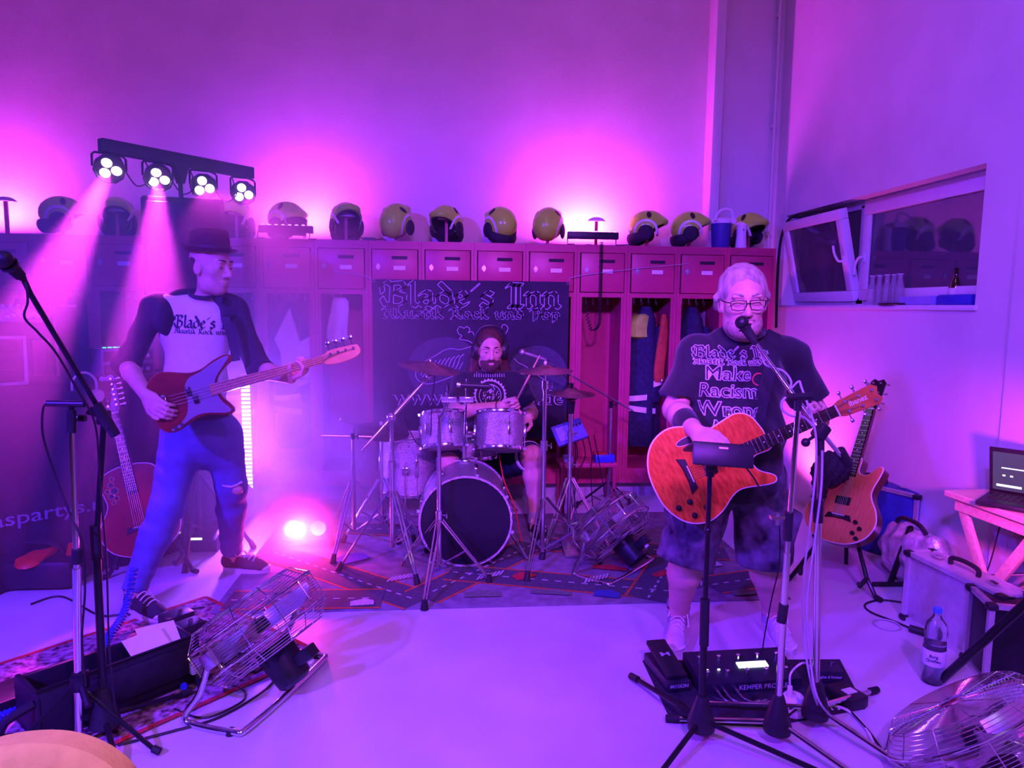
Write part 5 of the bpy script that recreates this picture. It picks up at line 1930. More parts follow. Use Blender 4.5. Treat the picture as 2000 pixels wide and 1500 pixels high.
# ---------------- acoustic guitar on its stand, left
ym = 4.02
AM, _s = guitar_matrix(at(276, 1032, ym-0.02), at(224, 808, ym+0.12), (0.18, -1, 0.22))
g = make_guitar('acoustic_guitar', 'dark red sunburst twelve-string guitar on a stand behind the bass player\'s leg', AM, False, 0.10, M_burst, M_mahog, M_mahog, 12, hl=0.22)
for (x_, y_, r_) in ((0.37, 0.085, 0.016), (0.405, 0.095, 0.012), (0.345, 0.105, 0.012), (0.375, 0.118, 0.009), (0.33, 0.082, 0.009), (0.435, 0.085, 0.008), (0.31, 0.10, 0.007)):
    o = MB(AM).cyl((x_, y_, 0.0), (x_, y_, 0.0035), r_, n=18).build('sound_hole', M_ebony, g)
    MB(AM).torus((x_, y_, 0.003), (0, 0, 1), r_+0.003, 0.003, 18, 5).build('wood_rosette', M_honey, o)


def guitar_stand(name, label, foot, back, px_dir, cr_h=0.10):
    """tubular A stand: yoke with two padded arms and three legs"""
    f = Vector(foot)
    bk = Vector(back)
    d = (f-bk)
    d.z = 0
    d.normalize()
    s = Vector((-d.y, d.x, 0))
    t = thing(name, label, 'guitar stand', (f.x, f.y, 0))
    hub = bk+Vector((0, 0, 0.42))
    for sg in (-1, 1):
        l = MB().tube([hub, f+s*sg*0.17+Vector((0, 0, 0.10)), f+s*sg*0.22+d*0.02+Vector((0, 0, 0.016))], 0.012, 8).build('leg', M_blackmetal, t)
        MB().tube([f+s*sg*0.17+Vector((0, 0, 0.10))-d*0.0, f+s*sg*0.15+d*0.10+Vector((0, 0, 0.085)), f+s*sg*0.15+d*0.135+Vector((0, 0, 0.11))], 0.012, 8).build('padded_arm', M_rubber, t)
        MB().cyl(f+s*sg*0.22+d*0.02+Vector((0, 0, 0.016)), f+s*sg*0.25+d*0.05+Vector((0, 0, 0.015)), 0.015, n=10).build('rubber_foot', M_rubber, l)
    MB().tube([hub, bk-d*0.12+Vector((0, 0, 0.015))], 0.012, 8).build('leg', M_blackmetal, t)
    MB().cyl(hub, hub+Vector((0, 0, 0.25)), 0.010, n=8).build('upright', M_blackmetal, t)
    return t


gb = AM @ Vector((0.0, 0, -0.05))
guitar_stand('guitar_stand', 'black stand under the sunburst twelve-string guitar', (gb.x, gb.y+0.02, 0), (gb.x-0.02, gb.y+0.16, 0), None)

# ---------------- electro-acoustic on its stand, right
RM, _s = guitar_matrix(at(1638, 1010, 3.62), at(1700, 800, 3.80), (-0.86, -0.50, 0.10), 0.78)
RM = RM
g = make_guitar('acoustic_guitar', 'honey-coloured cutaway guitar standing behind the singer beside the blue case', RM, True, 0.085, M_honey, M_mahog, M_ebony)
MB(RM).box((0.235, 0.0, 0.006), (0.045, 0.08, 0.012), bev=0.004).build('pickup', M_ebony, g)
for (x_, y_) in ((0.13, -0.10), (0.10, -0.13), (0.07, -0.10), (0.045, -0.125)):
    MB(RM).cyl((x_, y_, 0.001), (x_, y_, 0.016), 0.011, n=12).build('knob', M_ebony, g)
gb = RM @ Vector((0.0, 0, -0.04))
guitar_stand('guitar_stand', 'black stand under the honey-coloured guitar', (gb.x+0.0, gb.y, 0), (gb.x+0.2, gb.y+0.24, 0), None)

# ------------------------------------------------------------------ rugs
M_rugbase = mat('play_rug_pile', (0.20, 0.17, 0.21), 0.95, noise=0.25, nscale=14)
M_road = mat('printed_road', (0.075, 0.075, 0.09), 0.95, noise=0.2, nscale=60)
M_orange = mat('printed_orange', (0.55, 0.12, 0.03), 0.95, noise=0.2, nscale=60)
M_dash = mat('printed_white', (0.5, 0.48, 0.5), 0.95, noise=0.2, nscale=60)
M_green = mat('printed_green', (0.13, 0.17, 0.13), 0.95, noise=0.2, nscale=40)
M_redprint = mat('printed_red', (0.45, 0.03, 0.04), 0.95, noise=0.2, nscale=60)
M_blueprint = mat('printed_blue', (0.05, 0.07, 0.3), 0.95, noise=0.2, nscale=60)
RX0, RX1, RY0, RY1, RZ = -1.19, 1.83, 3.47, 5.08, 0.008
b = MB()
b.box(((RX0+RX1)/2, (RY0+RY1)/2, RZ/2), (RX1-RX0, RY1-RY0, RZ), bev=0.003)
rug = tag(b.build('play_rug', M_rugbase), 'large play rug printed with roads and houses under the drums', 'rug')
tag(rug, 'large play rug printed with roads and houses under the drums', 'rug')


def rug_poly(pts, z, name, m):
    return MB().add([Vector((p[0], p[1], z)) for p in pts], [tuple(range(len(pts)))]).build(name, m, rug, recalc=False)


def clip_seg(a, b2):
    return a, b2


NROAD = [0]


def road(a, b2, w=0.11):
    NROAD[0] += 1
    dz = 0.0006*NROAD[0]
    a, b2 = Vector((a[0], a[1], 0)), Vector((b2[0], b2[1], 0))
    d = (b2-a).normalized()
    s = Vector((-d.y, d.x, 0))
    L = (b2-a).length
    o = rug_poly([a+s*w, b2+s*w, b2-s*w, a-s*w], RZ+0.0012+dz, 'printed_road', M_road)
    e = MB()
    for sg in (-1, 1):
        q = s*(w+0.008)*sg
        e.add([a+q+s*0.007+Vector((0, 0, RZ+0.0010)), b2+q+s*0.007+Vector((0, 0, RZ+0.0010)), b2+q-s*0.007+Vector((0, 0, RZ+0.0010)), a+q-s*0.007+Vector((0, 0, RZ+0.0010))], [(0, 1, 2, 3)])
    e.v = [(v[0], v[1], v[2]+dz+0.0001) for v in e.v]
    e.build('road_edge', M_orange, o, recalc=False)
    k = MB()
    n = int(L/0.075)
    for i in range(n):
        p = a+d*(i*0.075+0.02)
        k.add([p+s*0.006+Vector((0, 0, RZ+0.002)), p+d*0.035+s*0.006+Vector((0, 0, RZ+0.002)), p+d*0.035-s*0.006+Vector((0, 0, RZ+0.002)), p-s*0.006+Vector((0, 0, RZ+0.002))], [(0, 1, 2, 3)])
    k.v = [(v[0], v[1], v[2]+dz) for v in k.v]
    k.build('centre_dashes', M_dash, o, recalc=False, kind='stuff')


for a, c in (((-1.1, 4.35), (-0.15, 3.55)), ((-0.15, 3.60), (0.55, 4.4)), ((0.0, 3.95), (1.3, 3.57)), ((1.05, 3.50), (1.55, 4.4)), ((-1.15, 3.62), (-0.35, 3.60)), ((0.55, 4.4), (1.75, 4.15)), ((-1.1, 4.9), (0.2, 4.6)), ((1.45, 3.66), (1.8, 3.75))):
    road(a, c)
rg = random.Random(5)
k = 0
for (x_, y_, w_, h_, a_, m_) in ((-0.85, 3.78, 0.2, 0.14, 0.3, M_green), (-0.45, 3.55, 0.12, 0.08, 0.1, M_dash), (0.18, 3.62, 0.2, 0.09, 0.0, M_green), (0.42, 3.86, 0.13, 0.10, 0.5, M_redprint), (0.55, 3.62, 0.22, 0.07, -0.2, M_green),
                              (0.85, 3.58, 0.14, 0.10, -0.3, M_blueprint), (1.25, 3.85, 0.18, 0.07, 0.4, M_redprint), (1.6, 3.55, 0.14, 0.08, 0.1, M_green), (-0.6, 4.2, 0.2, 0.16, 0.6, M_blueprint), (0.95, 3.95, 0.2, 0.08, -0.3, M_redprint), (1.55, 3.98, 0.16, 0.12, 0.2, M_dash), (-0.95, 3.52, 0.1, 0.07, 0, M_redprint)):
    ca, sa = math.cos(a_), math.sin(a_)
    rug_poly([(x_+(u*w_/2)*ca-(v*h_/2)*sa, y_+(u*w_/2)*sa+(v*h_/2)*ca) for u, v in ((-1, -1), (1, -1), (1, 0.3), (0.2, 1), (-1, 0.4))], RZ+0.0068+0.0003*k, 'printed_house', m_)
    k += 1
for (x_, y_) in ((-0.35, 3.80), (0.15, 3.80), (0.75, 3.72), (1.3, 3.60)):
    k = MB()
    for i in range(7):
        k.add([Vector((x_+i*0.022, y_+0.01*i, RZ+0.0118)), Vector((x_+i*0.022+0.012, y_+0.01*i, RZ+0.0118)), Vector((x_+i*0.022+0.04, y_+0.01*i+0.07, RZ+0.0118)), Vector((x_+i*0.022+0.028, y_+0.01*i+0.07, RZ+0.0118))], [(0, 1, 2, 3)])
    k.build('zebra_crossing', M_dash, rug, recalc=False, kind='stuff')

M_persian = mat('worn_red_rug', (0.10, 0.02, 0.05), 0.95, noise=0.6, nscale=38, col2=(0.55, 0.30, 0.42))
pa, pb = Vector((-0.58, 3.04, 0)), Vector((-1.28, 3.68, 0))
dv = Vector((-0.69, -0.72, 0)).normalized()
b = MB()
out = [pa, pb, pb+dv*2.1, pa+dv*2.1]
vs = [Vector((p.x, p.y, 0)) for p in out]+[Vector((p.x, p.y, 0.007)) for p in out]
b.add(vs, [(0, 1, 2, 3), (4, 5, 6, 7), (0, 1, 5, 4), (1, 2, 6, 5), (2, 3, 7, 6), (3, 0, 4, 7)])
rug2 = tag(b.build('patterned_rug', M_persian), 'worn reddish patterned rug in the left foreground', 'rug')
e = MB()
for q0, q1 in ((pa, pb), (pa, pa+dv*2.1), (pb, pb+dv*2.1)):
    n_ = Vector((-(q1-q0).y, (q1-q0).x, 0)).normalized()*0.012
    e.add([q0-n_+Vector((0, 0, 0.0085)), q1-n_+Vector((0, 0, 0.0085)), q1+n_+Vector((0, 0, 0.0085)), q0+n_+Vector((0, 0, 0.0085))], [(0, 1, 2, 3)])
e.build('red_border', M_redprint, rug2, recalc=False)
for (u, v) in ((0.22, 0.35), (0.22, 0.75), (0.9, 0.5), (1.4, 0.5)):
    c = pa+(pb-pa)*v+dv*u
    o = MB().tube([(c.x+0.10*math.cos(a), c.y+0.06*math.sin(a), 0.0078) for a in np.linspace(0, 2*PI, 24, endpoint=False)], 0.006, 4, closed=True).build('medallion', M_cream if False else M_dash, rug2)

# ------------------------------------------------------------------ drum kit
M_spark = mat('silver_sparkle', (0.20, 0.21, 0.27), 0.3, 0.75, noise=0.75, nscale=260, col2=(0.95, 0.95, 1.0), bump=0.5, bscale=300)
M_head = mat('drum_skin', (0.75, 0.73, 0.74), 0.5, noise=0.06, nscale=8)
M_blackhead = mat('black_drum_skin', (0.012, 0.011, 0.018), 0.28, noise=0.2, nscale=6)
M_cym = mat('bronze_cymbal', (0.30, 0.26, 0.22), 0.32, 1.0, noise=0.25, nscale=18)


def drum(name, label, c, axis, r, h, nl=6, headm=None, frontm=None, hoopm=None, legs=None):
    c = Vector(c)
    ax = Vector(axis).normalized()
    t = thing(name, label, 'drum', c-ax*h/2)
    a0, a1 = c-ax*h/2, c+ax*h/2
    MB().lathe([(r*0.985, 0.012), (r, 0.014), (r, h-0.014), (r*0.985, h-0.012)], a0, ax, n=40, cap=False).build('shell', M_spark, t)
    for p, sg, nm, m in ((a1, 1, 'batter_head', headm or M_head), (a0, -1, 'resonant_head', frontm or headm or M_head)):
        MB().lathe([(0.0, 0.004), (r*0.7, 0.003), (r*0.97, 0.0), (r*0.98, -0.012)], p, ax*sg, n=40, cap=False).build(nm, m, t)
        hp = MB()
        hp.lathe([(r*0.985, -0.014), (r*1.03, -0.014), (r*1.045, -0.004), (r*1.03, 0.010), (r*0.985, 0.010), (r*0.985, -0.014)], p, ax*sg, n=40, cap=False)
        hp.build('hoop', hoopm or M_chrome, t)
    R = frame_z(ax)
    for i in range(nl):
        a = 2*PI*(i+0.3)/nl
        u = R @ Vector((math.cos(a), math.sin(a), 0))
        l = MB()
        l.box(c+u*(r+0.010), (0.026, 0.02, min(0.12, h*0.35)), Matrix((u.cross(ax)*-1, u, ax)).transposed(), bev=0.006)
        l.cyl(a0+u*(r*1.035+0.004)-ax*0.004, a1+u*(r*1.035+0.004)+ax*0.006, 0.0032, n=6)
        l.box(a1+u*(r*1.045+0.004), (0.018, 0.018, 0.014), Matrix((u.cross(ax)*-1, u, ax)).transposed())
        l.box(a0+u*(r*1.045+0.004), (0.018, 0.018, 0.014), Matrix((u.cross(ax)*-1, u, ax)).transposed())
        l.build('tension_lug', M_chrome, t)
    return t


BDc = at(911, 1021, 4.02)
bd = drum('bass_drum', 'large bass drum with plain black front head at the front of the kit', (BDc.x, 4.26, 0.285), (0.02, 1, 0), 0.268, 0.46, 8, M_head, M_blackhead, M_spark)
for sg in (-1, 1):
    b = MB()
    b.tube([(BDc.x+sg*0.24, 4.20, 0.20), (BDc.x+sg*0.33, 4.12, 0.09), (BDc.x+sg*0.37, 4.07, 0.03)], 0.008, 8)
    b.cyl((BDc.x+sg*0.37, 4.07, 0.03), (BDc.x+sg*0.375, 4.065, 0.009), 0.014, n=10)
    b.build('spur', M_chrome, bd)
hold = MB()
hx = at(907, 900, 4.42)
hold.cyl((hx.x, 4.42, 0.54), (hx.x, 4.42, 0.72), 0.014, n=12)
hold.box((hx.x, 4.42, 0.56), (0.07, 0.09, 0.03), bev=0.008)
hold.build('tom_holder_post', M_chrome, bd)
tm1, tm2 = at(866, 840, 4.42), at(976, 842, 4.42)
cl = MB()
cl.box((hx.x, 4.42, 0.735), (0.11, 0.05, 0.04), bev=0.01)
for q, r_ in ((tm1, 0.142), (tm2, 0.155)):
    e_ = Vector((q.x, q.y, q.z-0.02))
    dr = (e_-Vector((hx.x, 4.42, 0.735)))
    cl.tube([(hx.x, 4.42, 0.735), Vector((hx.x, 4.42, 0.735))+dr*0.25, e_-dr.normalized()*(r_+0.005)], 0.009, 8)
cl.build('tom_arms', M_chrome, bd)
drum('rack_tom', 'left rack tom with silver sparkle shell over the bass drum', tm1, (-0.05, 0.30, 0.95), 0.138, 0.215, 6)
drum('rack_tom', 'right rack tom with silver sparkle shell in front of the drummer', tm2, (0.03, 0.30, 0.95), 0.152, 0.23, 6)
fc = at(803, 905, 4.75)
ft = drum('floor_tom', 'deep floor tom with silver sparkle shell at the left of the kit', fc, (0, 0.05, 1), 0.20, 0.38, 8)
for a in (0.6, 2.6, 4.6):
    u = Vector((math.cos(a), math.sin(a), 0))
    q = fc+u*0.225
    b = MB()
    b.tube([q+Vector((0, 0, 0.06)), Vector((q.x, q.y, 0.12)), Vector((q.x, q.y, 0.05))+u*0.02, Vector((q.x, q.y, 0.02))+u*0.03], 0.006, 6)
    b.box(q-u*0.012, (0.05, 0.05, 0.05), bev=0.01)
    b.cyl(Vector((q.x, q.y, 0.03))+u*0.03, Vector((q.x, q.y, 0.009))+u*0.03, 0.012, n=8)
    b.build('leg', M_chrome, ft)
sn = at(925, 905, 4.78)
drum('snare_drum', 'shallow snare drum half hidden behind the rack toms', (sn.x, 4.72, 0.60), (0, 0.08, 1), 0.165, 0.14, 8)
ss = thing('snare_stand', 'chrome snare stand behind the bass drum', 'stand', (sn.x, 4.72, 0))
MB().cyl((sn.x, 4.72, 0.12), (sn.x, 4.72, 0.50), 0.012, n=8).build('pole', M_chrome, ss)
for a in (0.5, 2.6, 4.7):
    MB().tube([(sn.x, 4.72, 0.3), (sn.x+0.22*math.cos(a), 4.72+0.2*math.sin(a), 0.018)], 0.007, 6).build('leg', M_chrome, ss)
    MB().tube([(sn.x, 4.72, 0.47), (sn.x+0.10*math.cos(a+1), 4.72+0.10*math.sin(a+1), 0.505)], 0.006, 6).build('basket_arm', M_chrome, ss)
# throne
th = thing('drum_throne', 'round black drum stool under the drummer', 'stool', (DRUM['pel'][0], 5.0, 0))
pz = DRUM['pel'][2]-0.10
MB().lathe([(0, 0), (0.15, 0), (0.165, 0.015), (0.165, 0.05), (0.15, 0.065), (0, 0.068)], (DRUM['pel'][0], 5.0, pz-0.068), n=28).build('seat', M_black, th)
MB().cyl((DRUM['pel'][0], 5.0, 0.1), (DRUM['pel'][0], 5.0, pz-0.06), 0.016, n=10).build('pole', M_chrome, th)
for a in (0.5, 2.6, 4.7):
    MB().tube([(DRUM['pel'][0], 5.0, 0.3), (DRUM['pel'][0]+0.24*math.cos(a), 5.0+0.24*math.sin(a), 0.02)], 0.010, 6).build('leg', M_chrome, th)


def cymbal_profile(r):
    return [(0.006, 0.022), (0.03, 0.019), (0.045, 0.008), (0.055, 0.003), (r*0.6, -0.006), (r, -0.018), (r, -0.0195), (r*0.6, -0.0075), (0.055, 0.0015), (0.04, 0.006), (0.006, 0.019)]


def add_cymbal(t, c, tilt_axis, r, name='cymbal'):
    MB().lathe(cymbal_profile(r), c, tilt_axis, n=48).build(name, M_cym, t, angle=0.9)


def tripod(t, x, y, hub, foot_r, angs, m, r=0.008, double=True, low=None, z0=0.0):
    for a in angs:
        u = Vector((math.cos(a), math.sin(a), 0))
        s = Vector((-u.y, u.x, 0))*0.012
        top = Vector((x, y, hub))+u*0.02
        ft = Vector((x, y, z0+0.03))+u*foot_r
        l = MB()
        if double:
            l.tube([top+s, ft+s*0.6], r*0.75, 6)
            l.tube([top-s, ft-s*0.6], r*0.75, 6)
        else:
            l.tube([top, ft], r, 8)
        lo = low if low is not None else hub*0.28
        mid = top+(ft-top)*0.55
        l.tube([Vector((x, y, lo))+u*0.015, mid], r*0.7, 6)
        g_ = l.build('leg', m, t)
        MB().cyl(ft+u*-0.008+Vector((0, 0, 0.022)), ft+u*0.014-Vector((0, 0, 0.029)), 0.014, 0.020, n=10).build('rubber_foot', M_rubber, g_)


def collar(t, p, r, h, m=None, knob=True):
    b = MB().cyl(Vector(p)-Vector((0, 0, h/2)), Vector(p)+Vector((0, 0, h/2)), r, n=12)
    o = b.build('collar', m or M_chrome, t)
    if knob:
        k = MB().cyl(Vector(p), Vector(p)+Vector((r+0.016, -0.012, 0)), 0.004, n=6)
        k.box(Vector(p)+Vector((r+0.02, -0.015, 0)), (0.006, 0.012, 0.034), bev=0.002)
        k.build('wing_screw', m or M_chrome, o)


RZF = RZ
# left crash on a boom
cx = at(766, 960, 4.05)
zt = at(766, 815, 4.05).z
t = thing('cymbal_stand', 'chrome boom stand carrying the tilted crash cymbal left of the drummer', 'cymbal stand', (cx.x, 4.05, 0))
MB().cyl((cx.x, 4.05, 0.13), (cx.x, 4.05, 0.62), 0.0145, n=12).cyl((cx.x, 4.05, 0.6), (cx.x, 4.05, zt), 0.011, n=12).build('pole', M_chrome, t)
collar(t, (cx.x, 4.05, 0.62), 0.021, 0.05)
tripod(t, cx.x, 4.05, 0.47, 0.30, (-1.05, 0.9, 3.3), M_chrome, low=0.16, z0=RZF)
b0, b1 = at(706, 880, 4.05), at(838, 735, 4.22)
bm_ = MB().cyl(b0, b1, 0.009, n=10)
bm_.cyl(at(752, 830, 4.06), at(800, 777, 4.13), 0.013, n=10)
bm_.build('boom', M_chrome, t)
MB().ell((cx.x, 4.05, zt), (0.028, 0.028, 0.028)).build('tilter', M_chrome, t)
b2 = MB().ell(b1, (0.02, 0.02, 0.02)).cyl(b1, b1+Vector((0.01, 0, 0.11)), 0.005, n=8)
b2.build('cymbal_rod', M_chrome, t)
add_cymbal(t, at(840, 713, 4.22), (0.16, -0.10, 0.97), 0.185)
MB().lathe([(0, 0), (0.010, 0), (0.008, 0.018), (0.004, 0.022), (0, 0.022)], at(840, 708, 4.22), (0.16, -0.1, 0.97), n=10).build('wing_nut', M_chrome, t)

# ride low on the left
p = at(745, 838, 4.62)
t = thing('cymbal_stand', 'low ride cymbal on a straight stand behind the floor tom', 'cymbal stand', (p.x, 4.62, 0))
add_cymbal(t, p, (0.10, -0.16, 0.98), 0.185)
MB().cyl((p.x, 4.62, 0.1), (p.x, 4.62, p.z+0.05), 0.010, n=10).build('pole', M_chrome, t)
tripod(t, p.x, 4.62, 0.4, 0.26, (-0.6, 1.6, 3.6), M_chrome, z0=RZF)
MB().ell((p.x, 4.62, p.z+0.035), (0.012, 0.012, 0.018)).build('felt', M_white, t)

# small microphone stand at the far left of the kit
p = at(689, 852, 4.4)
t = thing('microphone_stand', 'short black stand with level boom and small microphone over the ride cymbal', 'microphone stand', (p.x, 4.4, 0))
MB().cyl((p.x, 4.4, 0.12), (p.x, 4.4, 0.56), 0.013, n=10).cyl((p.x, 4.4, 0.55), (p.x, 4.4, p.z), 0.009, n=10).build('pole', M_steel, t)
tripod(t, p.x, 4.4, 0.44, 0.27, (-1.9, 0.2, 2.3), M_steel, double=True, z0=RZF)
MB().cyl(at(627, 851, 4.4), at(728, 853, 4.45), 0.006, n=8).build('boom', M_steel, t)
collar(t, (p.x, 4.4, p.z), 0.014, 0.035, M_blackmetal)
q0, q1 = at(664, 818, 4.4), at(690, 828, 4.42)
MB().prism([(0, 0), (0.08, 0.02), (0.10, -0.03), (0.05, -0.035)], 0, 0.012, 0.003)
b = MB().lathe([(0, 0), (0.012, 0.002), (0.014, 0.06), (0.009, 0.07), (0.008, 0.11), (0, 0.112)], q0, q1-q0, n=12)
b.cyl(at(697, 830, 4.42), at(697, 851, 4.42), 0.004, n=6)
b.build('small_microphone', M_alu, t)

# centre percussion stand
p = at(858, 1000, 3.92)
t = thing('percussion_stand', 'chrome stand in front of the bass drum carrying shaker and chime bars', 'stand', (p.x, 3.92, 0))
zt = at(858, 790, 3.92).z
MB().cyl((p.x, 3.92, 0.05), (p.x, 3.92, 0.62), 0.0145, n=12).cyl((p.x, 3.92, 0.6), (p.x, 3.92, zt-0.06), 0.011, n=12).build('pole', M_chrome, t)
collar(t, (p.x, 3.92, 0.36), 0.022, 0.05)
for (px, py) in ((829, 1180), (955, 1130), (800, 1082)):
    f = ground(px, py, 0.03)
    u = (f-Vector((p.x, 3.92, 0.03)))
    u.normalize()
    tp = Vector((p.x, 3.92, 0.35))
    l = MB()
    s = Vector((-u.y, u.x, 0))*0.012
    l.tube([tp+s, f+s*0.6], 0.006, 6).tube([tp-s, f-s*0.6], 0.006, 6)
    l.tube([(p.x, 3.92, 0.06), tp+(f-tp)*0.55], 0.006, 6)
    g_ = l.build('leg', M_chrome, t)
    MB().cyl(f+Vector((0, 0, 0.02)), f-Vector((0, 0, 0.028)), 0.015, 0.022, n=10).build('rubber_foot', M_rubber, g_)
b = MB()
b.tube([(p.x, 3.92, zt-0.07), at(868, 800, 3.92), at(872, 782, 3.92)], 0.010, 8)
b.cyl(at(908, 850, 3.95), at(912, 740, 3.95), 0.006, n=8)
b.cyl(at(873, 765, 3.94), at(872, 790, 3.93), 0.006, n=8)
b.tube([at(872, 782, 3.92), at(905, 784, 3.94), at(910, 790, 3.95)], 0.007, 8)
b.build('holder_rod', M_chrome, t)
MB().cyl(at(873, 748, 3.94), at(873, 762, 3.94), 0.008, 0.018, n=12).ell(at(873, 750, 3.94), 0.011).build('temple_block', M_black, t)
sh_ = MB().cyl(at(899, 752, 3.94), at(956, 755, 3.94), 0.017, n=18).build('shaker_tube', M_black, t)
MB().cyl(at(892, 751, 3.94), at(900, 752, 3.94), 0.014, n=14).build('shaker_cap', M_chrome, sh_)
for (a_, b_) in ((862, 892), (897, 925)):
    MB().box(at((a_+b_)/2, 780, 3.91), ((b_-a_)*0.00285, 0.05, 0.030), Matrix.Rotation(0.02, 3, 'Y'), bev=0.004).build('chime_bar', M_pearl, t)
tag(MB().cyl(at(879, 810, 3.95), at(884, 850, 3.95), 0.002).build('tuning_rod', M_chrome), 'thin rod', 'rod') if False else None

# right crash
p = at(1062, 900, 4.12)
t = thing('cymbal_stand', 'chrome stand with level crash cymbal right of the drummer', 'cymbal stand', (p.x, 4.12, 0))
ct = at(1068, 719, 4.12)
MB().cyl((p.x, 4.12, 0.06), (p.x, 4.12, 0.72), 0.0150, n=12).cyl((p.x, 4.12, 0.7), (p.x, 4.12, ct.z-0.10), 0.0115, n=12).cyl((p.x, 4.12, ct.z-0.1), (p.x, 4.12, ct.z+0.04), 0.006, n=8).build('pole', M_chrome, t)
collar(t, (p.x, 4.12, 0.72), 0.022, 0.06)
collar(t, (p.x, 4.12, ct.z-0.10), 0.020, 0.05)
tripod(t, p.x, 4.12, 0.40, 0.34, (-1.95, -0.25, 1.6), M_chrome, low=0.08, z0=RZF)
add_cymbal(t, (p.x, 4.12, ct.z), (-0.03, -0.05, 1), 0.165)
MB().ell((p.x, 4.12, ct.z+0.03), (0.010, 0.010, 0.014)).build('felt', M_white, t)
# hi-hat
p = at(1116, 768, 4.35)
t = thing('hi_hat_stand', 'hi-hat pair of cymbals on a chrome pedal stand', 'hi-hat', (p.x, 4.35, 0))
MB().cyl((p.x, 4.35, 0.1), (p.x, 4.35, p.z-0.05), 0.0135, n=12).cyl((p.x, 4.35, p.z-0.05), (p.x, 4.35, p.z+0.12), 0.004, n=8).build('pole', M_chrome, t)
add_cymbal(t, (p.x, 4.35, p.z+0.015), (0.02, -0.06, 1), 0.15)
MB().lathe([(r_, -h_) for r_, h_ in cymbal_profile(0.15)], (p.x, 4.35, p.z-0.022), (0.02, -0.06, 1), n=48).build('bottom_cymbal', M_cym, t, angle=0.9)
MB().cyl((p.x, 4.35, p.z+0.03), (p.x, 4.35, p.z+0.065), 0.014, n=12).build('clutch', M_blackmetal, t)
MB().cyl((p.x, 4.35, p.z-0.13), (p.x, 4.35, p.z-0.05), 0.020, 0.028, n=14).build('cup', M_blackmetal, t)
collar(t, (p.x, 4.35, 0.55), 0.021, 0.05)
collar(t, (p.x, 4.35, 0.75), 0.019, 0.04)
tripod(t, p.x, 4.35, 0.46, 0.29, (-2.3, -0.6, 1.2), M_chrome, low=0.16, z0=RZF)
MB().box((p.x-0.01, 4.26, 0.045), (0.09, 0.26, 0.016), Matrix.Rotation(0.22, 3, 'X'), bev=0.005).build('pedal', M_steel, t)
# drumsticks
h = Vector(DRUM['wR'])+Vector((0.085, -0.03, 0.03))
o = MB().tube([h+Vector((-0.03, 0, -0.07)), h, h+Vector((0.11, 0.0, 0.22)), h+Vector((0.15, 0, 0.30)), h+Vector((0.155, 0, 0.308))], 0.007, 8, rs=[0.0075, 0.0075, 0.007, 0.0045, 0.005]).build('drumstick', M_maple)
tag(o, 'wooden drumstick raised in the drummer\'s right hand', 'drumstick')
h = Vector(DRUM['wL'])+Vector((-0.05, -0.055, -0.02))
o = MB().tube([h+Vector((0.08, 0.03, 0.02)), h, h+Vector((-0.2, -0.05, -0.03)), h+Vector((-0.27, -0.07, -0.045))], 0.007, 8, rs=[0.0075, 0.0075, 0.007, 0.004]).build('drumstick', M_maple)
tag(o, 'wooden drumstick held low in the drummer\'s left hand over the snare', 'drumstick')

# drummer's microphone on a boom stand
p = at(1191, 880, 5.15)
t = thing('microphone_stand', 'thin boom stand right of the kit holding the drummer\'s silver microphone', 'microphone stand', (p.x, 5.15, 0))
zt = at(1190, 790, 5.15).z
MB().cyl((p.x, 5.15, 0.05), (p.x, 5.15, zt), 0.009, n=10).build('pole', M_steel, t)
tripod(t, p.x, 5.15, 0.22, 0.24, (-1.2, 0.6, 2.8), M_blackmetal, double=False)
collar(t, (p.x, 5.15, zt), 0.015, 0.05, M_blackmetal)
MB().cyl(at(1237, 803, 5.10), at(1068, 706, 4.95), 0.006, n=8).build('boom', M_steel, t)
m0, m1 = at(1020, 688, 4.85), at(1066, 703, 4.95)
b = MB().lathe([(0, 0.012), (0.011, 0.03), (0.013, 0.06), (0.010, (m1-m0).length), (0, (m1-m0).length+0.003)], m0, m1-m0, n=14)
mo = b.build('microphone_body', M_alu, t)
MB().ell(m0, (0.024, 0.024, 0.024)).build('grille', mat('mic_grille', (0.5, 0.5, 0.52), 0.4, 0.8, noise=0.5, nscale=220), mo)
cable('microphone_cable', [m1, m1+Vector((0.04, 0.01, -0.02)), at(1110, 745, 4.95), at(1118, 800, 4.95), at(1124, 880, 5.0), at(1120, 940, 5.05)], 'thin cable falling from the drummer\'s microphone', 0.003)
# electronic pad and its bench of pedals behind the hi-hat
p = at(1112, 845, 4.75)
t = thing('sound_module', 'flat violet-blue sound module clamped behind the hi-hat', 'module', p)
Rm = mtx(p, (0.85, -0.1, 0.42), (-0.15, -0.75, 0.62))
MB(Rm).box((0, 0, 0), (0.22, 0.16, 0.035), bev=0.008).build('case', mat('module_blue', (0.10, 0.10, 0.32), 0.4, noise=0.15), t)
MB(Rm).box((-0.04, 0.0, 0.0185), (0.09, 0.11, 0.003)).build('panel', mat('module_panel', (0.3, 0.32, 0.6), 0.4, noise=0.1), t)
b = MB(Rm)
for i in range(3):
    b.cyl((0.04+0.025*i, 0.03, 0.017), (0.04+0.025*i, 0.03, 0.03), 0.008, n=10)
b.build('knobs', M_black, t, kind='stuff')
MB().cyl(p+Vector((0.02, 0.03, -0.02)), (p.x+0.02, 4.8, 0.02), 0.008, n=8).build('stand_post', M_steel, t)
p0, p1 = at(1095, 905, 5.1), at(1205, 905, 5.1)
zt = p0.z
t = thing('small_bench', 'low red bench with gadgets between hi-hat and lockers', 'bench', ((p0.x+p1.x)/2, 5.2, 0))
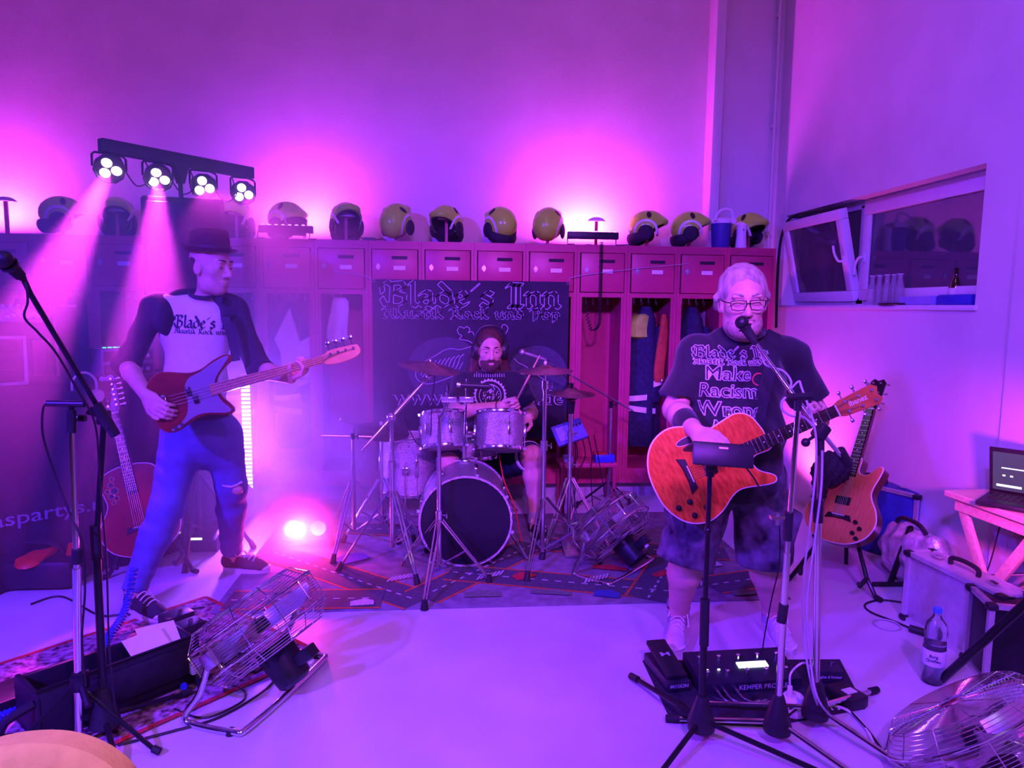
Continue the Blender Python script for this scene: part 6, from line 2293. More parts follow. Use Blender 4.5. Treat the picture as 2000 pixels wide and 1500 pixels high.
MB().box(((p0.x+p1.x)/2, 5.2, zt-0.015), (p1.x-p0.x, 0.24, 0.03), bev=0.004).build('top', M_red, t)
for u in (p0.x+0.02, p1.x-0.02):
    for v in (5.1, 5.3):
        MB().box((u, v, (zt-0.03)/2), (0.025, 0.025, zt-0.03)).build('leg', M_redin, t)
q = at(1180, 898, 5.14)
t = thing('effect_box', 'blue effect box with red lid on the low red bench', 'effect pedal', (q.x, 5.16, zt))
MB().box((q.x, 5.16, zt+0.03), (0.15, 0.11, 0.06), bev=0.008).build('case', M_bluep, t)
MB().box((q.x-0.03, 5.16, zt+0.064), (0.10, 0.09, 0.010), bev=0.003).build('lid', M_redprint, t)
q = at(1110, 897, 5.14)
t = thing('wall_adapter', 'small pale adapter box on the left end of the low red bench', 'adapter', (q.x, 5.16, zt))
MB().box((q.x, 5.16, zt+0.025), (0.07, 0.06, 0.05), bev=0.006).build('case', M_lilac, t)
for i, (xa, xb, yb_, lab) in enumerate(((1120, 1100, 985, 'leftmost black cable falling behind the hi-hat'), (1135, 1120, 990, 'second black cable falling behind the hi-hat'), (1148, 1160, 985, 'black cable falling beside the red bench'), (1160, 1190, 985, 'rightmost black cable hanging from the sound module'))):
    cable('hanging_cable', [at(xa, 850, 4.85), at(xa+8, 890, 4.9), at((xa+xb)/2, 930, 4.95), Vector((at(xb, yb_, 5.0).x, 4.95, 0.012)), Vector((at(xb, yb_, 5.0).x+0.1, 4.9, 0.012))], lab, 0.004)
cable('red_cable', [at(975, 890, 4.55), at(985, 940, 4.45), at(1005, 990, 4.4), Vector((at(1018, 1020, 4.45).x, 4.42, 0.02))], 'bright red cable dropping beside the bass drum', 0.004, mat('red_cable', (0.7, 0.04, 0.03), 0.5))
cable('tom_cable', [at(850, 725, 4.23), at(843, 800, 4.25), at(841, 850, 4.3), at(830, 873, 4.3), at(810, 860, 4.3), at(790, 815, 4.2)], 'thin black cable looping from the left crash down to the toms', 0.0035)
# kick pedal peeking out is hidden; beater clamp on the hoop
for i, dx in enumerate((-0.16, 0.15)):
    pass


# ------------------------------------------------------------------ banner behind the drummer
M_banner = mat('black_banner_cloth', (0.014, 0.012, 0.03), 0.7, noise=0.2, nscale=8)
M_bprint = mat('banner_print_light', (0.55, 0.5, 0.75), 0.7, noise=0.1, nscale=30)
M_bgrey = mat('banner_print_grey', (0.05, 0.05, 0.085), 0.7, noise=0.2, nscale=20)
BY = LY-0.06
a0, a1, a2 = at(727, 545, BY), at(1112, 545, BY), at(727, 858, BY)
bx0, bx1, bz1, bz0 = a0.x, a1.x, a0.z, a2.z
t = thing('banner', 'dark band banner with blackletter name hung across the lockers', 'banner', ((bx0+bx1)/2, BY, bz0))
vs, fs = [], []
nx, nz = 24, 12
for j in range(nz+1):
    for i in range(nx+1):
        x_ = bx0+(bx1-bx0)*i/nx
        z_ = bz0+(bz1-bz0)*j/nz
        y_ = BY+0.003*math.sin(i*1.7)*(1-j/nz)
        vs += [Vector((x_, y_, z_)), Vector((x_, y_+0.004, z_))]
W2 = 2*(nx+1)
for j in range(nz):
    for i in range(nx):
        a = j*W2+2*i
        fs += [(a, a+2, a+2+W2, a+W2), (a+1, a+1+W2, a+3+W2, a+3)]
MB().add(vs, fs).build('cloth', M_banner, t)
for xx in (bx0+0.01, bx1-0.01):
    MB().torus((xx, BY-0.002, bz1-0.012), (0, 1, 0), 0.010, 0.003, 14, 5).build('eyelet', M_steel, t)
tape = MB()
for xx in (bx0+0.02, bx1-0.02):
    tape.box((xx, BY-0.001, bz1+0.0), (0.03, 0.004, 0.02))
FY = BY-0.006


def bmx(px, py, dy=0.0):
    p_ = at(px, py, FY-dy)
    return mtx(p_, (1, 0, 0), (0, -1, 0))


px2m = (bx1-bx0)/385.0
for s_, hgt, wd, px, py, nb in (("Blade's Inn", 46, 350, 922, 599, 0.26), ("Akustik Rock und Pop", 20, 350, 922, 622, 0.28)):
    for ci in range(len(s_)):
        if s_[ci] == ' ':
            continue
        lt = flat_print(blackletter(s_, hgt*px2m, wd*px2m, nb, 0.0065 if hgt > 30 else 0.004, ci), bmx(px, py), 'letter', M_bprint, t)
        flat_print(blackletter(s_, hgt*px2m, wd*px2m, nb, 0.0015 if hgt > 30 else 0.0, ci), bmx(px, py, 0.0015), 'letter_face', M_banner, lt)
for bold, m_, dy in ((0.003, M_bprint, 0.0), (-0.0008, M_banner, 0.0015)):
    vf = text_mesh('www.blades-inn.de', 0.165, bold)
    flat_print(vf, bmx(936, 778, dy) @ Matrix.Scale(0.335*px2m/0.335*350/ (max(v.x for v in vf[0])-min(v.x for v in vf[0]))/1.0*1.0 if False else 340*px2m/(max(v.x for v in vf[0])-min(v.x for v in vf[0])), 4, (1, 0, 0)), 'lettering', m_, t)
# line drawing: grey discs, outlined fists and guitar shapes
art = MB()
def disc(px, py, rx, ry, n=32, a0_=0, a1_=2*PI):
    return [at(px+rx*math.cos(a), py+ry*math.sin(a), FY+0.001) for a in np.linspace(a0_, a1_, n)]
for (px, py, rx, ry) in ((868, 720, 72, 62), (1050, 730, 58, 55)):
    pts = disc(px, py, rx, ry)
    art.add(pts, [tuple(range(len(pts)))])
art.build('grey_artwork', M_bgrey, t, recalc=False)
ln = MB()
def line(pts, closed=False, r=0.0028):
    q = spline([at(x_, y_, FY-0.001) for x_, y_ in pts], 4, closed)
    ln.tube(q, r, 4, closed=closed)
line([(893, 645), (898, 638), (906, 641), (912, 638), (918, 644), (914, 650), (922, 648), (927, 656), (934, 662)])
line([(893, 645), (896, 652), (902, 656), (897, 662), (905, 664), (915, 666), (925, 672), (936, 680)])
line([(812, 724), (820, 712), (835, 703), (850, 695), (868, 684), (882, 681), (896, 683), (910, 680), (925, 675)])
line([(812, 724), (812, 735), (818, 744), (832, 750), (848, 748), (866, 742), (884, 735)])
line([(1004, 700), (1012, 708), (1020, 712), (1030, 718), (1042, 728), (1060, 740), (1070, 752)])
line([(980, 638), (986, 634), (992, 640), (990, 648), (984, 652)], True)
for i in range(9):
    x_ = 822+i*9
    line([(x_, 733-i*2.5), (x_+5, 722-i*3), (x_+12, 708-i*2)], r=0.0034)
    line([(x_+3, 737-i*2), (x_+10, 728-i*2.5)], r=0.003)
ln.build('white_line_artwork', M_bprint, t, recalc=False, kind='stuff')

# ------------------------------------------------------------------ loudspeaker on its pole, light bar
SPY = 4.36
p0, p1 = at(287, 392, SPY), at(440, 392, SPY)
sx = (p0.x+p1.x)/2
t = thing('loudspeaker', 'large black loudspeaker on a pole behind the bass player', 'loudspeaker', (sx, SPY, 0.9))
zt = p0.z
w_ = p1.x-p0.x
Ms = Matrix.Translation((sx, SPY, zt-0.36)) @ Matrix.Rotation(0.25, 4, 'Z')
MB(Ms).prism([(-w_/2*0.97, -0.18), (w_/2*0.97, -0.18), (w_/2*0.72, 0.22), (-w_/2*0.72, 0.22)], -0.36, 0.36, 0.015).build('cabinet', M_black, t)
gr = MB(Ms).box((0, -0.188, 0), (w_*0.86, 0.014, 0.66), bev=0.006).build('grille', mat('speaker_grille', (0.02, 0.02, 0.025), 0.5, 0.4, noise=0.6, nscale=300), t)
b = MB(Ms)
b.box((0, -0.196, -0.30), (0.08, 0.004, 0.02))
b.build('badge', M_alu, gr)
t = thing('speaker_stand', 'black tripod stand under the loudspeaker behind the bass player', 'speaker stand', (sx, SPY, 0))
MB().cyl((sx, SPY, 0.15), (sx, SPY, zt-0.72), 0.018, n=12).build('pole', M_blackmetal, t)
tripod(t, sx, SPY, 0.50, 0.30, (-1.5, 0.3, 3.4), M_blackmetal, 0.012, False, 0.18)

bA, bB = at(195, 285, 4.0), at(492, 337, 4.72)
bA.z = bB.z = (bA.z+bB.z)/2
t = thing('light_bar', 'black four-lamp stage light bar above the bass player', 'stage light', ((bA.x+bB.x)/2, (bA.y+bB.y)/2, bA.z))
du = (bB-bA).normalized()
dn = Vector((-du.y, du.x, 0))
Rb = Matrix((du, dn, Vector((0, 0, 1)))).transposed()
MB().box((bA+bB)/2, ((bB-bA).length, 0.055, 0.07), Rb, bev=0.005).build('crossbar', M_black, t)
mid = (bA+bB)/2-du*0.02
b = MB()
b.prism([(0, 0), (0.09, 0), (0.06, -0.10), (0.03, -0.10)], -0.02, 0.02)
b.v = [tuple(mid+du*(v[0]-0.045)+dn*v[2]+Vector((0, 0, v[1]-0.035))) for v in b.v]
b.cyl(mid+Vector((0, 0, -0.1)), Vector((mid.x, mid.y, zt-0.02)), 0.014, n=10)
b.build('centre_bracket', M_black, t)
M_lens = mat('lit_lens', (1, 0.8, 1), 0.3, emit=(1.0, 0.72, 1.0), estr=9.0)
SPOT_T = [at(60, 640, 3.4), at(300, 650, 3.78), Vector((0.2, 1.2, 0.2)), Vector((0.9, 1.8, 0.3))]
for i, (px, py, rpx) in enumerate(((214, 329, 27), (309, 347, 25), (398, 364, 23), (475, 377, 20))):
    f = (0.08, 0.36, 0.68, 0.965)[i]
    yy = bA.y+(bB.y-bA.y)*f
    c = at(px, py, yy-0.03)
    r_ = 0.078
    dirv = (CAMP+Vector((0.0, 0, -0.9))-c).normalized()
    if i < 2:
        dirv = (dirv*0.6+(SPOT_T[i]-c).normalized()*0.4).normalized()
    can = MB().lathe([(0.0, -0.10), (0.045, -0.10), (0.062, -0.06), (r_*0.95, -0.02), (r_, 0.0), (r_, 0.022), (r_*0.9, 0.024), (r_*0.88, 0.004), (0.0, 0.004)], c, dirv, n=10)
    co = can.build('par_can', M_black, t)
    Rl = frame_z(dirv)
    for k in range(3):
        a = PI/2+2*PI*k/3+0.25
        q = c+Rl @ Vector((math.cos(a)*0.034, math.sin(a)*0.034, 0.006))
        MB().lathe([(0.0, 0.010), (0.015, 0.008), (0.025, 0.003), (0.026, 0.0), (0.0, 0.0)], q, dirv, n=14).build('lens', M_lens, co)
    top = bA+du*((bB-bA).length*f)+Vector((0, 0, -0.035))
    br = MB()
    sd = du*0.088
    br.tube([c+sd, Vector((c.x, c.y, top.z-0.02))+sd, Vector((c.x, c.y, top.z-0.008))+sd*0.85, top, Vector((c.x, c.y, top.z-0.008))-sd*0.85, Vector((c.x, c.y, top.z-0.02))-sd, c-sd], 0.006, 6)
    br.build('yoke', M_blackmetal, co)
    if i < 3:
        MB().tube(spline([c+du*0.05-dirv*0.08, c+du*0.14+Vector((0, 0, -0.07)), c+du*0.22+Vector((0, 0, -0.02)), c+du*0.2+Vector((0, 0, 0.06)), top+du*0.15], 6), 0.004, 5).build('lamp_cable', M_cable, co)
    pw = (1500, 1500, 120, 100)[i]
    light('par_light', 'SPOT', c+dirv*0.04, SPOT_T[i], (1.0, 0.05, 0.92), pw, 0.03, spot=(22, 26, 40, 40)[i], blend=0.5)

# ------------------------------------------------------------------ floor lamp in the smoke
fl = ground(588, 1035, 0.09)
t = thing('floor_par_light', 'blazing pink floor lamp in the smoke left of the drums', 'stage light', (fl.x, fl.y, RZ))
M_hot = mat('hot_lens', (1, 0.7, 0.8), 0.3, emit=(1.0, 0.42, 0.72), estr=14.0)
M_hot2 = mat('hot_red_lens', (1, 0.5, 0.5), 0.3, emit=(1.0, 0.30, 0.42), estr=9.0)
fd = Vector((0.10, -0.95, 0.12)).normalized()
for dx, m_, r_ in ((-0.055, M_hot, 0.062), (0.11, M_hot2, 0.055)):
    c = Vector((fl.x+dx, fl.y, 0.10))
    co = MB().lathe([(0.0, -0.13), (r_*0.6, -0.13), (r_*0.95, -0.02), (r_, 0.0), (r_, 0.02), (r_*0.92, 0.022), (r_*0.88, 0.002), (0.0, 0.002)], c, fd, n=18).build('par_can', M_black, t)
    MB().lathe([(0.0, 0.012), (r_*0.6, 0.010), (r_*0.86, 0.003), (0.0, 0.0)], c, fd, n=18).build('lens', m_, co)
    MB().tube([c+Vector((-r_-0.008, 0, 0)), c+Vector((-r_-0.008, 0, -0.085)), c+Vector((r_+0.008, 0, -0.085)), c+Vector((r_+0.008, 0, 0))], 0.006, 6).build('floor_yoke', M_blackmetal, co)
light('floor_par', 'SPOT', Vector((fl.x, fl.y-0.03, 0.12)), Vector((fl.x+0.25, fl.y-2.0, 0.02)), (1.0, 0.03, 0.33), 300, 0.05, spot=130, blend=1.0)
# ------------------------------------------------------------------ LED pixel bar behind the bass player
lp = at(482, 850, 5.2)
lz0, lz1 = max(0.03, at(482, 955, 5.2).z), at(482, 735, 5.2).z
t = thing('led_pixel_bar', 'upright white LED bar glowing behind the bass player\'s leg', 'stage light', (lp.x, 5.2, 0))
MB().box((lp.x, 5.22, (lz0+lz1)/2), (0.075, 0.03, lz1-lz0+0.04), bev=0.006).build('housing', M_black, t)
MB().box((lp.x, 5.21, (0.02+lz0)/2), (0.16, 0.14, max(0.02, lz0-0.005)), bev=0.004).build('foot_plate', M_black, t)
M_led = mat('lit_white_led', (0.9, 0.9, 1), 0.3, emit=(0.85, 0.8, 1.0), estr=4.0)
nled = 28
for i in range(nled):
    z_ = lz0+(lz1-lz0)*(i+0.5)/nled
    MB().box((lp.x, 5.203, z_), (0.06, 0.008, (lz1-lz0)/nled*0.62)).build('led_cell', M_led, t)
light('led_bar_glow', 'AREA', (lp.x, 5.17, (lz0+lz1)/2), (lp.x+0.1, 3.5, 0.4), (0.25, 0.05, 1.0), 160, 0.06, lz1-lz0)

# ------------------------------------------------------------------ desk with racks at the left edge
M_cloth = mat('black_desk_cloth', (0.010, 0.010, 0.018), 0.85, noise=0.25, nscale=12)
A = Vector((-2.50, 3.66, 0))
Bq = Vector((-1.47, 4.58, 0))
dd = (Bq-A).normalized()
nn = Vector((-dd.y, dd.x, 0))
L = (Bq-A).length
DZ = 1.10
t = thing('equipment_desk', 'tall desk draped in black cloth with pale web address at the left', 'desk', ((A+Bq)/2+nn*0.3))
vs, fs = [], []
n = 60
for j in range(7):
    for i in range(n+1):
        s_ = i/n
        q = A+dd*(L*s_)-nn*(0.014*math.sin(i*1.15)*(1-j/6)+0.006*math.sin(i*0.43))
        vs.append(Vector((q.x, q.y, 0.01+(DZ-0.01)*j/6)))
for j in range(6):
    for i in range(n):
        fs.append((j*(n+1)+i, j*(n+1)+i+1, (j+1)*(n+1)+i+1, (j+1)*(n+1)+i))
sk = MB().add(vs, fs)
sk.build('front_drape', M_cloth, t)
MB().box((A+Bq)/2+nn*0.33+Vector((0, 0, DZ/2)), (L, 0.62, DZ-0.01), Matrix((dd, nn, Vector((0, 0, 1)))).transposed(), bev=0.01).build('desk_body', M_cloth, t)
q = A+dd*0.42-nn*0.03+Vector((0, 0, 0.405))
Mt = mtx(q, dd, -nn)
flat_print(text_mesh('aspartys.r', 0.105, 0.0006, 'CENTER'), Mt @ Matrix.Scale(1.25, 4, (1, 0, 0)), 'lettering', M_bgrey if False else mat('drape_print', (0.22, 0.2, 0.3), 0.8, noise=0.15), t)
# lower rack, mixer on top
Rd = Matrix((dd, nn, Vector((0, 0, 1)))).transposed()


def on_desk(u, v, z=0.0):
    return A+dd*u+nn*v+Vector((0, 0, DZ+z))


t = thing('rack_case', 'open rack case with pale rails on the black desk', 'rack case', on_desk(0.2, 0.3))
MB().box(on_desk(0.13, 0.32, 0.13), (0.52, 0.46, 0.26), Rd, bev=0.01).build('case', M_black, t)
fr_ = MB()
for (du_, dz_, w2, h2) in ((0.13, 0.255, 0.52, 0.016), (0.13, 0.008, 0.52, 0.016)):
    fr_.box(on_desk(du_, 0.085, dz_), (w2, 0.02, h2), Rd)
for du_ in (-0.122, 0.382):
    fr_.box(on_desk(du_, 0.085, 0.13), (0.016, 0.02, 0.26), Rd)
fr_.build('edge_rails', M_alu, t)
for k_, z_ in enumerate((0.055, 0.13, 0.205)):
    u_ = MB().box(on_desk(0.13, 0.088, z_), (0.44, 0.02, 0.062), Rd, bev=0.003).build('rack_unit', M_blackmetal, t)
    b = MB()
    for i in range(6):
        b.cyl(on_desk(-0.04+i*0.055, 0.078, z_), on_desk(-0.04+i*0.055, 0.066, z_), 0.008, n=8)
    b.build('knobs', M_alu, u_, kind='stuff')
t = thing('mixing_desk', 'slanted mixing desk with rows of pale faders on the rack case', 'mixer', on_desk(0.2, 0.3, 0.26))
Mm = Matrix.Translation(on_desk(0.20, 0.30, 0.33)) @ Rd.to_4x4() @ Matrix.Rotation(0.20, 4, 'X')
MB(Mm).box((0, 0, 0), (0.64, 0.46, 0.10), bev=0.012).build('chassis', M_black, t)
MB(Mm).box((0, 0, 0.051), (0.60, 0.42, 0.004)).build('panel', mat('mixer_panel', (0.16, 0.15, 0.2), 0.4, noise=0.2, nscale=60), t)
for r0, nm, m_ in ((0.08, 'knob_row', M_alu), (0.14, 'knob_row', M_white), (0.02, 'knob_row', M_alu)):
    b = MB(Mm)
    for i in range(16):
        b.cyl((-0.28+i*0.037, r0, 0.052), (-0.28+i*0.037, r0, 0.070), 0.009, n=8)
    b.build(nm, m_, t, kind='stuff')
b = MB(Mm)
for i in range(16):
    b.box((-0.28+i*0.037, -0.11+0.05*math.sin(i*2.1), 0.060), (0.018, 0.03, 0.016), bev=0.003)
b.build('fader_caps', M_white, t, kind='stuff')
MB(Mm).box((0.24, 0.0, 0.056), (0.10, 0.30, 0.003)).build('script_sheet', M_paper, t)
t = thing('mixer_lid', 'tall road case panel with metal edge standing behind the mixer', 'case lid', on_desk(0.72, 0.45))
MB().box(on_desk(0.68, 0.52, 0.21), (0.12, 0.10, 0.42), Rd, bev=0.008).build('panel', M_black, t)
MB().tube([on_desk(0.625, 0.46, 0.0), on_desk(0.625, 0.46, 0.42), on_desk(0.74, 0.46, 0.42)], 0.008, 6).build('metal_edge', M_alu, t)
# small wireless rack with lit LEDs
q = at(228, 742, 4.35)
t = thing('wireless_rack', 'small rack with green lit receivers at the right end of the desk', 'rack case', (q.x, 4.35, DZ))
qq = on_desk(0.93, 0.34, 0)
Mw = Matrix.Translation(qq) @ Rd.to_4x4()
MB(Mw).box((0, 0, 0.085), (0.30, 0.30, 0.17), bev=0.008).build('case', mat('rack_grey', (0.25, 0.24, 0.28), 0.5, noise=0.2), t)
for z_ in (0.045, 0.125):
    u_ = MB(Mw).box((0, -0.156, z_), (0.27, 0.014, 0.06), bev=0.003).build('receiver', M_black, t)
    MB(Mw).box((-0.04, -0.1645, z_), (0.05, 0.003, 0.025)).build('display', mat('green_display', (0.05, 0.3, 0.15), 0.3, emit=(0.1, 1.0, 0.5), estr=0.8), u_)
    for xx in (0.06, 0.1):
        MB(Mw).cyl((xx, -0.163, z_), (xx, -0.178, z_), 0.012, n=10).build('knob', M_alu, u_)
b = MB(Mw)
for i in range(5):
    b.box((-0.10+i*0.03, -0.05, 0.173), (0.014, 0.03, 0.004))
b.build('green_leds', mat('green_led', (0.05, 0.6, 0.3), 0.3, emit=(0.1, 1.0, 0.5), estr=2.5), t, kind='stuff')
# headphones hanging on the desk front
q = A+dd*0.62-nn*0.045
t = thing('headphones', 'pair of pale headphones hanging at the desk edge', 'headphones', (q.x, q.y, DZ-0.1))
hp = MB()
hp.tube(spline([q+dd*-0.06+Vector((0, 0, DZ-0.06)), q+dd*-0.055+Vector((0, 0, DZ+0.02)), q+Vector((0, 0, DZ+0.06)), q+dd*0.055+Vector((0, 0, DZ+0.02)), q+dd*0.06+Vector((0, 0, DZ-0.06))], 5), 0.007, 8)
hp.build('headband', M_alu, t)
for sg in (-1, 1):
    MB().lathe([(0, -0.02), (0.034, -0.018), (0.04, 0.0), (0.034, 0.018), (0, 0.02)], q+dd*sg*0.06+Vector((0, 0, DZ-0.075)), dd*0.4-nn, n=18).build('ear_cup', M_alu if sg > 0 else M_black, t)
# dark appliance with an orange ring on the floor at the left edge
q = ground(88, 1140, 0.0)
t = thing('wet_vacuum', 'squat black floor machine with orange rim below the desk', 'machine', (q.x, q.y, 0))
MB().box((q.x, q.y+0.02, 0.09), (0.42, 0.30, 0.17), bev=0.05).build('housing', M_black, t)
MB().lathe([(0.0, 0.0), (0.15, 0.0), (0.165, 0.012), (0.15, 0.03), (0.12, 0.036), (0.0, 0.036)], (q.x-0.02, q.y, 0.172), (0, -0.25, 1), n=28, sx=1.0, sy=0.55).build('orange_rim', mat('orange_plastic', (0.65, 0.07, 0.02), 0.45, noise=0.1), t)
MB().tube(spline([(q.x-0.16, q.y-0.04, 0.17), (q.x-0.12, q.y-0.06, 0.25), (q.x+0.08, q.y-0.06, 0.25), (q.x+0.13, q.y-0.04, 0.19)], 5), 0.012, 8).build('handle', M_black, t)
MB().cyl((q.x+0.16, q.y-0.02, 0.17), (q.x+0.18, q.y-0.04, 0.23), 0.03, 0.026, n=12).build('orange_cap', mat('orange_plastic', (0.65, 0.07, 0.02)), t)
# small monitor wedge / pedals behind the bass player's knee
q = ground(392, 1078, 0.0)
t = thing('floor_tuner', 'small dark floor tuner with a white lit display behind the bass player', 'effect pedal', (q.x, q.y, 0))
MB().box((q.x+0.02, q.y+0.06, 0.05), (0.16, 0.14, 0.10), Matrix.Rotation(0.25, 3, 'X'), bev=0.01).build('case', M_black, t)
MB().box((q.x-0.02, q.y-0.012, 0.085), (0.07, 0.004, 0.022), Matrix.Rotation(0.25, 3, 'X')).build('display', mat('white_display', (0.6, 0.6, 0.7), 0.3, emit=(0.8, 0.75, 1.0), estr=2.2), t)
q = ground(415, 1035, 0.0)
t = thing('pedal_amp', 'dark wedge amplifier on the floor behind the bass player\'s legs', 'amplifier', (q.x, q.y+0.15, 0))
b = MB()
b.prism([(-0.14, 0.0), (0.16, 0.0), (0.16, 0.20), (-0.02, 0.30), (-0.14, 0.10)], -0.19, 0.19, 0.01)
b.v = [(q.x+v[2], q.y+0.18+v[0], v[1]+0.001) for v in b.v]
b.build('cabinet', M_black, t)
MB().box((q.x, q.y+0.02, 0.11), (0.32, 0.01, 0.14), Matrix.Rotation(-0.3, 3, 'X')).build('grille', MATS['speaker_grille'], t)

# ------------------------------------------------------------------ stands at the left front
def mic(t, head, tail, grille=None):
    """vocal microphone from grille centre to cable end"""
    h, e = Vector(head), Vector(tail)
    d = (e-h).normalized()
    L = (e-h).length
    mo = MB().lathe([(0.0, 0.015), (0.0225, 0.022), (0.019, 0.035), (0.012, L-0.01), (0.010, L), (0.0, L)], h, d, n=16).build('microphone_body', M_black, t)
    MB().ell(h, (0.026, 0.026, 0.026)).build('grille', grille or mat('dark_mic_grille', (0.03, 0.03, 0.035), 0.45, 0.6, noise=0.6, nscale=260), mo)
    MB().cyl(h+d*0.019, h+d*0.026, 0.0265, n=18).build('grille_ring', M_blackmetal, mo)
    MB().cyl(h+d*(L*0.45), h+d*(L*0.85), 0.019, 0.016, n=12).build('clip', M_rubber, mo)


p = ground(206, 1440, 0)
zt = at(202, 812, 2.47).z
t = thing('microphone_stand', 'black boom microphone stand in the left foreground', 'microphone stand', (p.x, p.y, 0))
pt = at(203, 815, p.y)
MB().cyl((p.x, p.y, 0.05), (p.x+0.005, p.y, 0.72), 0.0135, n=12).cyl((p.x+0.005, p.y, 0.70), pt, 0.0095, n=12).build('pole', M_blackmetal, t)
MB().cyl((p.x+0.005, p.y, 0.66), (p.x+0.005, p.y, 0.78), 0.017, n=12).build('clutch', M_rubber, t)
MB().lathe([(0.052, 0.05), (0.05, 0.08), (0.03, 0.15), (0.017, 0.19), (0.0, 0.19)], (p.x, p.y, 0.0), n=18).build('hub', M_black, t)
for a in (-1.0, 0.9, 2.9):
    u = Vector((math.cos(a), math.sin(a), 0))
    l = MB().tube([Vector((p.x, p.y, 0.075))+u*0.03, Vector((p.x, p.y, 0.02))+u*0.30], 0.010, 8).build('leg', M_blackmetal, t)
    MB().cyl(Vector((p.x, p.y, 0.022))+u*0.29, Vector((p.x, p.y, 0.014))+u*0.33, 0.014, n=10).build('rubber_foot', M_rubber, l)
m0, m1 = at(8, 507, 2.20), at(46, 545, 2.26)
bt = at(216, 838, 2.44)
MB().tube([m1, at(60, 575, 2.28), pt, bt], 0.0085, 10).build('boom', M_blackmetal, t)
MB().cyl(at(186, 790, 2.43), at(226, 850, 2.46), 0.020, 0.017, n=12).build('counterweight', M_black, t)
b = MB().box(pt, (0.035, 0.05, 0.05), bev=0.01).cyl(pt, pt+Vector((-0.05, -0.01, 0.02)), 0.008, n=8).cyl(pt+Vector((-0.05, -0.02, 0.0)), pt+Vector((-0.085, -0.02, 0.0)), 0.012, n=8)
b.build('tilt_joint', M_blackmetal, t)
mic(t, m0, m1)
cable('microphone_cable', [m1, at(52, 562, 2.24), at(54, 590, 2.24), at(48, 620, 2.24), at(75, 650, 2.26), at(110, 690, 2.30), at(150, 760, 2.38), at(186, 830, 2.42), at(196, 950, 2.45), at(208, 1100, 2.44), at(214, 1280, 2.44), at(228, 1400, 2.40)], 'thin black cable running along the left boom stand', 0.0035)
p = ground(155, 1462, 0)
py_ = p.y
t = thing('microphone_stand', 'chrome straight stand with level black clip at the far left', 'microphone stand', (p.x, p.y, 0))
pt = at(140, 832, py_)
MB().cyl((p.x, py_, 0.03), at(150, 1110, py_), 0.0135, n=12).cyl(at(150, 1112, py_), pt, 0.0095, n=12).build('pole', M_chrome, t)
MB().cyl(at(151, 1072, py_), at(150, 1100, py_), 0.017, n=12).build('clutch', M_black, t)
MB().cyl(at(140, 845, py_), at(140, 800, py_), 0.014, n=12).build('top_sleeve', M_black, t)
MB().cyl(at(92, 788, py_), at(165, 789, py_), 0.011, n=12).build('clip_bar', M_black, t)
MB().cyl(at(140, 800, py_), at(140, 790, py_), 0.009, n=8).build('clip_post', M_blackmetal, t)
b = MB().box(at(156, 1330, py_), (0.05, 0.05, 0.07), bev=0.012)
b.cyl(at(156, 1330, py_), at(172, 1380, py_-0.06), 0.012, n=8)
b.build('leg_hub', M_blackmetal, t)
for a in (-2.4, -0.2, 1.9):
    u = Vector((math.cos(a), math.sin(a), 0))
    l = MB().tube([Vector((p.x, py_, 0.24)), Vector((p.x, py_, 0.02))+u*0.28], 0.008, 8).build('leg', M_blackmetal, t)
    MB().cyl(Vector((p.x, py_, 0.024))+u*0.275, Vector((p.x, py_, 0.014))+u*0.30, 0.013, n=10).build('rubber_foot', M_rubber, l)
cable('clip_cable', [at(92, 788, py_), at(84, 800, py_), at(84, 850, py_), at(105, 920, py_+0.02), at(135, 1000, py_), at(160, 1060, py_-0.02), at(166, 1150, py_-0.02), at(160, 1250, py_-0.02), at(168, 1340, py_-0.03)], 'thin cable drooping from the chrome stand at the far left', 0.0035)

# ------------------------------------------------------------------ open pedal bag, papers, coiled cable in the left foreground
dl = Vector((0.70, 0.715, 0)).normalized()
dnn = Vector((-dl.y, dl.x, 0))
o0 = Vector((-1.42, 2.42, 0.008))
LL, WW, HH = 0.58, 0.24, 0.20
Rc = Matrix((dl, dnn, Vector((0, 0, 1)))).transposed()
M_bag = mat('black_bag_nylon', (0.014, 0.013, 0.02), 0.55, noise=0.25, nscale=30)
t = thing('pedal_bag', 'open black equipment bag standing on the patterned rug', 'bag', o0+dl*LL/2+dnn*WW/2)


def inbag(u, v, z):
    return o0+dl*u+dnn*v+Vector((0, 0, z))


MB().box(inbag(LL/2, WW/2, 0.008), (LL, WW, 0.016), Rc).build('base', M_bag, t)
MB().box(inbag(LL/2, 0.010, HH/2), (LL, 0.02, HH), Rc, bev=0.008).build('front_wall', M_bag, t)
MB().box(inbag(LL/2, WW-0.01, HH*0.42), (LL, 0.02, HH*0.84), Rc, bev=0.008).build('back_wall', M_bag, t)
for u_ in (0.012, LL-0.012):
    MB().box(inbag(u_, WW/2, HH*0.45), (0.024, WW, HH*0.9), Rc, bev=0.01).build('end_wall', M_bag, t)
MB().box(inbag(LL/2+0.03, -0.008, HH*0.55), (LL*0.72, 0.016, HH*0.62), Rc, bev=0.008).build('front_pocket', M_bag, t)
MB().tube([inbag(0.0, 0.0, HH), inbag(LL, 0.0, HH)], 0.005, 6).build('piping', M_blackmetal, t)
MB().tube(spline([inbag(0.0, 0.02, HH*0.75), inbag(-0.08, 0.03, HH*0.6), inbag(-0.10, 0.05, HH*0.3), inbag(-0.06, 0.08, 0.03)], 6), 0.016, 8).build('handle', M_bag, t)
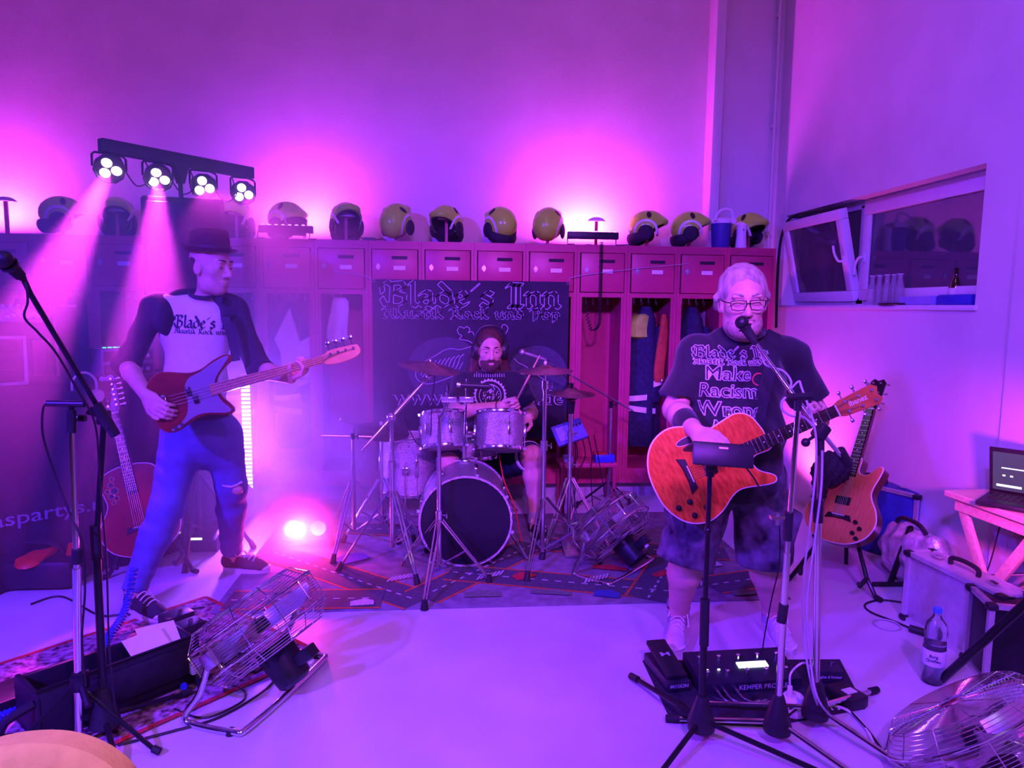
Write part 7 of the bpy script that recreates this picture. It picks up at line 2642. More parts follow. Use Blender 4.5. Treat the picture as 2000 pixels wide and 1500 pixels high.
for i, (u_, v_, rz, lab) in enumerate(((0.50, 0.10, 0.08, 'front sheet of paper sticking out of the black bag'), (0.56, 0.14, -0.12, 'rear sheet of paper sticking out of the black bag'))):
    Mp = Matrix.Translation(inbag(u_-0.08, v_, HH*0.88)) @ Rc.to_4x4() @ Matrix.Rotation(0.55, 4, 'X') @ Matrix.Rotation(rz, 4, 'Z')
    o = MB(Mp).box((0, 0, 0), (0.15, 0.13, 0.003)).build('paper_sheet', M_paper)
    tag(o, lab, 'paper', 'papers in the bag')
q = ground(385, 1330, 0)
t = thing('power_strip', 'white plug adapter on a black socket strip beside the bag', 'power strip', (q.x, q.y, 0))
MB().box((q.x, q.y, 0.03), (0.06, 0.16, 0.045), Rc, bev=0.008).build('strip', M_black, t)
MB().box((q.x+0.005, q.y-0.03, 0.085), (0.05, 0.05, 0.06), Rc, bev=0.008).build('plug', M_white, t)
for z_ in (0.035,):
    MB().cyl((q.x-0.015, q.y-0.095, z_), (q.x-0.015, q.y-0.105, z_), 0.014, n=12).build('socket', M_bluep, t)
# dark pedals on the rug between bag and fan
for i, (px, py, lab) in enumerate(((365, 1235, 'black pedal at the far end of the rug, nearest the fan'), (300, 1262, 'black cable connector box in the middle of the rug'), (345, 1215, 'flat black pedal lying behind the bag'))):
    q = ground(px, py, 0.008)
    t = thing('effect_pedal', lab, 'effect pedal', (q.x, q.y, 0.008))
    MB().box((q.x, q.y, 0.033), (0.14, 0.10, 0.05), Rc, bev=0.01).build('case', M_black, t)
    MB().cyl((q.x+0.02, q.y, 0.058), (q.x+0.02, q.y, 0.072), 0.010, n=10).build('footswitch', M_chrome, t)
q = ground(95, 1392, 0.008)
t = thing('pedal_board', 'dark blue-lit pedal board at the lower left corner', 'pedal board', (q.x-0.2, q.y, 0.008))
MB().box((q.x-0.22, q.y, 0.045), (0.42, 0.18, 0.07), Rc, bev=0.01).build('case', M_black, t)
b = MB()
for i in range(6):
    c_ = Vector((q.x-0.22, q.y, 0.08))+dl*(-0.17+0.068*i)
    b.cyl(c_, c_+Vector((0, 0, 0.012)), 0.010, n=8)
b.build('footswitches', M_chrome, t, kind='stuff')
# blue coiled cable from the bass to the floor
path = spline([at(262, 1110, 3.40), at(245, 1190, 3.30), at(215, 1240, 3.1), ground(185, 1290, 0.03), ground(140, 1330, 0.03), ground(80, 1365, 0.03), ground(0, 1400, 0.03), ground(-60, 1430, 0.03)], 60)
cp = []
for i in range(len(path)-1):
    tg = (path[i+1]-path[i]).normalized()
    R_ = frame_z(tg)
    for k_ in range(2):
        a = (2*i+k_)*1.35
        cp.append(path[i]+(path[i+1]-path[i])*(k_/2)+R_ @ Vector((0.017*math.cos(a), 0.017*math.sin(a), 0)))
tag(MB().tube(cp, 0.0035, 5).build('coiled_cable', mat('blue_cable', (0.03, 0.06, 0.45), 0.4, noise=0.1)), 'blue coiled guitar cable from the bass player to the lower left', 'cable')
cable('floor_cable', [ground(60, 1180, 0.006), ground(120, 1165, 0.006), ground(190, 1200, 0.006), ground(240, 1200, 0.012), ground(330, 1195, 0.012), ground(400, 1185, 0.012)], 'black cable on the floor behind the left stands', 0.005)
cable('floor_cable', [ground(230, 1455, 0.006), ground(330, 1430, 0.006), ground(430, 1400, 0.006), ground(520, 1345, 0.006), ground(548, 1300, 0.006), ground(560, 1285, 0.02)], 'black cable curving across the floor from bag to fan', 0.005)
cable('floor_cable', [ground(340, 1385, 0.006), ground(400, 1402, 0.006), ground(470, 1372, 0.006), ground(478, 1350, 0.006), ground(455, 1340, 0.006)], 'short looped cable under the left fan', 0.004)
for i, (px, py, lab) in enumerate(((475, 1310, 'tangle of black cable under the left fan, front loop'), (450, 1290, 'tangle of black cable under the left fan, rear loop'), (500, 1290, 'tangle of black cable under the left fan, right loop'))):
    c_ = ground(px, py, 0.012)
    cable('cable_tangle', [c_+Vector((0.07*math.cos(a)*(1+0.2*math.sin(3*a)), 0.05*math.sin(a), 0.006*(a % 3)))+Vector((0, 0, 0.0)) for a in np.linspace(0, 9, 22)], lab, 0.005, n=4)

# tan upholstered chair back in front of the camera
cb = at(130, 1540, 1.0)
t = thing('chair', 'tan padded chair back blurred at the lower left corner', 'chair', (cb.x, 1.0, 0))
M_tan = mat('tan_upholstery', (0.75, 0.55, 0.12), 0.9, noise=0.08, nscale=40, bump=0.1, bscale=150)
top = at(110, 1437, 1.0).z
b = MB()
oo = [(-0.24, -0.34), (-0.24, -0.06), (-0.20, -0.022), (-0.10, -0.004), (0.0, 0.0), (0.08, -0.008), (0.15, -0.028), (0.20, -0.06), (0.215, -0.11), (0.215, -0.34)]
b.prism([(p_.x, p_.y) for p_ in spline([Vector((x_, y_, 0)) for x_, y_ in oo], 4)], -0.03, 0.03, 0.014)
b.v = [(at(90, 1437, 1.0).x+v[0]*0.62, 1.0+v[2]+0.1*v[1], top+v[1]*1.25) for v in b.v]
b.build('backrest', M_tan, t)
cxx = at(90, 1437, 1.0).x
MB().box((cxx, 0.78, 0.45), (0.32, 0.36, 0.06), bev=0.02).build('seat', M_tan, t)
for sx_ in (-0.12, 0.12):
    MB().cyl((cxx+sx_, 0.97, 0.0), (cxx+sx_, 0.985, top-0.1), 0.012, n=8).build('leg', M_blackmetal, t)
    MB().cyl((cxx+sx_, 0.60, 0.0), (cxx+sx_, 0.60, 0.44), 0.012, n=8).build('leg', M_blackmetal, t)


# ------------------------------------------------------------------ wire-cage floor fans
M_wire = mat('chrome_wire', (0.78, 0.78, 0.82), 0.16, 1.0)
M_motor = mat('fan_motor_black', (0.014, 0.014, 0.018), 0.35, noise=0.2)


def fan(label, c, axis, R=0.26, depth=0.20, base=None, roll=0.0, frontpad=0.0):
    c = Vector(c)
    ax = Vector(axis).normalized()
    h = Vector((0, 0, 1)).cross(ax).normalized()
    up = ax.cross(h).normalized()
    t = thing('floor_fan', label, 'fan', (c.x, c.y, 0))
    F3 = Matrix((h, up, ax)).transposed()
    d2 = depth/2
    prof = []
    for r in np.linspace(0.05, R*0.80, 17):
        prof.append((r, d2+0.02))
    for s_ in np.linspace(0.12, 1, 6):
        prof.append((R*(0.80+0.20*s_), d2+0.02-0.06*s_))
    side = np.linspace(d2-0.05, -d2+0.05, 10)
    prof += [(R, z) for z in side]
    for s_ in np.linspace(0.12, 1, 6):
        prof.append((R*(1.0-0.20*s_), -d2+0.04-0.06*s_))
    for r in np.linspace(R*0.76, 0.08, 14):
        prof.append((r, -d2-0.02))
    w = MB()
    n = 44
    for (r, z) in prof:
        w.tube([c+F3 @ Vector((math.cos(2*PI*i/n)*r, math.sin(2*PI*i/n)*r, z)) for i in range(n)], 0.0013, 4, closed=True)
    w.build('cage_wires', M_wire, t, kind='stuff')
    rb = MB()
    for k in range(12):
        a = 2*PI*k/12
        rb.tube([c+F3 @ Vector((math.cos(a)*r, math.sin(a)*r, z)) for (r, z) in prof[::2]], 0.0021, 4)
    rb.build('cage_ribs', M_wire, t, kind='stuff')
    hp = MB()
    hp.torus(c+ax*(d2-0.04), ax, R+0.002, 0.004, 48, 6)
    hp.torus(c-ax*(d2-0.04), ax, R+0.002, 0.004, 48, 6)
    hp.build('cage_hoops', M_chrome, t)
    MB().lathe([(0, 0.008), (0.04, 0.006), (0.05, 0.0), (0.0, -0.002)], c+ax*(d2+0.02), ax, n=20).build('front_badge', M_chrome, t)
    MB().lathe([(0, 0.03), (0.035, 0.025), (0.045, -0.02), (0, -0.03)], c, ax, n=18).build('hub', M_motor, t)
    for k in range(4):
        a = 2*PI*k/4+0.4
        vs, fs = [], []
        for i in range(6):
            s_ = i/5
            rr = 0.04+(R*0.88-0.04)*s_
            wd = 0.30+0.28*s_
            for j in range(5):
                u = j/4-0.5
                th = a+u*wd*1.5
                vs.append(c+F3 @ Vector((math.cos(th)*rr, math.sin(th)*rr, u*0.07)))
        for i in range(5):
            for j in range(4):
                fs.append((i*5+j, i*5+j+1, (i+1)*5+j+1, (i+1)*5+j))
        MB().add(vs, fs).build('blade', M_alu, t)
    mo = MB().lathe([(0, -0.20), (0.05, -0.20), (0.068, -0.185), (0.075, -0.10), (0.075, -0.02), (0.0, -0.02)], c-ax*(d2-0.03), ax, n=22).build('motor', M_motor, t)
    sw = MB().box(c-ax*(d2+0.10)+h*0.0+up*0.10, (0.06, 0.10, 0.05), F3, bev=0.008).build('switch_box', M_motor, t)
    MB().cyl(c-ax*(d2+0.125)+up*0.11, c-ax*(d2+0.14)+up*0.11, 0.014, n=12).build('switch_knob', M_white, sw)
    # tubular cradle
    pv = [c+h*(R+0.022), c-h*(R+0.022)]
    if base is None:
        base = [-0.18, 0.20]
    axh = Vector((ax.x, ax.y, 0)).normalized()
    pts = [pv[0]]
    z0 = 0.012
    for sg, p_ in ((1, pv[0]), (-1, pv[1])):
        pass
    b0, b1 = base
    P0, P1 = Vector((pv[0].x, pv[0].y, 0)), Vector((pv[1].x, pv[1].y, 0))
    path = [pv[0], P0+axh*(b1*0.4)+Vector((0, 0, pv[0].z*0.5)), P0+axh*b1*0.9+Vector((0, 0, 0.05)), P0+axh*b1*0.8+Vector((0, 0, z0)), P0+axh*(b0+0.04)+Vector((0, 0, z0)), P0+axh*b0-h*0.06+Vector((0, 0, z0)), P1+axh*b0+h*0.06+Vector((0, 0, z0)),
            P1+axh*(b0+0.04)+Vector((0, 0, z0)), P1+axh*b1*0.8+Vector((0, 0, z0)), P1+axh*b1*0.9+Vector((0, 0, 0.05)), P1+axh*(b1*0.4)+Vector((0, 0, pv[1].z*0.5)), pv[1]]
    MB().tube(spline(path, 6), 0.0125, 10).build('tube_cradle', M_chrome, t)
    for p_ in pv:
        MB().box(p_-ax*0.0, (0.03, 0.05, 0.06), F3, bev=0.006).build('pivot_clamp', M_white if False else M_steel, t)
    for P_ in (P0, P1):
        MB().cyl(P_+axh*(b0+0.05)+Vector((0, 0, 0.0)), P_+axh*(b0+0.05)+Vector((0, 0, 0.02)), 0.017, n=10).build('rubber_foot', M_rubber, t)
    return t


fan('chrome wire fan tilted upwards on the floor in the left foreground', at(506, 1222, 2.76), (-0.58, 0.22, 0.78), 0.27, 0.20, (-0.13, 0.12))
fan('chrome wire fan at the right end of the play rug behind the singer', at(1192, 1028, 4.0), (-0.52, 0.50, 0.62), 0.245, 0.19, (-0.16, 0.08))
fan('chrome wire fan cut off by the lower right corner', at(1905, 1440, 2.05), (-0.40, 0.48, 0.78), 0.28, 0.20, (-0.30, 0.08))

# ------------------------------------------------------------------ stands in front of the singer
def tri_base(t, x, y, angs, m, hub_top=0.16, reach=0.32, lm=None):
    MB().lathe([(0.048, 0.045), (0.05, 0.07), (0.034, hub_top-0.05), (0.018, hub_top), (0.0, hub_top)], (x, y, 0), n=18).build('hub', M_black, t)
    for a in angs:
        u = Vector((math.cos(a), math.sin(a), 0))
        l = MB().tube([Vector((x, y, 0.075))+u*0.03, Vector((x, y, 0.020))+u*reach], 0.0095, 8).build('leg', lm or m, t)
        MB().cyl(Vector((x, y, 0.024))+u*(reach-0.02), Vector((x, y, 0.015))+u*(reach+0.03), 0.014, n=10).build('rubber_foot', M_rubber, l)


# tablet stand
p = ground(1368, 1445, 0)
t = thing('tablet_stand', 'black tripod stand in front of the singer holding the tablet', 'stand', (p.x, p.y, 0))
tri_base(t, p.x, p.y, (-2.35, -0.62, 1.9), M_blackmetal, 0.17, 0.42)
tp = at(1386, 930, p.y)
MB().cyl((p.x, p.y, 0.1), at(1375, 1240, p.y), 0.013, n=12).cyl(at(1375, 1245, p.y), tp, 0.009, n=12).build('pole', M_blackmetal, t)
MB().cyl(at(1375, 1260, p.y), at(1377, 1170, p.y), 0.0165, n=12).build('clutch', M_rubber, t)
MB().ell(at(1382, 1037, p.y), (0.013, 0.013, 0.016)).build('joint', M_blackmetal, t)
tc = at(1401, 876, p.y-0.02)
b = MB().tube([tp, at(1388, 905, p.y), at(1395, 890, p.y-0.01)], 0.016, 10)
b.box(at(1388, 905, p.y-0.012), (0.045, 0.03, 0.06), bev=0.01)
b.build('clamp', M_black, t)
MB().cyl(at(1388, 905, p.y-0.02), at(1388, 905, p.y-0.045), 0.012, n=12).build('clamp_screw', M_chrome, t)
Mt = mtx(tc, (1, -0.12, -0.02), (0.1, 0.35, 0.93))
tb = thing('tablet', 'black tablet lying almost flat on its stand before the guitar', 'tablet', M=Mt)
MB(Mt).box((0, 0, 0), (0.205, 0.15, 0.012), bev=0.005).build('case', M_black, tb)
MB(Mt).box((0, 0.0, 0.0065), (0.188, 0.132, 0.002)).build('screen', mat('tablet_screen', (0.01, 0.01, 0.02), 0.08), tb)
MB(Mt).box((0, -0.072, -0.035), (0.20, 0.012, 0.075), bev=0.005).build('front_flap', M_black, tb)
MB(Mt).box((0.0, -0.079, -0.012), (0.03, 0.003, 0.006)).build('logo_mark', M_steel, tb)
cable('tablet_cable', [at(1425, 880, p.y), at(1470, 930, p.y+0.03), at(1500, 985, p.y+0.1), at(1520, 1010, 2.55), at(1522, 1100, 2.6), at(1505, 1180, 2.62), ground(1490, 1280, 0.01), ground(1520, 1310, 0.01)], 'thin black cable running from the tablet down to the floor', 0.003)

# singer's microphone stand with boom
p = ground(1590, 1420, 0)
t = thing('microphone_stand', 'chrome boom stand holding the singer\'s microphone', 'microphone stand', (p.x, p.y, 0))
tri_base(t, p.x, p.y, (-1.05, 0.5, 2.75), M_chrome, 0.18, 0.40)
jt = at(1603, 843, p.y+0.02)
MB().cyl((p.x, p.y, 0.12), at(1598, 1000, p.y), 0.0125, n=12).cyl(at(1598, 1005, p.y), jt, 0.0095, n=12).build('pole', M_chrome, t)
MB().cyl(at(1598, 1020, p.y), at(1600, 975, p.y), 0.017, n=12).build('clutch', M_black, t)
MB().cyl(at(1602, 890, p.y+0.01), jt, 0.014, n=12).build('top_sleeve', M_black, t)
mh, me_ = at(1449, 630, 2.62), at(1477, 672, 2.60)
e1 = at(1658, 908, p.y+0.10)
MB().tube([me_, jt, e1], 0.0085, 10).build('boom', M_chrome, t)
MB().cyl(at(1640, 880, p.y+0.08), e1, 0.020, 0.017, n=14).build('counterweight', M_rubber, t)
b = MB().box(jt, (0.045, 0.05, 0.06), Matrix.Rotation(0.6, 3, 'Y'), bev=0.012)
b.cyl(jt, jt+Vector((-0.06, -0.02, -0.03)), 0.006, n=8)
b.ell(jt+Vector((-0.065, -0.02, -0.035)), (0.016, 0.016, 0.016))
b.build('tilt_joint', M_black, t)
mic(t, mh, me_)
cable('microphone_cable', [me_, at(1488, 690, 2.58), at(1495, 712, 2.57), at(1530, 725, 2.52), at(1545, 745, 2.48), at(1543, 760, 2.45), at(1560, 745, 2.44), at(1566, 758, 2.42), at(1590, 830, 2.35), at(1594, 900, 2.33), at(1585, 1000, 2.33), at(1568, 1150, 2.34), at(1572, 1260, 2.33), at(1588, 1350, 2.30), ground(1610, 1410, 0.01)], 'grey cable wound round the singer\'s boom stand', 0.0042, M_cablegrey)
cable('microphone_cable', [at(1606, 880, 2.34), at(1604, 950, 2.33), at(1592, 1050, 2.33), at(1576, 1180, 2.33), at(1583, 1290, 2.31), at(1600, 1370, 2.25), ground(1650, 1420, 0.01), ground(1700, 1450, 0.01)], 'second grey cable hanging beside the singer\'s boom stand', 0.0042, M_cablegrey)
# chrome straight stand with small clip
p = ground(1516, 1450, 0)
t = thing('microphone_stand', 'chrome straight stand with a black clip left of the singer\'s boom stand', 'microphone stand', (p.x, p.y, 0))
tri_base(t, p.x, p.y, (-1.0, 0.75, 2.75), M_chrome, 0.18, 0.36)
tp = at(1558, 802, p.y)
MB().cyl((p.x, p.y, 0.12), at(1537, 1080, p.y), 0.0125, n=12).cyl(at(1537, 1082, p.y), tp, 0.0095, n=12).build('pole', M_chrome, t)
for a_, b_ in ((1130, 1075), (1015, 990)):
    pass
MB().cyl(at(1526, 1215, p.y), at(1531, 1180, p.y), 0.017, n=12).build('lower_clutch', M_black, t)
MB().cyl(at(1538, 1055, p.y), at(1541, 1000, p.y), 0.016, n=12).build('middle_clutch', M_black, t)
MB().cyl(tp, at(1559, 780, p.y), 0.013, n=12).build('top_sleeve', M_black, t)
MB().cyl(at(1535, 776, p.y), at(1585, 774, p.y), 0.013, n=12).build('clip_bar', M_black, t)
k = MB().box(at(1518, 1010, p.y), (0.05, 0.02, 0.012)).cyl(at(1519, 1000, p.y), at(1519, 1025, p.y), 0.008, n=8)
k.build('side_hook', M_steel, t)
cable('clip_cable', [at(1535, 776, p.y), at(1527, 785, p.y), at(1528, 800, p.y), at(1545, 812, p.y), at(1570, 815, p.y+0.02), at(1590, 835, p.y+0.02)], 'pale cable curling from the straight chrome stand\'s clip', 0.0042, M_cablegrey)

# leg of the tall stand that leaves the picture on the right
p = Vector((2.30, 1.82, 0))
t = thing('lighting_stand', 'thick black tripod leg slanting in at the lower right', 'stand', (p.x, p.y, 0))
foot = ground(1838, 1328, 0.02)
e1 = at(2060, 1128, 2.12)
pl_ = Vector((e1.x+0.10, e1.y-0.08, 0))
MB().tube([e1+(e1-foot)*0.25, foot], 0.017, 10).build('leg', M_blackmetal, t)
hubz = (e1+(e1-foot)*0.25)
STAND_HUB, STAND_T = hubz, t
MB().cyl((hubz.x, hubz.y, 0.35), (hubz.x, hubz.y, 2.3), 0.019, n=12).build('pole', M_blackmetal, t)
for a in (-0.6, -2.4):
    MB().tube([(hubz.x, hubz.y, hubz.z), (hubz.x+0.5*math.cos(a), hubz.y+0.5*math.sin(a), 0.02)], 0.015, 8).build('leg', M_blackmetal, t)

# ------------------------------------------------------------------ floor gear in front of the singer
cs = [ground(1255, 1292), ground(1312, 1412), ground(1500, 1420), ground(1690, 1385), ground(1640, 1290)]
M_mat = mat('dark_floor_mat', (0.022, 0.02, 0.035), 0.9, noise=0.25, nscale=50)
b = MB()
n = len(cs)
b.add([Vector((q.x, q.y, 0)) for q in cs]+[Vector((q.x, q.y, 0.006)) for q in cs], [(i, (i+1) % n, n+(i+1) % n, n+i) for i in range(n)]+[tuple(range(n-1, -1, -1)), tuple(range(n, 2*n))])
tag(b.build('floor_mat', M_mat), 'dark mat on the floor under the singer\'s pedals', 'mat')
MZ = 0.006
M_pedal = mat('pedal_black', (0.02, 0.02, 0.035), 0.4, noise=0.2)
M_ptext = mat('pedal_print', (0.5, 0.48, 0.6), 0.6)
# wah pedal
q = ground(1316, 1345, MZ)
Rw = Matrix.Rotation(-0.30, 3, 'Z')
M4 = Matrix.Translation((q.x, q.y+0.10, MZ)) @ Matrix.Rotation(0.10, 4, 'Z')
t = thing('expression_pedal', 'black rocker pedal at the left end of the mat', 'effect pedal', M=M4)
MB(M4).box((0, 0, 0.022), (0.105, 0.26, 0.044), bev=0.008).build('chassis', M_pedal, t)
tr = MB(M4).box((0, 0.01, 0.072), (0.088, 0.24, 0.02), Matrix.Rotation(0.16, 3, 'X'), bev=0.006).build('treadle', M_rubber, t)
flat_print(text_mesh('M', 0.06, 0.001), M4 @ Matrix.Translation((0, 0.02, 0.086)) @ Matrix.Rotation(0.16, 4, 'X') @ Matrix.Scale(0.6, 4, (0, 1, 0)), 'emblem', M_ptext, tr)
flat_print(text_mesh('MISSION', 0.021, 0.0003), M4 @ Matrix.Translation((0, -0.1305, 0.026)) @ Matrix.Rotation(PI/2, 4, 'X'), 'lettering', M_ptext, t)
# floor controller
q = ground(1470, 1352, MZ)
M4 = Matrix.Translation((q.x-0.01, q.y+0.10, MZ)) @ Matrix.Rotation(0.04, 4, 'Z')
t = thing('floor_controller', 'wide black floor controller with rows of foot switches and lit screen', 'pedal board', M=M4)
cw = 0.43
b = MB(M4)
b.prism([(-0.10, 0.0), (0.10, 0.0), (0.10, 0.085), (0.06, 0.09), (-0.07, 0.055), (-0.10, 0.045)], -cw/2, cw/2)
b.v = []
b.f = []
vsl = [(x_, y_, z_) for x_ in (-cw/2, cw/2) for (y_, z_) in ((-0.10, 0.0), (0.10, 0.0), (0.10, 0.080), (0.04, 0.076), (-0.08, 0.052), (-0.10, 0.046))]
fsl = [tuple(range(6)), tuple(range(11, 5, -1))]+[(i, (i+1) % 6, 6+(i+1) % 6, 6+i) for i in range(6)]
b.add(vsl, fsl)
b.build('case', M_pedal, t)
for i in range(5):
    for j in range(2):
        x_ = -cw/2+0.045+i*0.085
        y_ = -0.055+j*0.085
        z_ = 0.058 if j == 0 else 0.077
        k = MB(M4).cyl((x_, y_, z_-0.004), (x_, y_, z_+0.014), 0.007, n=10).ell((x_, y_, z_+0.016), (0.009, 0.009, 0.006), n=10, m=6)
        k.build('foot_switch', M_chrome, t)
MB(M4).box((0.045, -0.01, 0.0685), (0.13, 0.032, 0.006), Matrix.Rotation(0.2, 3, 'X')).build('display', mat('lit_display', (0.5, 0.6, 0.5), 0.3, emit=(0.75, 1.0, 0.85), estr=1.6), t)
for i, x_ in enumerate((-0.16, -0.11)):
    MB(M4).box((x_, -0.03, 0.066), (0.010, 0.006, 0.004)).build('status_led', mat('white_led', (0.7, 0.7, 0.8), 0.3, emit=(0.8, 0.8, 1), estr=3), t)
flat_print(text_mesh('KEMPER PROFILER', 0.028, 0.0002), M4 @ Matrix.Translation((0.06, -0.1010, 0.022)) @ Matrix.Rotation(PI/2, 4, 'X'), 'lettering', M_ptext, t)
for i, x_ in enumerate((-0.15, -0.12, -0.07)):
    o = MB(M4).cyl((x_, -0.10, 0.022), (x_, -0.125, 0.022), 0.008, n=10).tube(spline([(x_, -0.125, 0.022), (x_+0.01, -0.17, 0.016), (x_+0.06, -0.19, 0.006), (x_+0.15, -0.17, 0.006)], 6), 0.004, 6).build('jack_plug', M_steel, t)
# tuner box and small switch
q = ground(1617, 1335, 0)
M4 = Matrix.Translation((q.x, q.y+0.03, 0.0)) @ Matrix.Rotation(-0.1, 4, 'Z')
t = thing('switch_box', 'small black two-button box at the right end of the mat', 'effect pedal', M=M4)
MB(M4).box((0, 0, 0.034), (0.125, 0.09, 0.056), bev=0.006).build('case', M_pedal, t)
for x_ in (-0.03, 0.03):
    MB(M4).cyl((x_, 0.01, 0.062), (x_, 0.01, 0.078), 0.008, n=10).build('foot_switch', M_chrome, t)
flat_print(text_mesh('Hughes & Kettner', 0.017, 0.0002), M4 @ Matrix.Translation((0, -0.0455, 0.036)) @ Matrix.Rotation(PI/2, 4, 'X') @ Matrix.Scale(0.85, 4, (1, 0, 0)), 'lettering', M_ptext, t)
q = ground(1652, 1372, 0)
t = thing('effect_pedal', 'black pedal with a white plate behind the singer\'s boom stand', 'effect pedal', (q.x, q.y, 0))
MB().box((q.x, q.y, 0.028), (0.10, 0.13, 0.05), Matrix.Rotation(0.3, 3, 'Z'), bev=0.01).build('case', M_black, t)
MB().box((q.x+0.005, q.y-0.01, 0.0545), (0.05, 0.035, 0.003), Matrix.Rotation(0.3, 3, 'Z')).build('plate', M_white, t)
q = ground(1548, 1392, 0)
t = thing('plug_adapter', 'white rounded plug adapter between the two chrome stands', 'adapter', (q.x, q.y, 0))
MB().lathe([(0, 0), (0.05, 0), (0.056, 0.012), (0.05, 0.05), (0.035, 0.072), (0, 0.076)], (q.x, q.y, 0), n=22).build('body', M_white, t)
MB().cyl((q.x-0.02, q.y-0.01, 0.07), (q.x-0.022, q.y-0.01, 0.115), 0.013, 0.009, n=10).build('plug', M_white, t)
cable('white_cable', [Vector((q.x-0.022, q.y-0.01, 0.115)), Vector((q.x-0.02, q.y-0.01, 0.17)), Vector((q.x+0.05, q.y+0.02, 0.19)), Vector((q.x+0.12, q.y+0.05, 0.1)), Vector((q.x+0.16, q.y, 0.006)), ground(1640, 1385, 0.006)], 'white cord arching out of the plug adapter', 0.004, M_white)
cable('white_cable', [ground(1575, 1385, 0.01), ground(1620, 1378, 0.01), ground(1660, 1390, 0.01), ground(1690, 1420, 0.01), ground(1705, 1450, 0.01)], 'thick white cord curving towards the right fan', 0.006, M_white)
cable('floor_cable', [ground(1600, 1350, 0.012), ground(1650, 1380, 0.012), ground(1690, 1420, 0.012), ground(1720, 1460, 0.012)], 'black cable running from the mat to the right fan', 0.004)
cable('floor_cable', [ground(1350, 1330, 0.012), ground(1390, 1360, 0.012), ground(1430, 1370, 0.012), ground(1500, 1380, 0.012)], 'black cable lying on the front of the mat', 0.005)

# water bottle
q = ground(1820, 1332, 0)
t = thing('water_bottle', 'clear plastic water bottle with blue cap on the floor', 'bottle', (q.x, q.y, 0))
M_pet = mat('clear_plastic', (0.85, 0.88, 1.0), 0.06, trans=0.92, ior=1.25)
MB().lathe([(0, 0.004), (0.034, 0), (0.042, 0.012), (0.041, 0.06), (0.043, 0.08), (0.042, 0.14), (0.043, 0.17), (0.040, 0.20), (0.044, 0.225), (0.036, 0.26), (0.018, 0.285), (0.014, 0.30), (0.014, 0.315), (0, 0.315)], (q.x, q.y, 0), n=24).build('bottle_body', M_pet, t)
MB().lathe([(0.0445, 0.085), (0.0450, 0.087), (0.0445, 0.150), (0.044, 0.152)], (q.x, q.y, 0), n=24, cap=False).build('paper_label', mat('bottle_label', (0.7, 0.72, 0.85), 0.5, noise=0.12, nscale=30), t)
MB().lathe([(0, 0.327), (0.015, 0.327), (0.0165, 0.322), (0.0165, 0.306), (0.0, 0.306)], (q.x, q.y, 0), n=18).build('cap', mat('light_blue_cap', (0.06, 0.22, 0.75), 0.4), t)
Mb = mtx((q.x, q.y, 0.123), (0.84, -0.5, 0), (-0.58, -0.8, 0))
fd_ = Vector((-0.62, -0.78, 0)).normalized()
for s_, z_ in (('Burg', 0.13), ('Quellen', 0.112)):
    flat_print(text_mesh(s_, 0.017, 0.0004), mtx(Vector((q.x, q.y, z_))+fd_*0.0465, (-fd_.y, fd_.x, 0), fd_) , 'lettering', M_printdark, t)
MB().lathe([(0, 0.006), (0.040, 0.006), (0.0395, 0.178), (0, 0.178)], (q.x, q.y, 0), n=20).build('water', mat('water', (0.8, 0.85, 1.0), 0.02, trans=1.0, ior=1.33), t)

# ------------------------------------------------------------------ cases along the right wall
def case(name, label, corner, u, L, D, Hh, body, rail, handle=True, latches=2, corners=True, cat='case'):
    """case standing on the floor: corner = front lower left, u = direction of its long side"""
    u = Vector(u).normalized()
    v = Vector((-u.y, u.x, 0))
    R_ = Matrix((u, v, Vector((0, 0, 1)))).transposed()
    o = Vector(corner)
    def P_(a, b_, c_):
        return o+u*a+v*b_+Vector((0, 0, c_))
    t = thing(name, label, cat, P_(L/2, D/2, 0))
    MB().box(P_(L/2, D/2, Hh/2), (L-0.01, D-0.01, Hh-0.006), R_, bev=0.006).build('body', body, t)
    r = MB()
    for (a, b_) in ((0, 0), (L, 0), (0, D), (L, D)):
        r.box(P_(a, b_, Hh/2), (0.022, 0.022, Hh), R_)
    for z_ in (0.011, Hh-0.011):
        for b_ in (0, D):
            r.box(P_(L/2, b_, z_), (L, 0.022, 0.022), R_)
        for a in (0, L):
            r.box(P_(a, D/2, z_), (0.022, D, 0.022), R_)
    r.build('edge_rails', rail, t)
    if corners:
        for a in (0, L):
            for b_ in (0, D):
                for z_ in (0.015, Hh-0.013):
                    MB().box(P_(a, b_, z_), (0.045, 0.045, 0.032), R_, bev=0.012).build('corner_cap', M_black, t)
    if handle:
        h = MB().tube(spline([P_(L/2-0.08, D/2, Hh), P_(L/2-0.075, D/2, Hh+0.03), P_(L/2, D/2, Hh+0.04), P_(L/2+0.075, D/2, Hh+0.03), P_(L/2+0.08, D/2, Hh)], 5), 0.011, 8)
        h.build('handle', M_black, t)
    for i in range(latches):
        a = L*(0.2+0.6*i/max(1, latches-1))
        MB().box(P_(a, D/2, Hh+0.003), (0.05, 0.035, 0.008), R_, bev=0.002).build('latch', M_chrome, t)
    return t


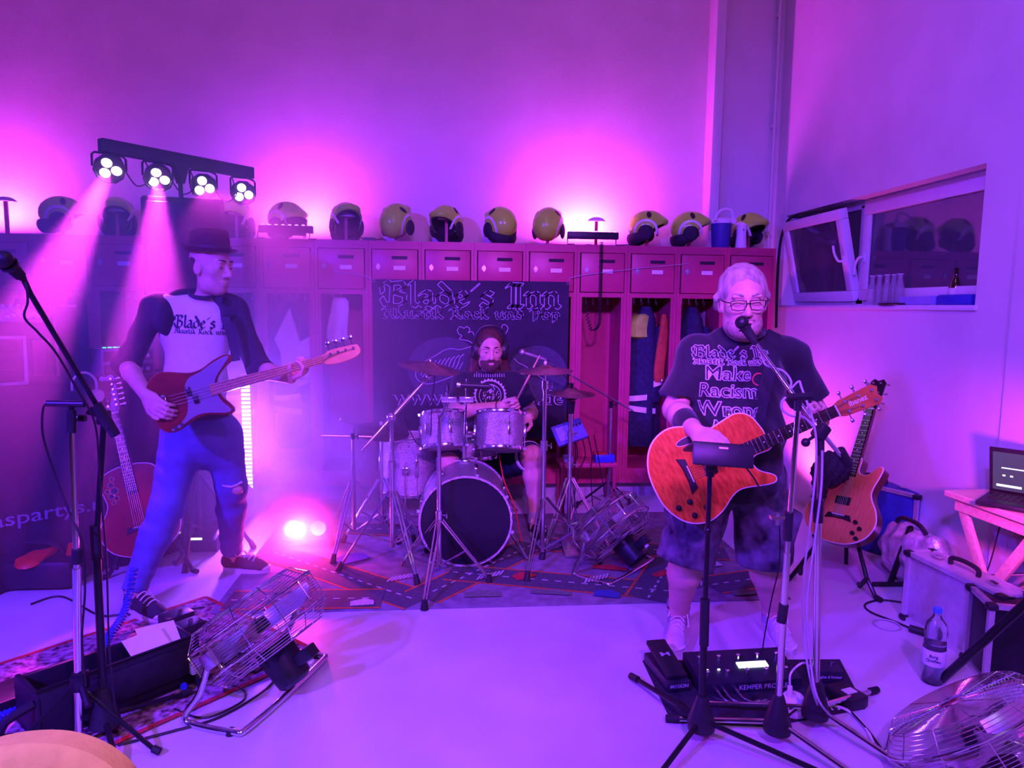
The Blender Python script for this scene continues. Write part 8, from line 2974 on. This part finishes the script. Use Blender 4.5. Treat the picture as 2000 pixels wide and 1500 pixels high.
M_navycase = mat('blue_case_panel', (0.02, 0.04, 0.30), 0.4, noise=0.15)
M_alucase = mat('aluminium_panel', (0.62, 0.60, 0.64), 0.4, 0.3, noise=0.08, nscale=30)
M_blackcase = mat('black_case_panel', (0.010, 0.010, 0.016), 0.35, noise=0.2)
case('flight_case', 'dark blue flight case leaning by the wall behind the honey guitar', (2.50, 4.45, 0), (0.42, -0.90, 0), 0.66, 0.17, 0.46, M_navycase, M_alu)
case('aluminium_case', 'pale aluminium suitcase standing on the floor behind the water bottle', (2.29, 3.20, 0), (0.08, -1.0, 0), 0.54, 0.13, 0.36, M_alucase, M_alucase)
case('flight_case', 'black flight case with metal edges at the right edge behind the slanted leg', (2.24, 2.60, 0), (0.95, -0.3, 0), 0.50, 0.20, 0.35, M_blackcase, M_alu)
# transparent plastic box with foil behind
M_foil = mat('crumpled_foil', (0.7, 0.7, 0.76), 0.3, 0.6, noise=0.3, nscale=20, bump=0.8, bscale=26)
t = thing('foil_bundle', 'crumpled silvery bundle with black handle between the cases', 'bundle', (2.62, 3.62, 0))
B_ = Body(0.04)
B_.ell((2.62, 3.66, 0.17), (0.10, 0.24, 0.17))
B_.ell((2.64, 3.50, 0.16), (0.09, 0.16, 0.17))
net_build(B_.mesh(0.012, clips=[((0, 0, 0.002), (0, 0, -1))], fold=lambda X, Y, Z: 0.012*np.sin(38*Y+20*Z+9*X)*np.sin(31*Z-17*Y)), 'wrapping', M_foil, t)
MB().tube(spline([(2.60, 3.76, 0.33), (2.59, 3.70, 0.37), (2.60, 3.58, 0.37), (2.61, 3.52, 0.33)], 5), 0.013, 8).build('handle', M_black, t)
# black stool legs / keyboard stand
q = ground(1765, 1120, 0)
t = thing('folding_stand', 'black folding guitar stand without a guitar before the blue case', 'guitar stand', (2.46, 3.62, 0))
ap = at(1778, 1030, 3.62)
for f_ in (ground(1738, 1140, 0.014), ground(1800, 1128, 0.014)):
    l = MB().tube([ap, f_], 0.016, 8).build('leg', M_blackmetal, t)
    MB().cyl(f_+Vector((-0.10, 0, 0)), f_+Vector((0.10, -0.01, 0)), 0.0135, n=8).build('cross_foot', M_rubber, l)
MB().tube([ap, ap+Vector((0.10, 0.16, -ap.z+0.02))], 0.014, 8).build('leg', M_blackmetal, t)
# dark gig bag in the corner behind the honey guitar
q = at(1590, 960, 4.5)
t = thing('gig_bag', 'black gig bag leaning in the corner behind the singer\'s elbow', 'bag', (2.15, 4.6, 0))
B_ = Body(0.05)
B_.ell((2.12, 4.6, 0.28), (0.17, 0.10, 0.27))
B_.cap((2.14, 4.62, 0.4), (2.22, 4.75, 0.62), 0.10, 0.06)
net_build(B_.mesh(0.012, clips=[((0, 0, 0.002), (0, 0, -1))], fold=lambda X, Y, Z: 0.006*np.sin(60*X+30*Z)), 'bag_body', M_bag, t)
MB().tube(spline([(2.05, 4.52, 0.5), (1.98, 4.45, 0.4), (2.0, 4.44, 0.2), (2.08, 4.5, 0.1)], 6), 0.012, 6).build('carry_strap', M_strap, t)
t = thing('furry_strap', 'black fringed strap bundle draped over the honey guitar\'s shoulder', 'strap', at(1625, 905, 3.72))
c_ = at(1625, 915, 3.70)
B_ = Body(0.03)
B_.ell(c_, (0.11, 0.06, 0.10))
B_.cap(c_+Vector((-0.06, 0, -0.02)), c_+Vector((-0.07, 0.0, -0.22)), 0.05, 0.03)
net_build(B_.mesh(0.010, fold=lambda X, Y, Z: 0.010*np.sin(140*X+40*Z)*np.sin(120*Z+30*X)), 'fringe', M_hdark, t)
cable('floor_cable', [ground(1790, 1232, 0.006), ground(1750, 1215, 0.006), ground(1700, 1195, 0.006), ground(1690, 1180, 0.006), ground(1720, 1172, 0.006), ground(1760, 1176, 0.006)], 'black cable loop on the floor left of the aluminium suitcase', 0.005)
t = thing('cable_reel', 'black connector end lying at the foot of the aluminium suitcase', 'connector', ground(1795, 1232, 0))
q = ground(1796, 1232, 0.02)
MB().cyl(q+Vector((-0.03, 0.03, 0)), q+Vector((0.02, -0.03, 0)), 0.018, n=10).build('plug', M_black, t)
MB().torus(q+Vector((-0.10, 0.10, -0.012)), (0, 0, 1), 0.06, 0.004, 24, 5).build('loop', M_cablegrey, t)

# ------------------------------------------------------------------ trestle table with laptop
M_wood = mat('pale_pine', (0.72, 0.55, 0.40), 0.5, noise=0.12, nscale=8, stretch=(1, 6, 6))
TZ = 0.665
tA, tB = ground(1845, 957, TZ), ground(1990, 1008, TZ)
t = thing('trestle_table', 'pale wooden table with crossed legs at the right edge', 'table', (2.6, 2.85, 0))
tu = (tB-tA).normalized()
tv = Vector((-tu.y, tu.x, 0))
if tv.x < 0:
    tv = -tv
TL, TD = 0.62, 0.36
b = MB()
b.prism([(0, 0), (TL, 0), (TL, TD), (0, TD)], -0.03, 0.0, 0.004)
b.v = [tuple(tA+tu*v[0]+tv*v[1]+Vector((0, 0, v[2]))) for v in b.v]
b.build('top', M_wood, t)
def TP(a, b_, z_):
    q_ = tA+tu*a+tv*b_
    return Vector((q_.x, q_.y, z_))
for b_ in (0.05, TD-0.05):
    for (a0_, a1_) in ((0.06, 0.40), (0.50, 0.10)):
        p0_, p1_ = TP(a0_, b_+(0.012 if a0_ > 0.3 else -0.012), TZ-0.03), TP(a1_, b_+(0.012 if a0_ > 0.3 else -0.012), 0.0)
        d_ = (p1_-p0_)
        R_ = mtx((0, 0, 0), tv, d_).to_3x3()
        MB().box((p0_+p1_)/2, (0.022, 0.05, d_.length), R_, bev=0.003).build('leg', M_wood, t)
MB().box(TP(0.3, 0.03, TZ-0.06), (0.5, 0.02, 0.05), Matrix((tu, tv, Vector((0, 0, 1)))).transposed()).build('apron', M_wood, t)
MB().cyl(TP(0.28, 0.0, 0.33), TP(0.28, TD, 0.33), 0.008, n=8).build('cross_bolt', M_steel, t)
lc = TP(0.33, 0.15, TZ)
Ml = mtx(lc, (0.62, -0.78, 0), (0, 0, 1))
t = thing('laptop', 'open black laptop with a dark lit screen on the pale table', 'laptop', M=Ml)
MB(Ml).box((0, 0, 0.012), (0.36, 0.25, 0.02), bev=0.005).build('base', M_black, t)
k = MB(Ml)
for i in range(12):
    for j in range(5):
        k.box((-0.145+i*0.0265, 0.085-j*0.026, 0.0235), (0.021, 0.020, 0.004))
k.build('keys', M_rubber, t, kind='stuff')
Ms_ = Ml @ Matrix.Translation((0.0, 0.125, 0.02)) @ Matrix.Rotation(math.radians(108), 4, 'X')
sc_ = MB(Ms_).box((0, 0.12, -0.006), (0.36, 0.24, 0.010), bev=0.004).build('lid', M_black, t)
MB(Ms_).box((0, 0.12, 0.0), (0.33, 0.20, 0.003)).build('screen', mat('dim_screen', (0.02, 0.02, 0.04), 0.2, emit=(0.25, 0.2, 0.4), estr=0.25), sc_)
b = MB(Ms_)
for (x_, y_, w2, h2) in ((-0.10, 0.045, 0.10, 0.012), (-0.12, 0.10, 0.012, 0.008), (-0.09, 0.10, 0.012, 0.008), (-0.05, 0.14, 0.16, 0.006), (0.05, 0.06, 0.08, 0.02)):
    b.box((x_, y_, 0.002), (w2, h2, 0.001))
b.build('screen_content', mat('screen_lines', (0.5, 0.7, 0.6), 0.3, emit=(0.7, 0.9, 0.85), estr=1.2), sc_, kind='stuff')
cable('table_cable', [TP(0.15, 0.2, TZ-0.03), TP(0.13, 0.2, 0.5), TP(0.12, 0.15, 0.25), TP(0.02, 0.1, 0.01)], 'thin black cable hanging from the table behind its crossed legs', 0.003)


# ------------------------------------------------------------------ corner and wall-wash lamps, added chair fill
def uplight(label, x, y, tgt, color, power, spot=110):
    z_ = 0.13
    t = thing('uplight', label, 'stage light', (x, y, 0))
    d = (Vector(tgt)-Vector((x, y, 0.12))).normalized()
    co = MB().lathe([(0.0, -0.09), (0.045, -0.09), (0.07, -0.02), (0.075, 0.0), (0.075, 0.02), (0.066, 0.021), (0.064, 0.004), (0.0, 0.004)], (x, y, 0.13), d, n=16).build('par_can', M_black, t)
    MB().lathe([(0.0, 0.010), (0.05, 0.006), (0.062, 0.0), (0.0, 0.0)], Vector((x, y, 0.13))+d*0.006, d, n=16).build('lens', M_ledpink, co)
    MB().tube([(x-0.085, y, 0.13), (x-0.085, y, 0.01), (x+0.085, y, 0.01), (x+0.085, y, 0.13)], 0.007, 6).build('floor_yoke', M_blackmetal, t)
    light('uplight_beam', 'SPOT', Vector((x, y, 0.13))+d*0.05, tgt, color, power, 0.05, spot=spot, blend=0.7)


uplight('small pink uplight in the corner behind the honey guitar', 2.45, 5.05, (2.85, 5.2, 1.0), PINK, 60, 120)
LSX, LSY = STAND_HUB.x, STAND_HUB.y
lo = MB().lathe([(0.0, -0.10), (0.05, -0.10), (0.07, -0.02), (0.075, 0.02), (0.066, 0.021), (0.064, 0.004), (0.0, 0.004)], (LSX-0.02, LSY+0.10, 0.95), (0.15, 1, -0.25), n=16).build('flood_lamp', M_black, STAND_T)
MB().lathe([(0.0, 0.010), (0.05, 0.006), (0.062, 0.0), (0.0, 0.0)], Vector((LSX-0.02, LSY+0.10, 0.95))+Vector((0.15, 1, -0.25)).normalized()*0.006, (0.15, 1, -0.25), n=16).build('lens', M_ledpink, lo)
light('flood_lamp_beam', 'SPOT', (LSX-0.01, LSY+0.17, 0.94), (2.78, 3.1, 0.66), (1.0, 0.05, 0.6), 80, 0.04, spot=62, blend=0.8)
light('chair_fill_light', 'SPOT', (-0.7, -0.4, 2.2), (-0.62, 1.0, 0.85), (1.0, 0.62, 0.26), 60, 0.1, spot=38, blend=0.8)  # unseen warm spot, added to bring out the orange of the chair back

# ------------------------------------------------------------------ haze and smoke
def haze_mat(name, dens, col, aniso, nscale, nlo, nhi):
    """scattering haze that thins out towards the rim of its own ellipsoid"""
    m = bpy.data.materials.new(name)
    m.use_nodes = True
    nt = m.node_tree
    nt.nodes.clear()
    out = nt.nodes.new('ShaderNodeOutputMaterial')
    v = nt.nodes.new('ShaderNodeVolumeScatter')
    v.inputs['Color'].default_value = (*col, 1)
    v.inputs['Anisotropy'].default_value = aniso
    tc = nt.nodes.new('ShaderNodeTexCoord')
    mp = nt.nodes.new('ShaderNodeMapping')
    mp.inputs['Location'].default_value = (-1, -1, -1)
    mp.inputs['Scale'].default_value = (2, 2, 2)
    nt.links.new(tc.outputs['Generated'], mp.inputs[0])
    ln = nt.nodes.new('ShaderNodeVectorMath')
    ln.operation = 'LENGTH'
    nt.links.new(mp.outputs[0], ln.inputs[0])
    r = nt.nodes.new('ShaderNodeMapRange')
    r.interpolation_type = 'SMOOTHSTEP'
    r.inputs[1].default_value = 1.0
    r.inputs[2].default_value = 0.1
    nt.links.new(ln.outputs['Value'], r.inputs[0])
    n = nt.nodes.new('ShaderNodeTexNoise')
    n.inputs['Scale'].default_value = nscale
    n.inputs['Detail'].default_value = 2
    nt.links.new(tc.outputs['Generated'], n.inputs['Vector'])
    r2 = nt.nodes.new('ShaderNodeMapRange')
    r2.inputs[1].default_value = 0.35
    r2.inputs[2].default_value = 0.65
    r2.inputs[3].default_value = nlo*dens
    r2.inputs[4].default_value = nhi*dens
    nt.links.new(n.outputs['Fac'], r2.inputs[0])
    mu = nt.nodes.new('ShaderNodeMath')
    mu.operation = 'MULTIPLY'
    nt.links.new(r.outputs[0], mu.inputs[0])
    nt.links.new(r2.outputs[0], mu.inputs[1])
    nt.links.new(mu.outputs[0], v.inputs['Density'])
    nt.links.new(v.outputs[0], out.inputs['Volume'])
    return m


def puff(name, label, c, r, dens, nscale=3.0, nlo=0.5, nhi=1.5, aniso=0.2):
    o = MB().ell((0, 0, 0), r, None, 32, 18).build(name, haze_mat(name, dens, (1, 1, 1), aniso, nscale, nlo, nhi))
    o.location = c
    o['kind'] = 'stuff'
    tag(o, label, 'smoke')
    return o


cy.volume_step_rate = 2.0
puff('stage_haze', 'thin haze hanging over the left half of the stage', (-1.75, 4.1, 1.3), (2.3, 1.55, 2.0), 0.55, 2.5, 0.6, 1.4)
puff('smoke_cloud', 'pale smoke rolling over the floor lamp', (-0.85, 4.65, 0.6), (0.80, 0.62, 0.75), 1.3, 5.0, 0.1, 1.8)
puff('lamp_smoke', 'dense glowing smoke right around the pink floor lamp', (fl.x+0.02, fl.y-0.16, 0.24), (0.42, 0.30, 0.34), 7.0, 5.0, 0.3, 1.7)
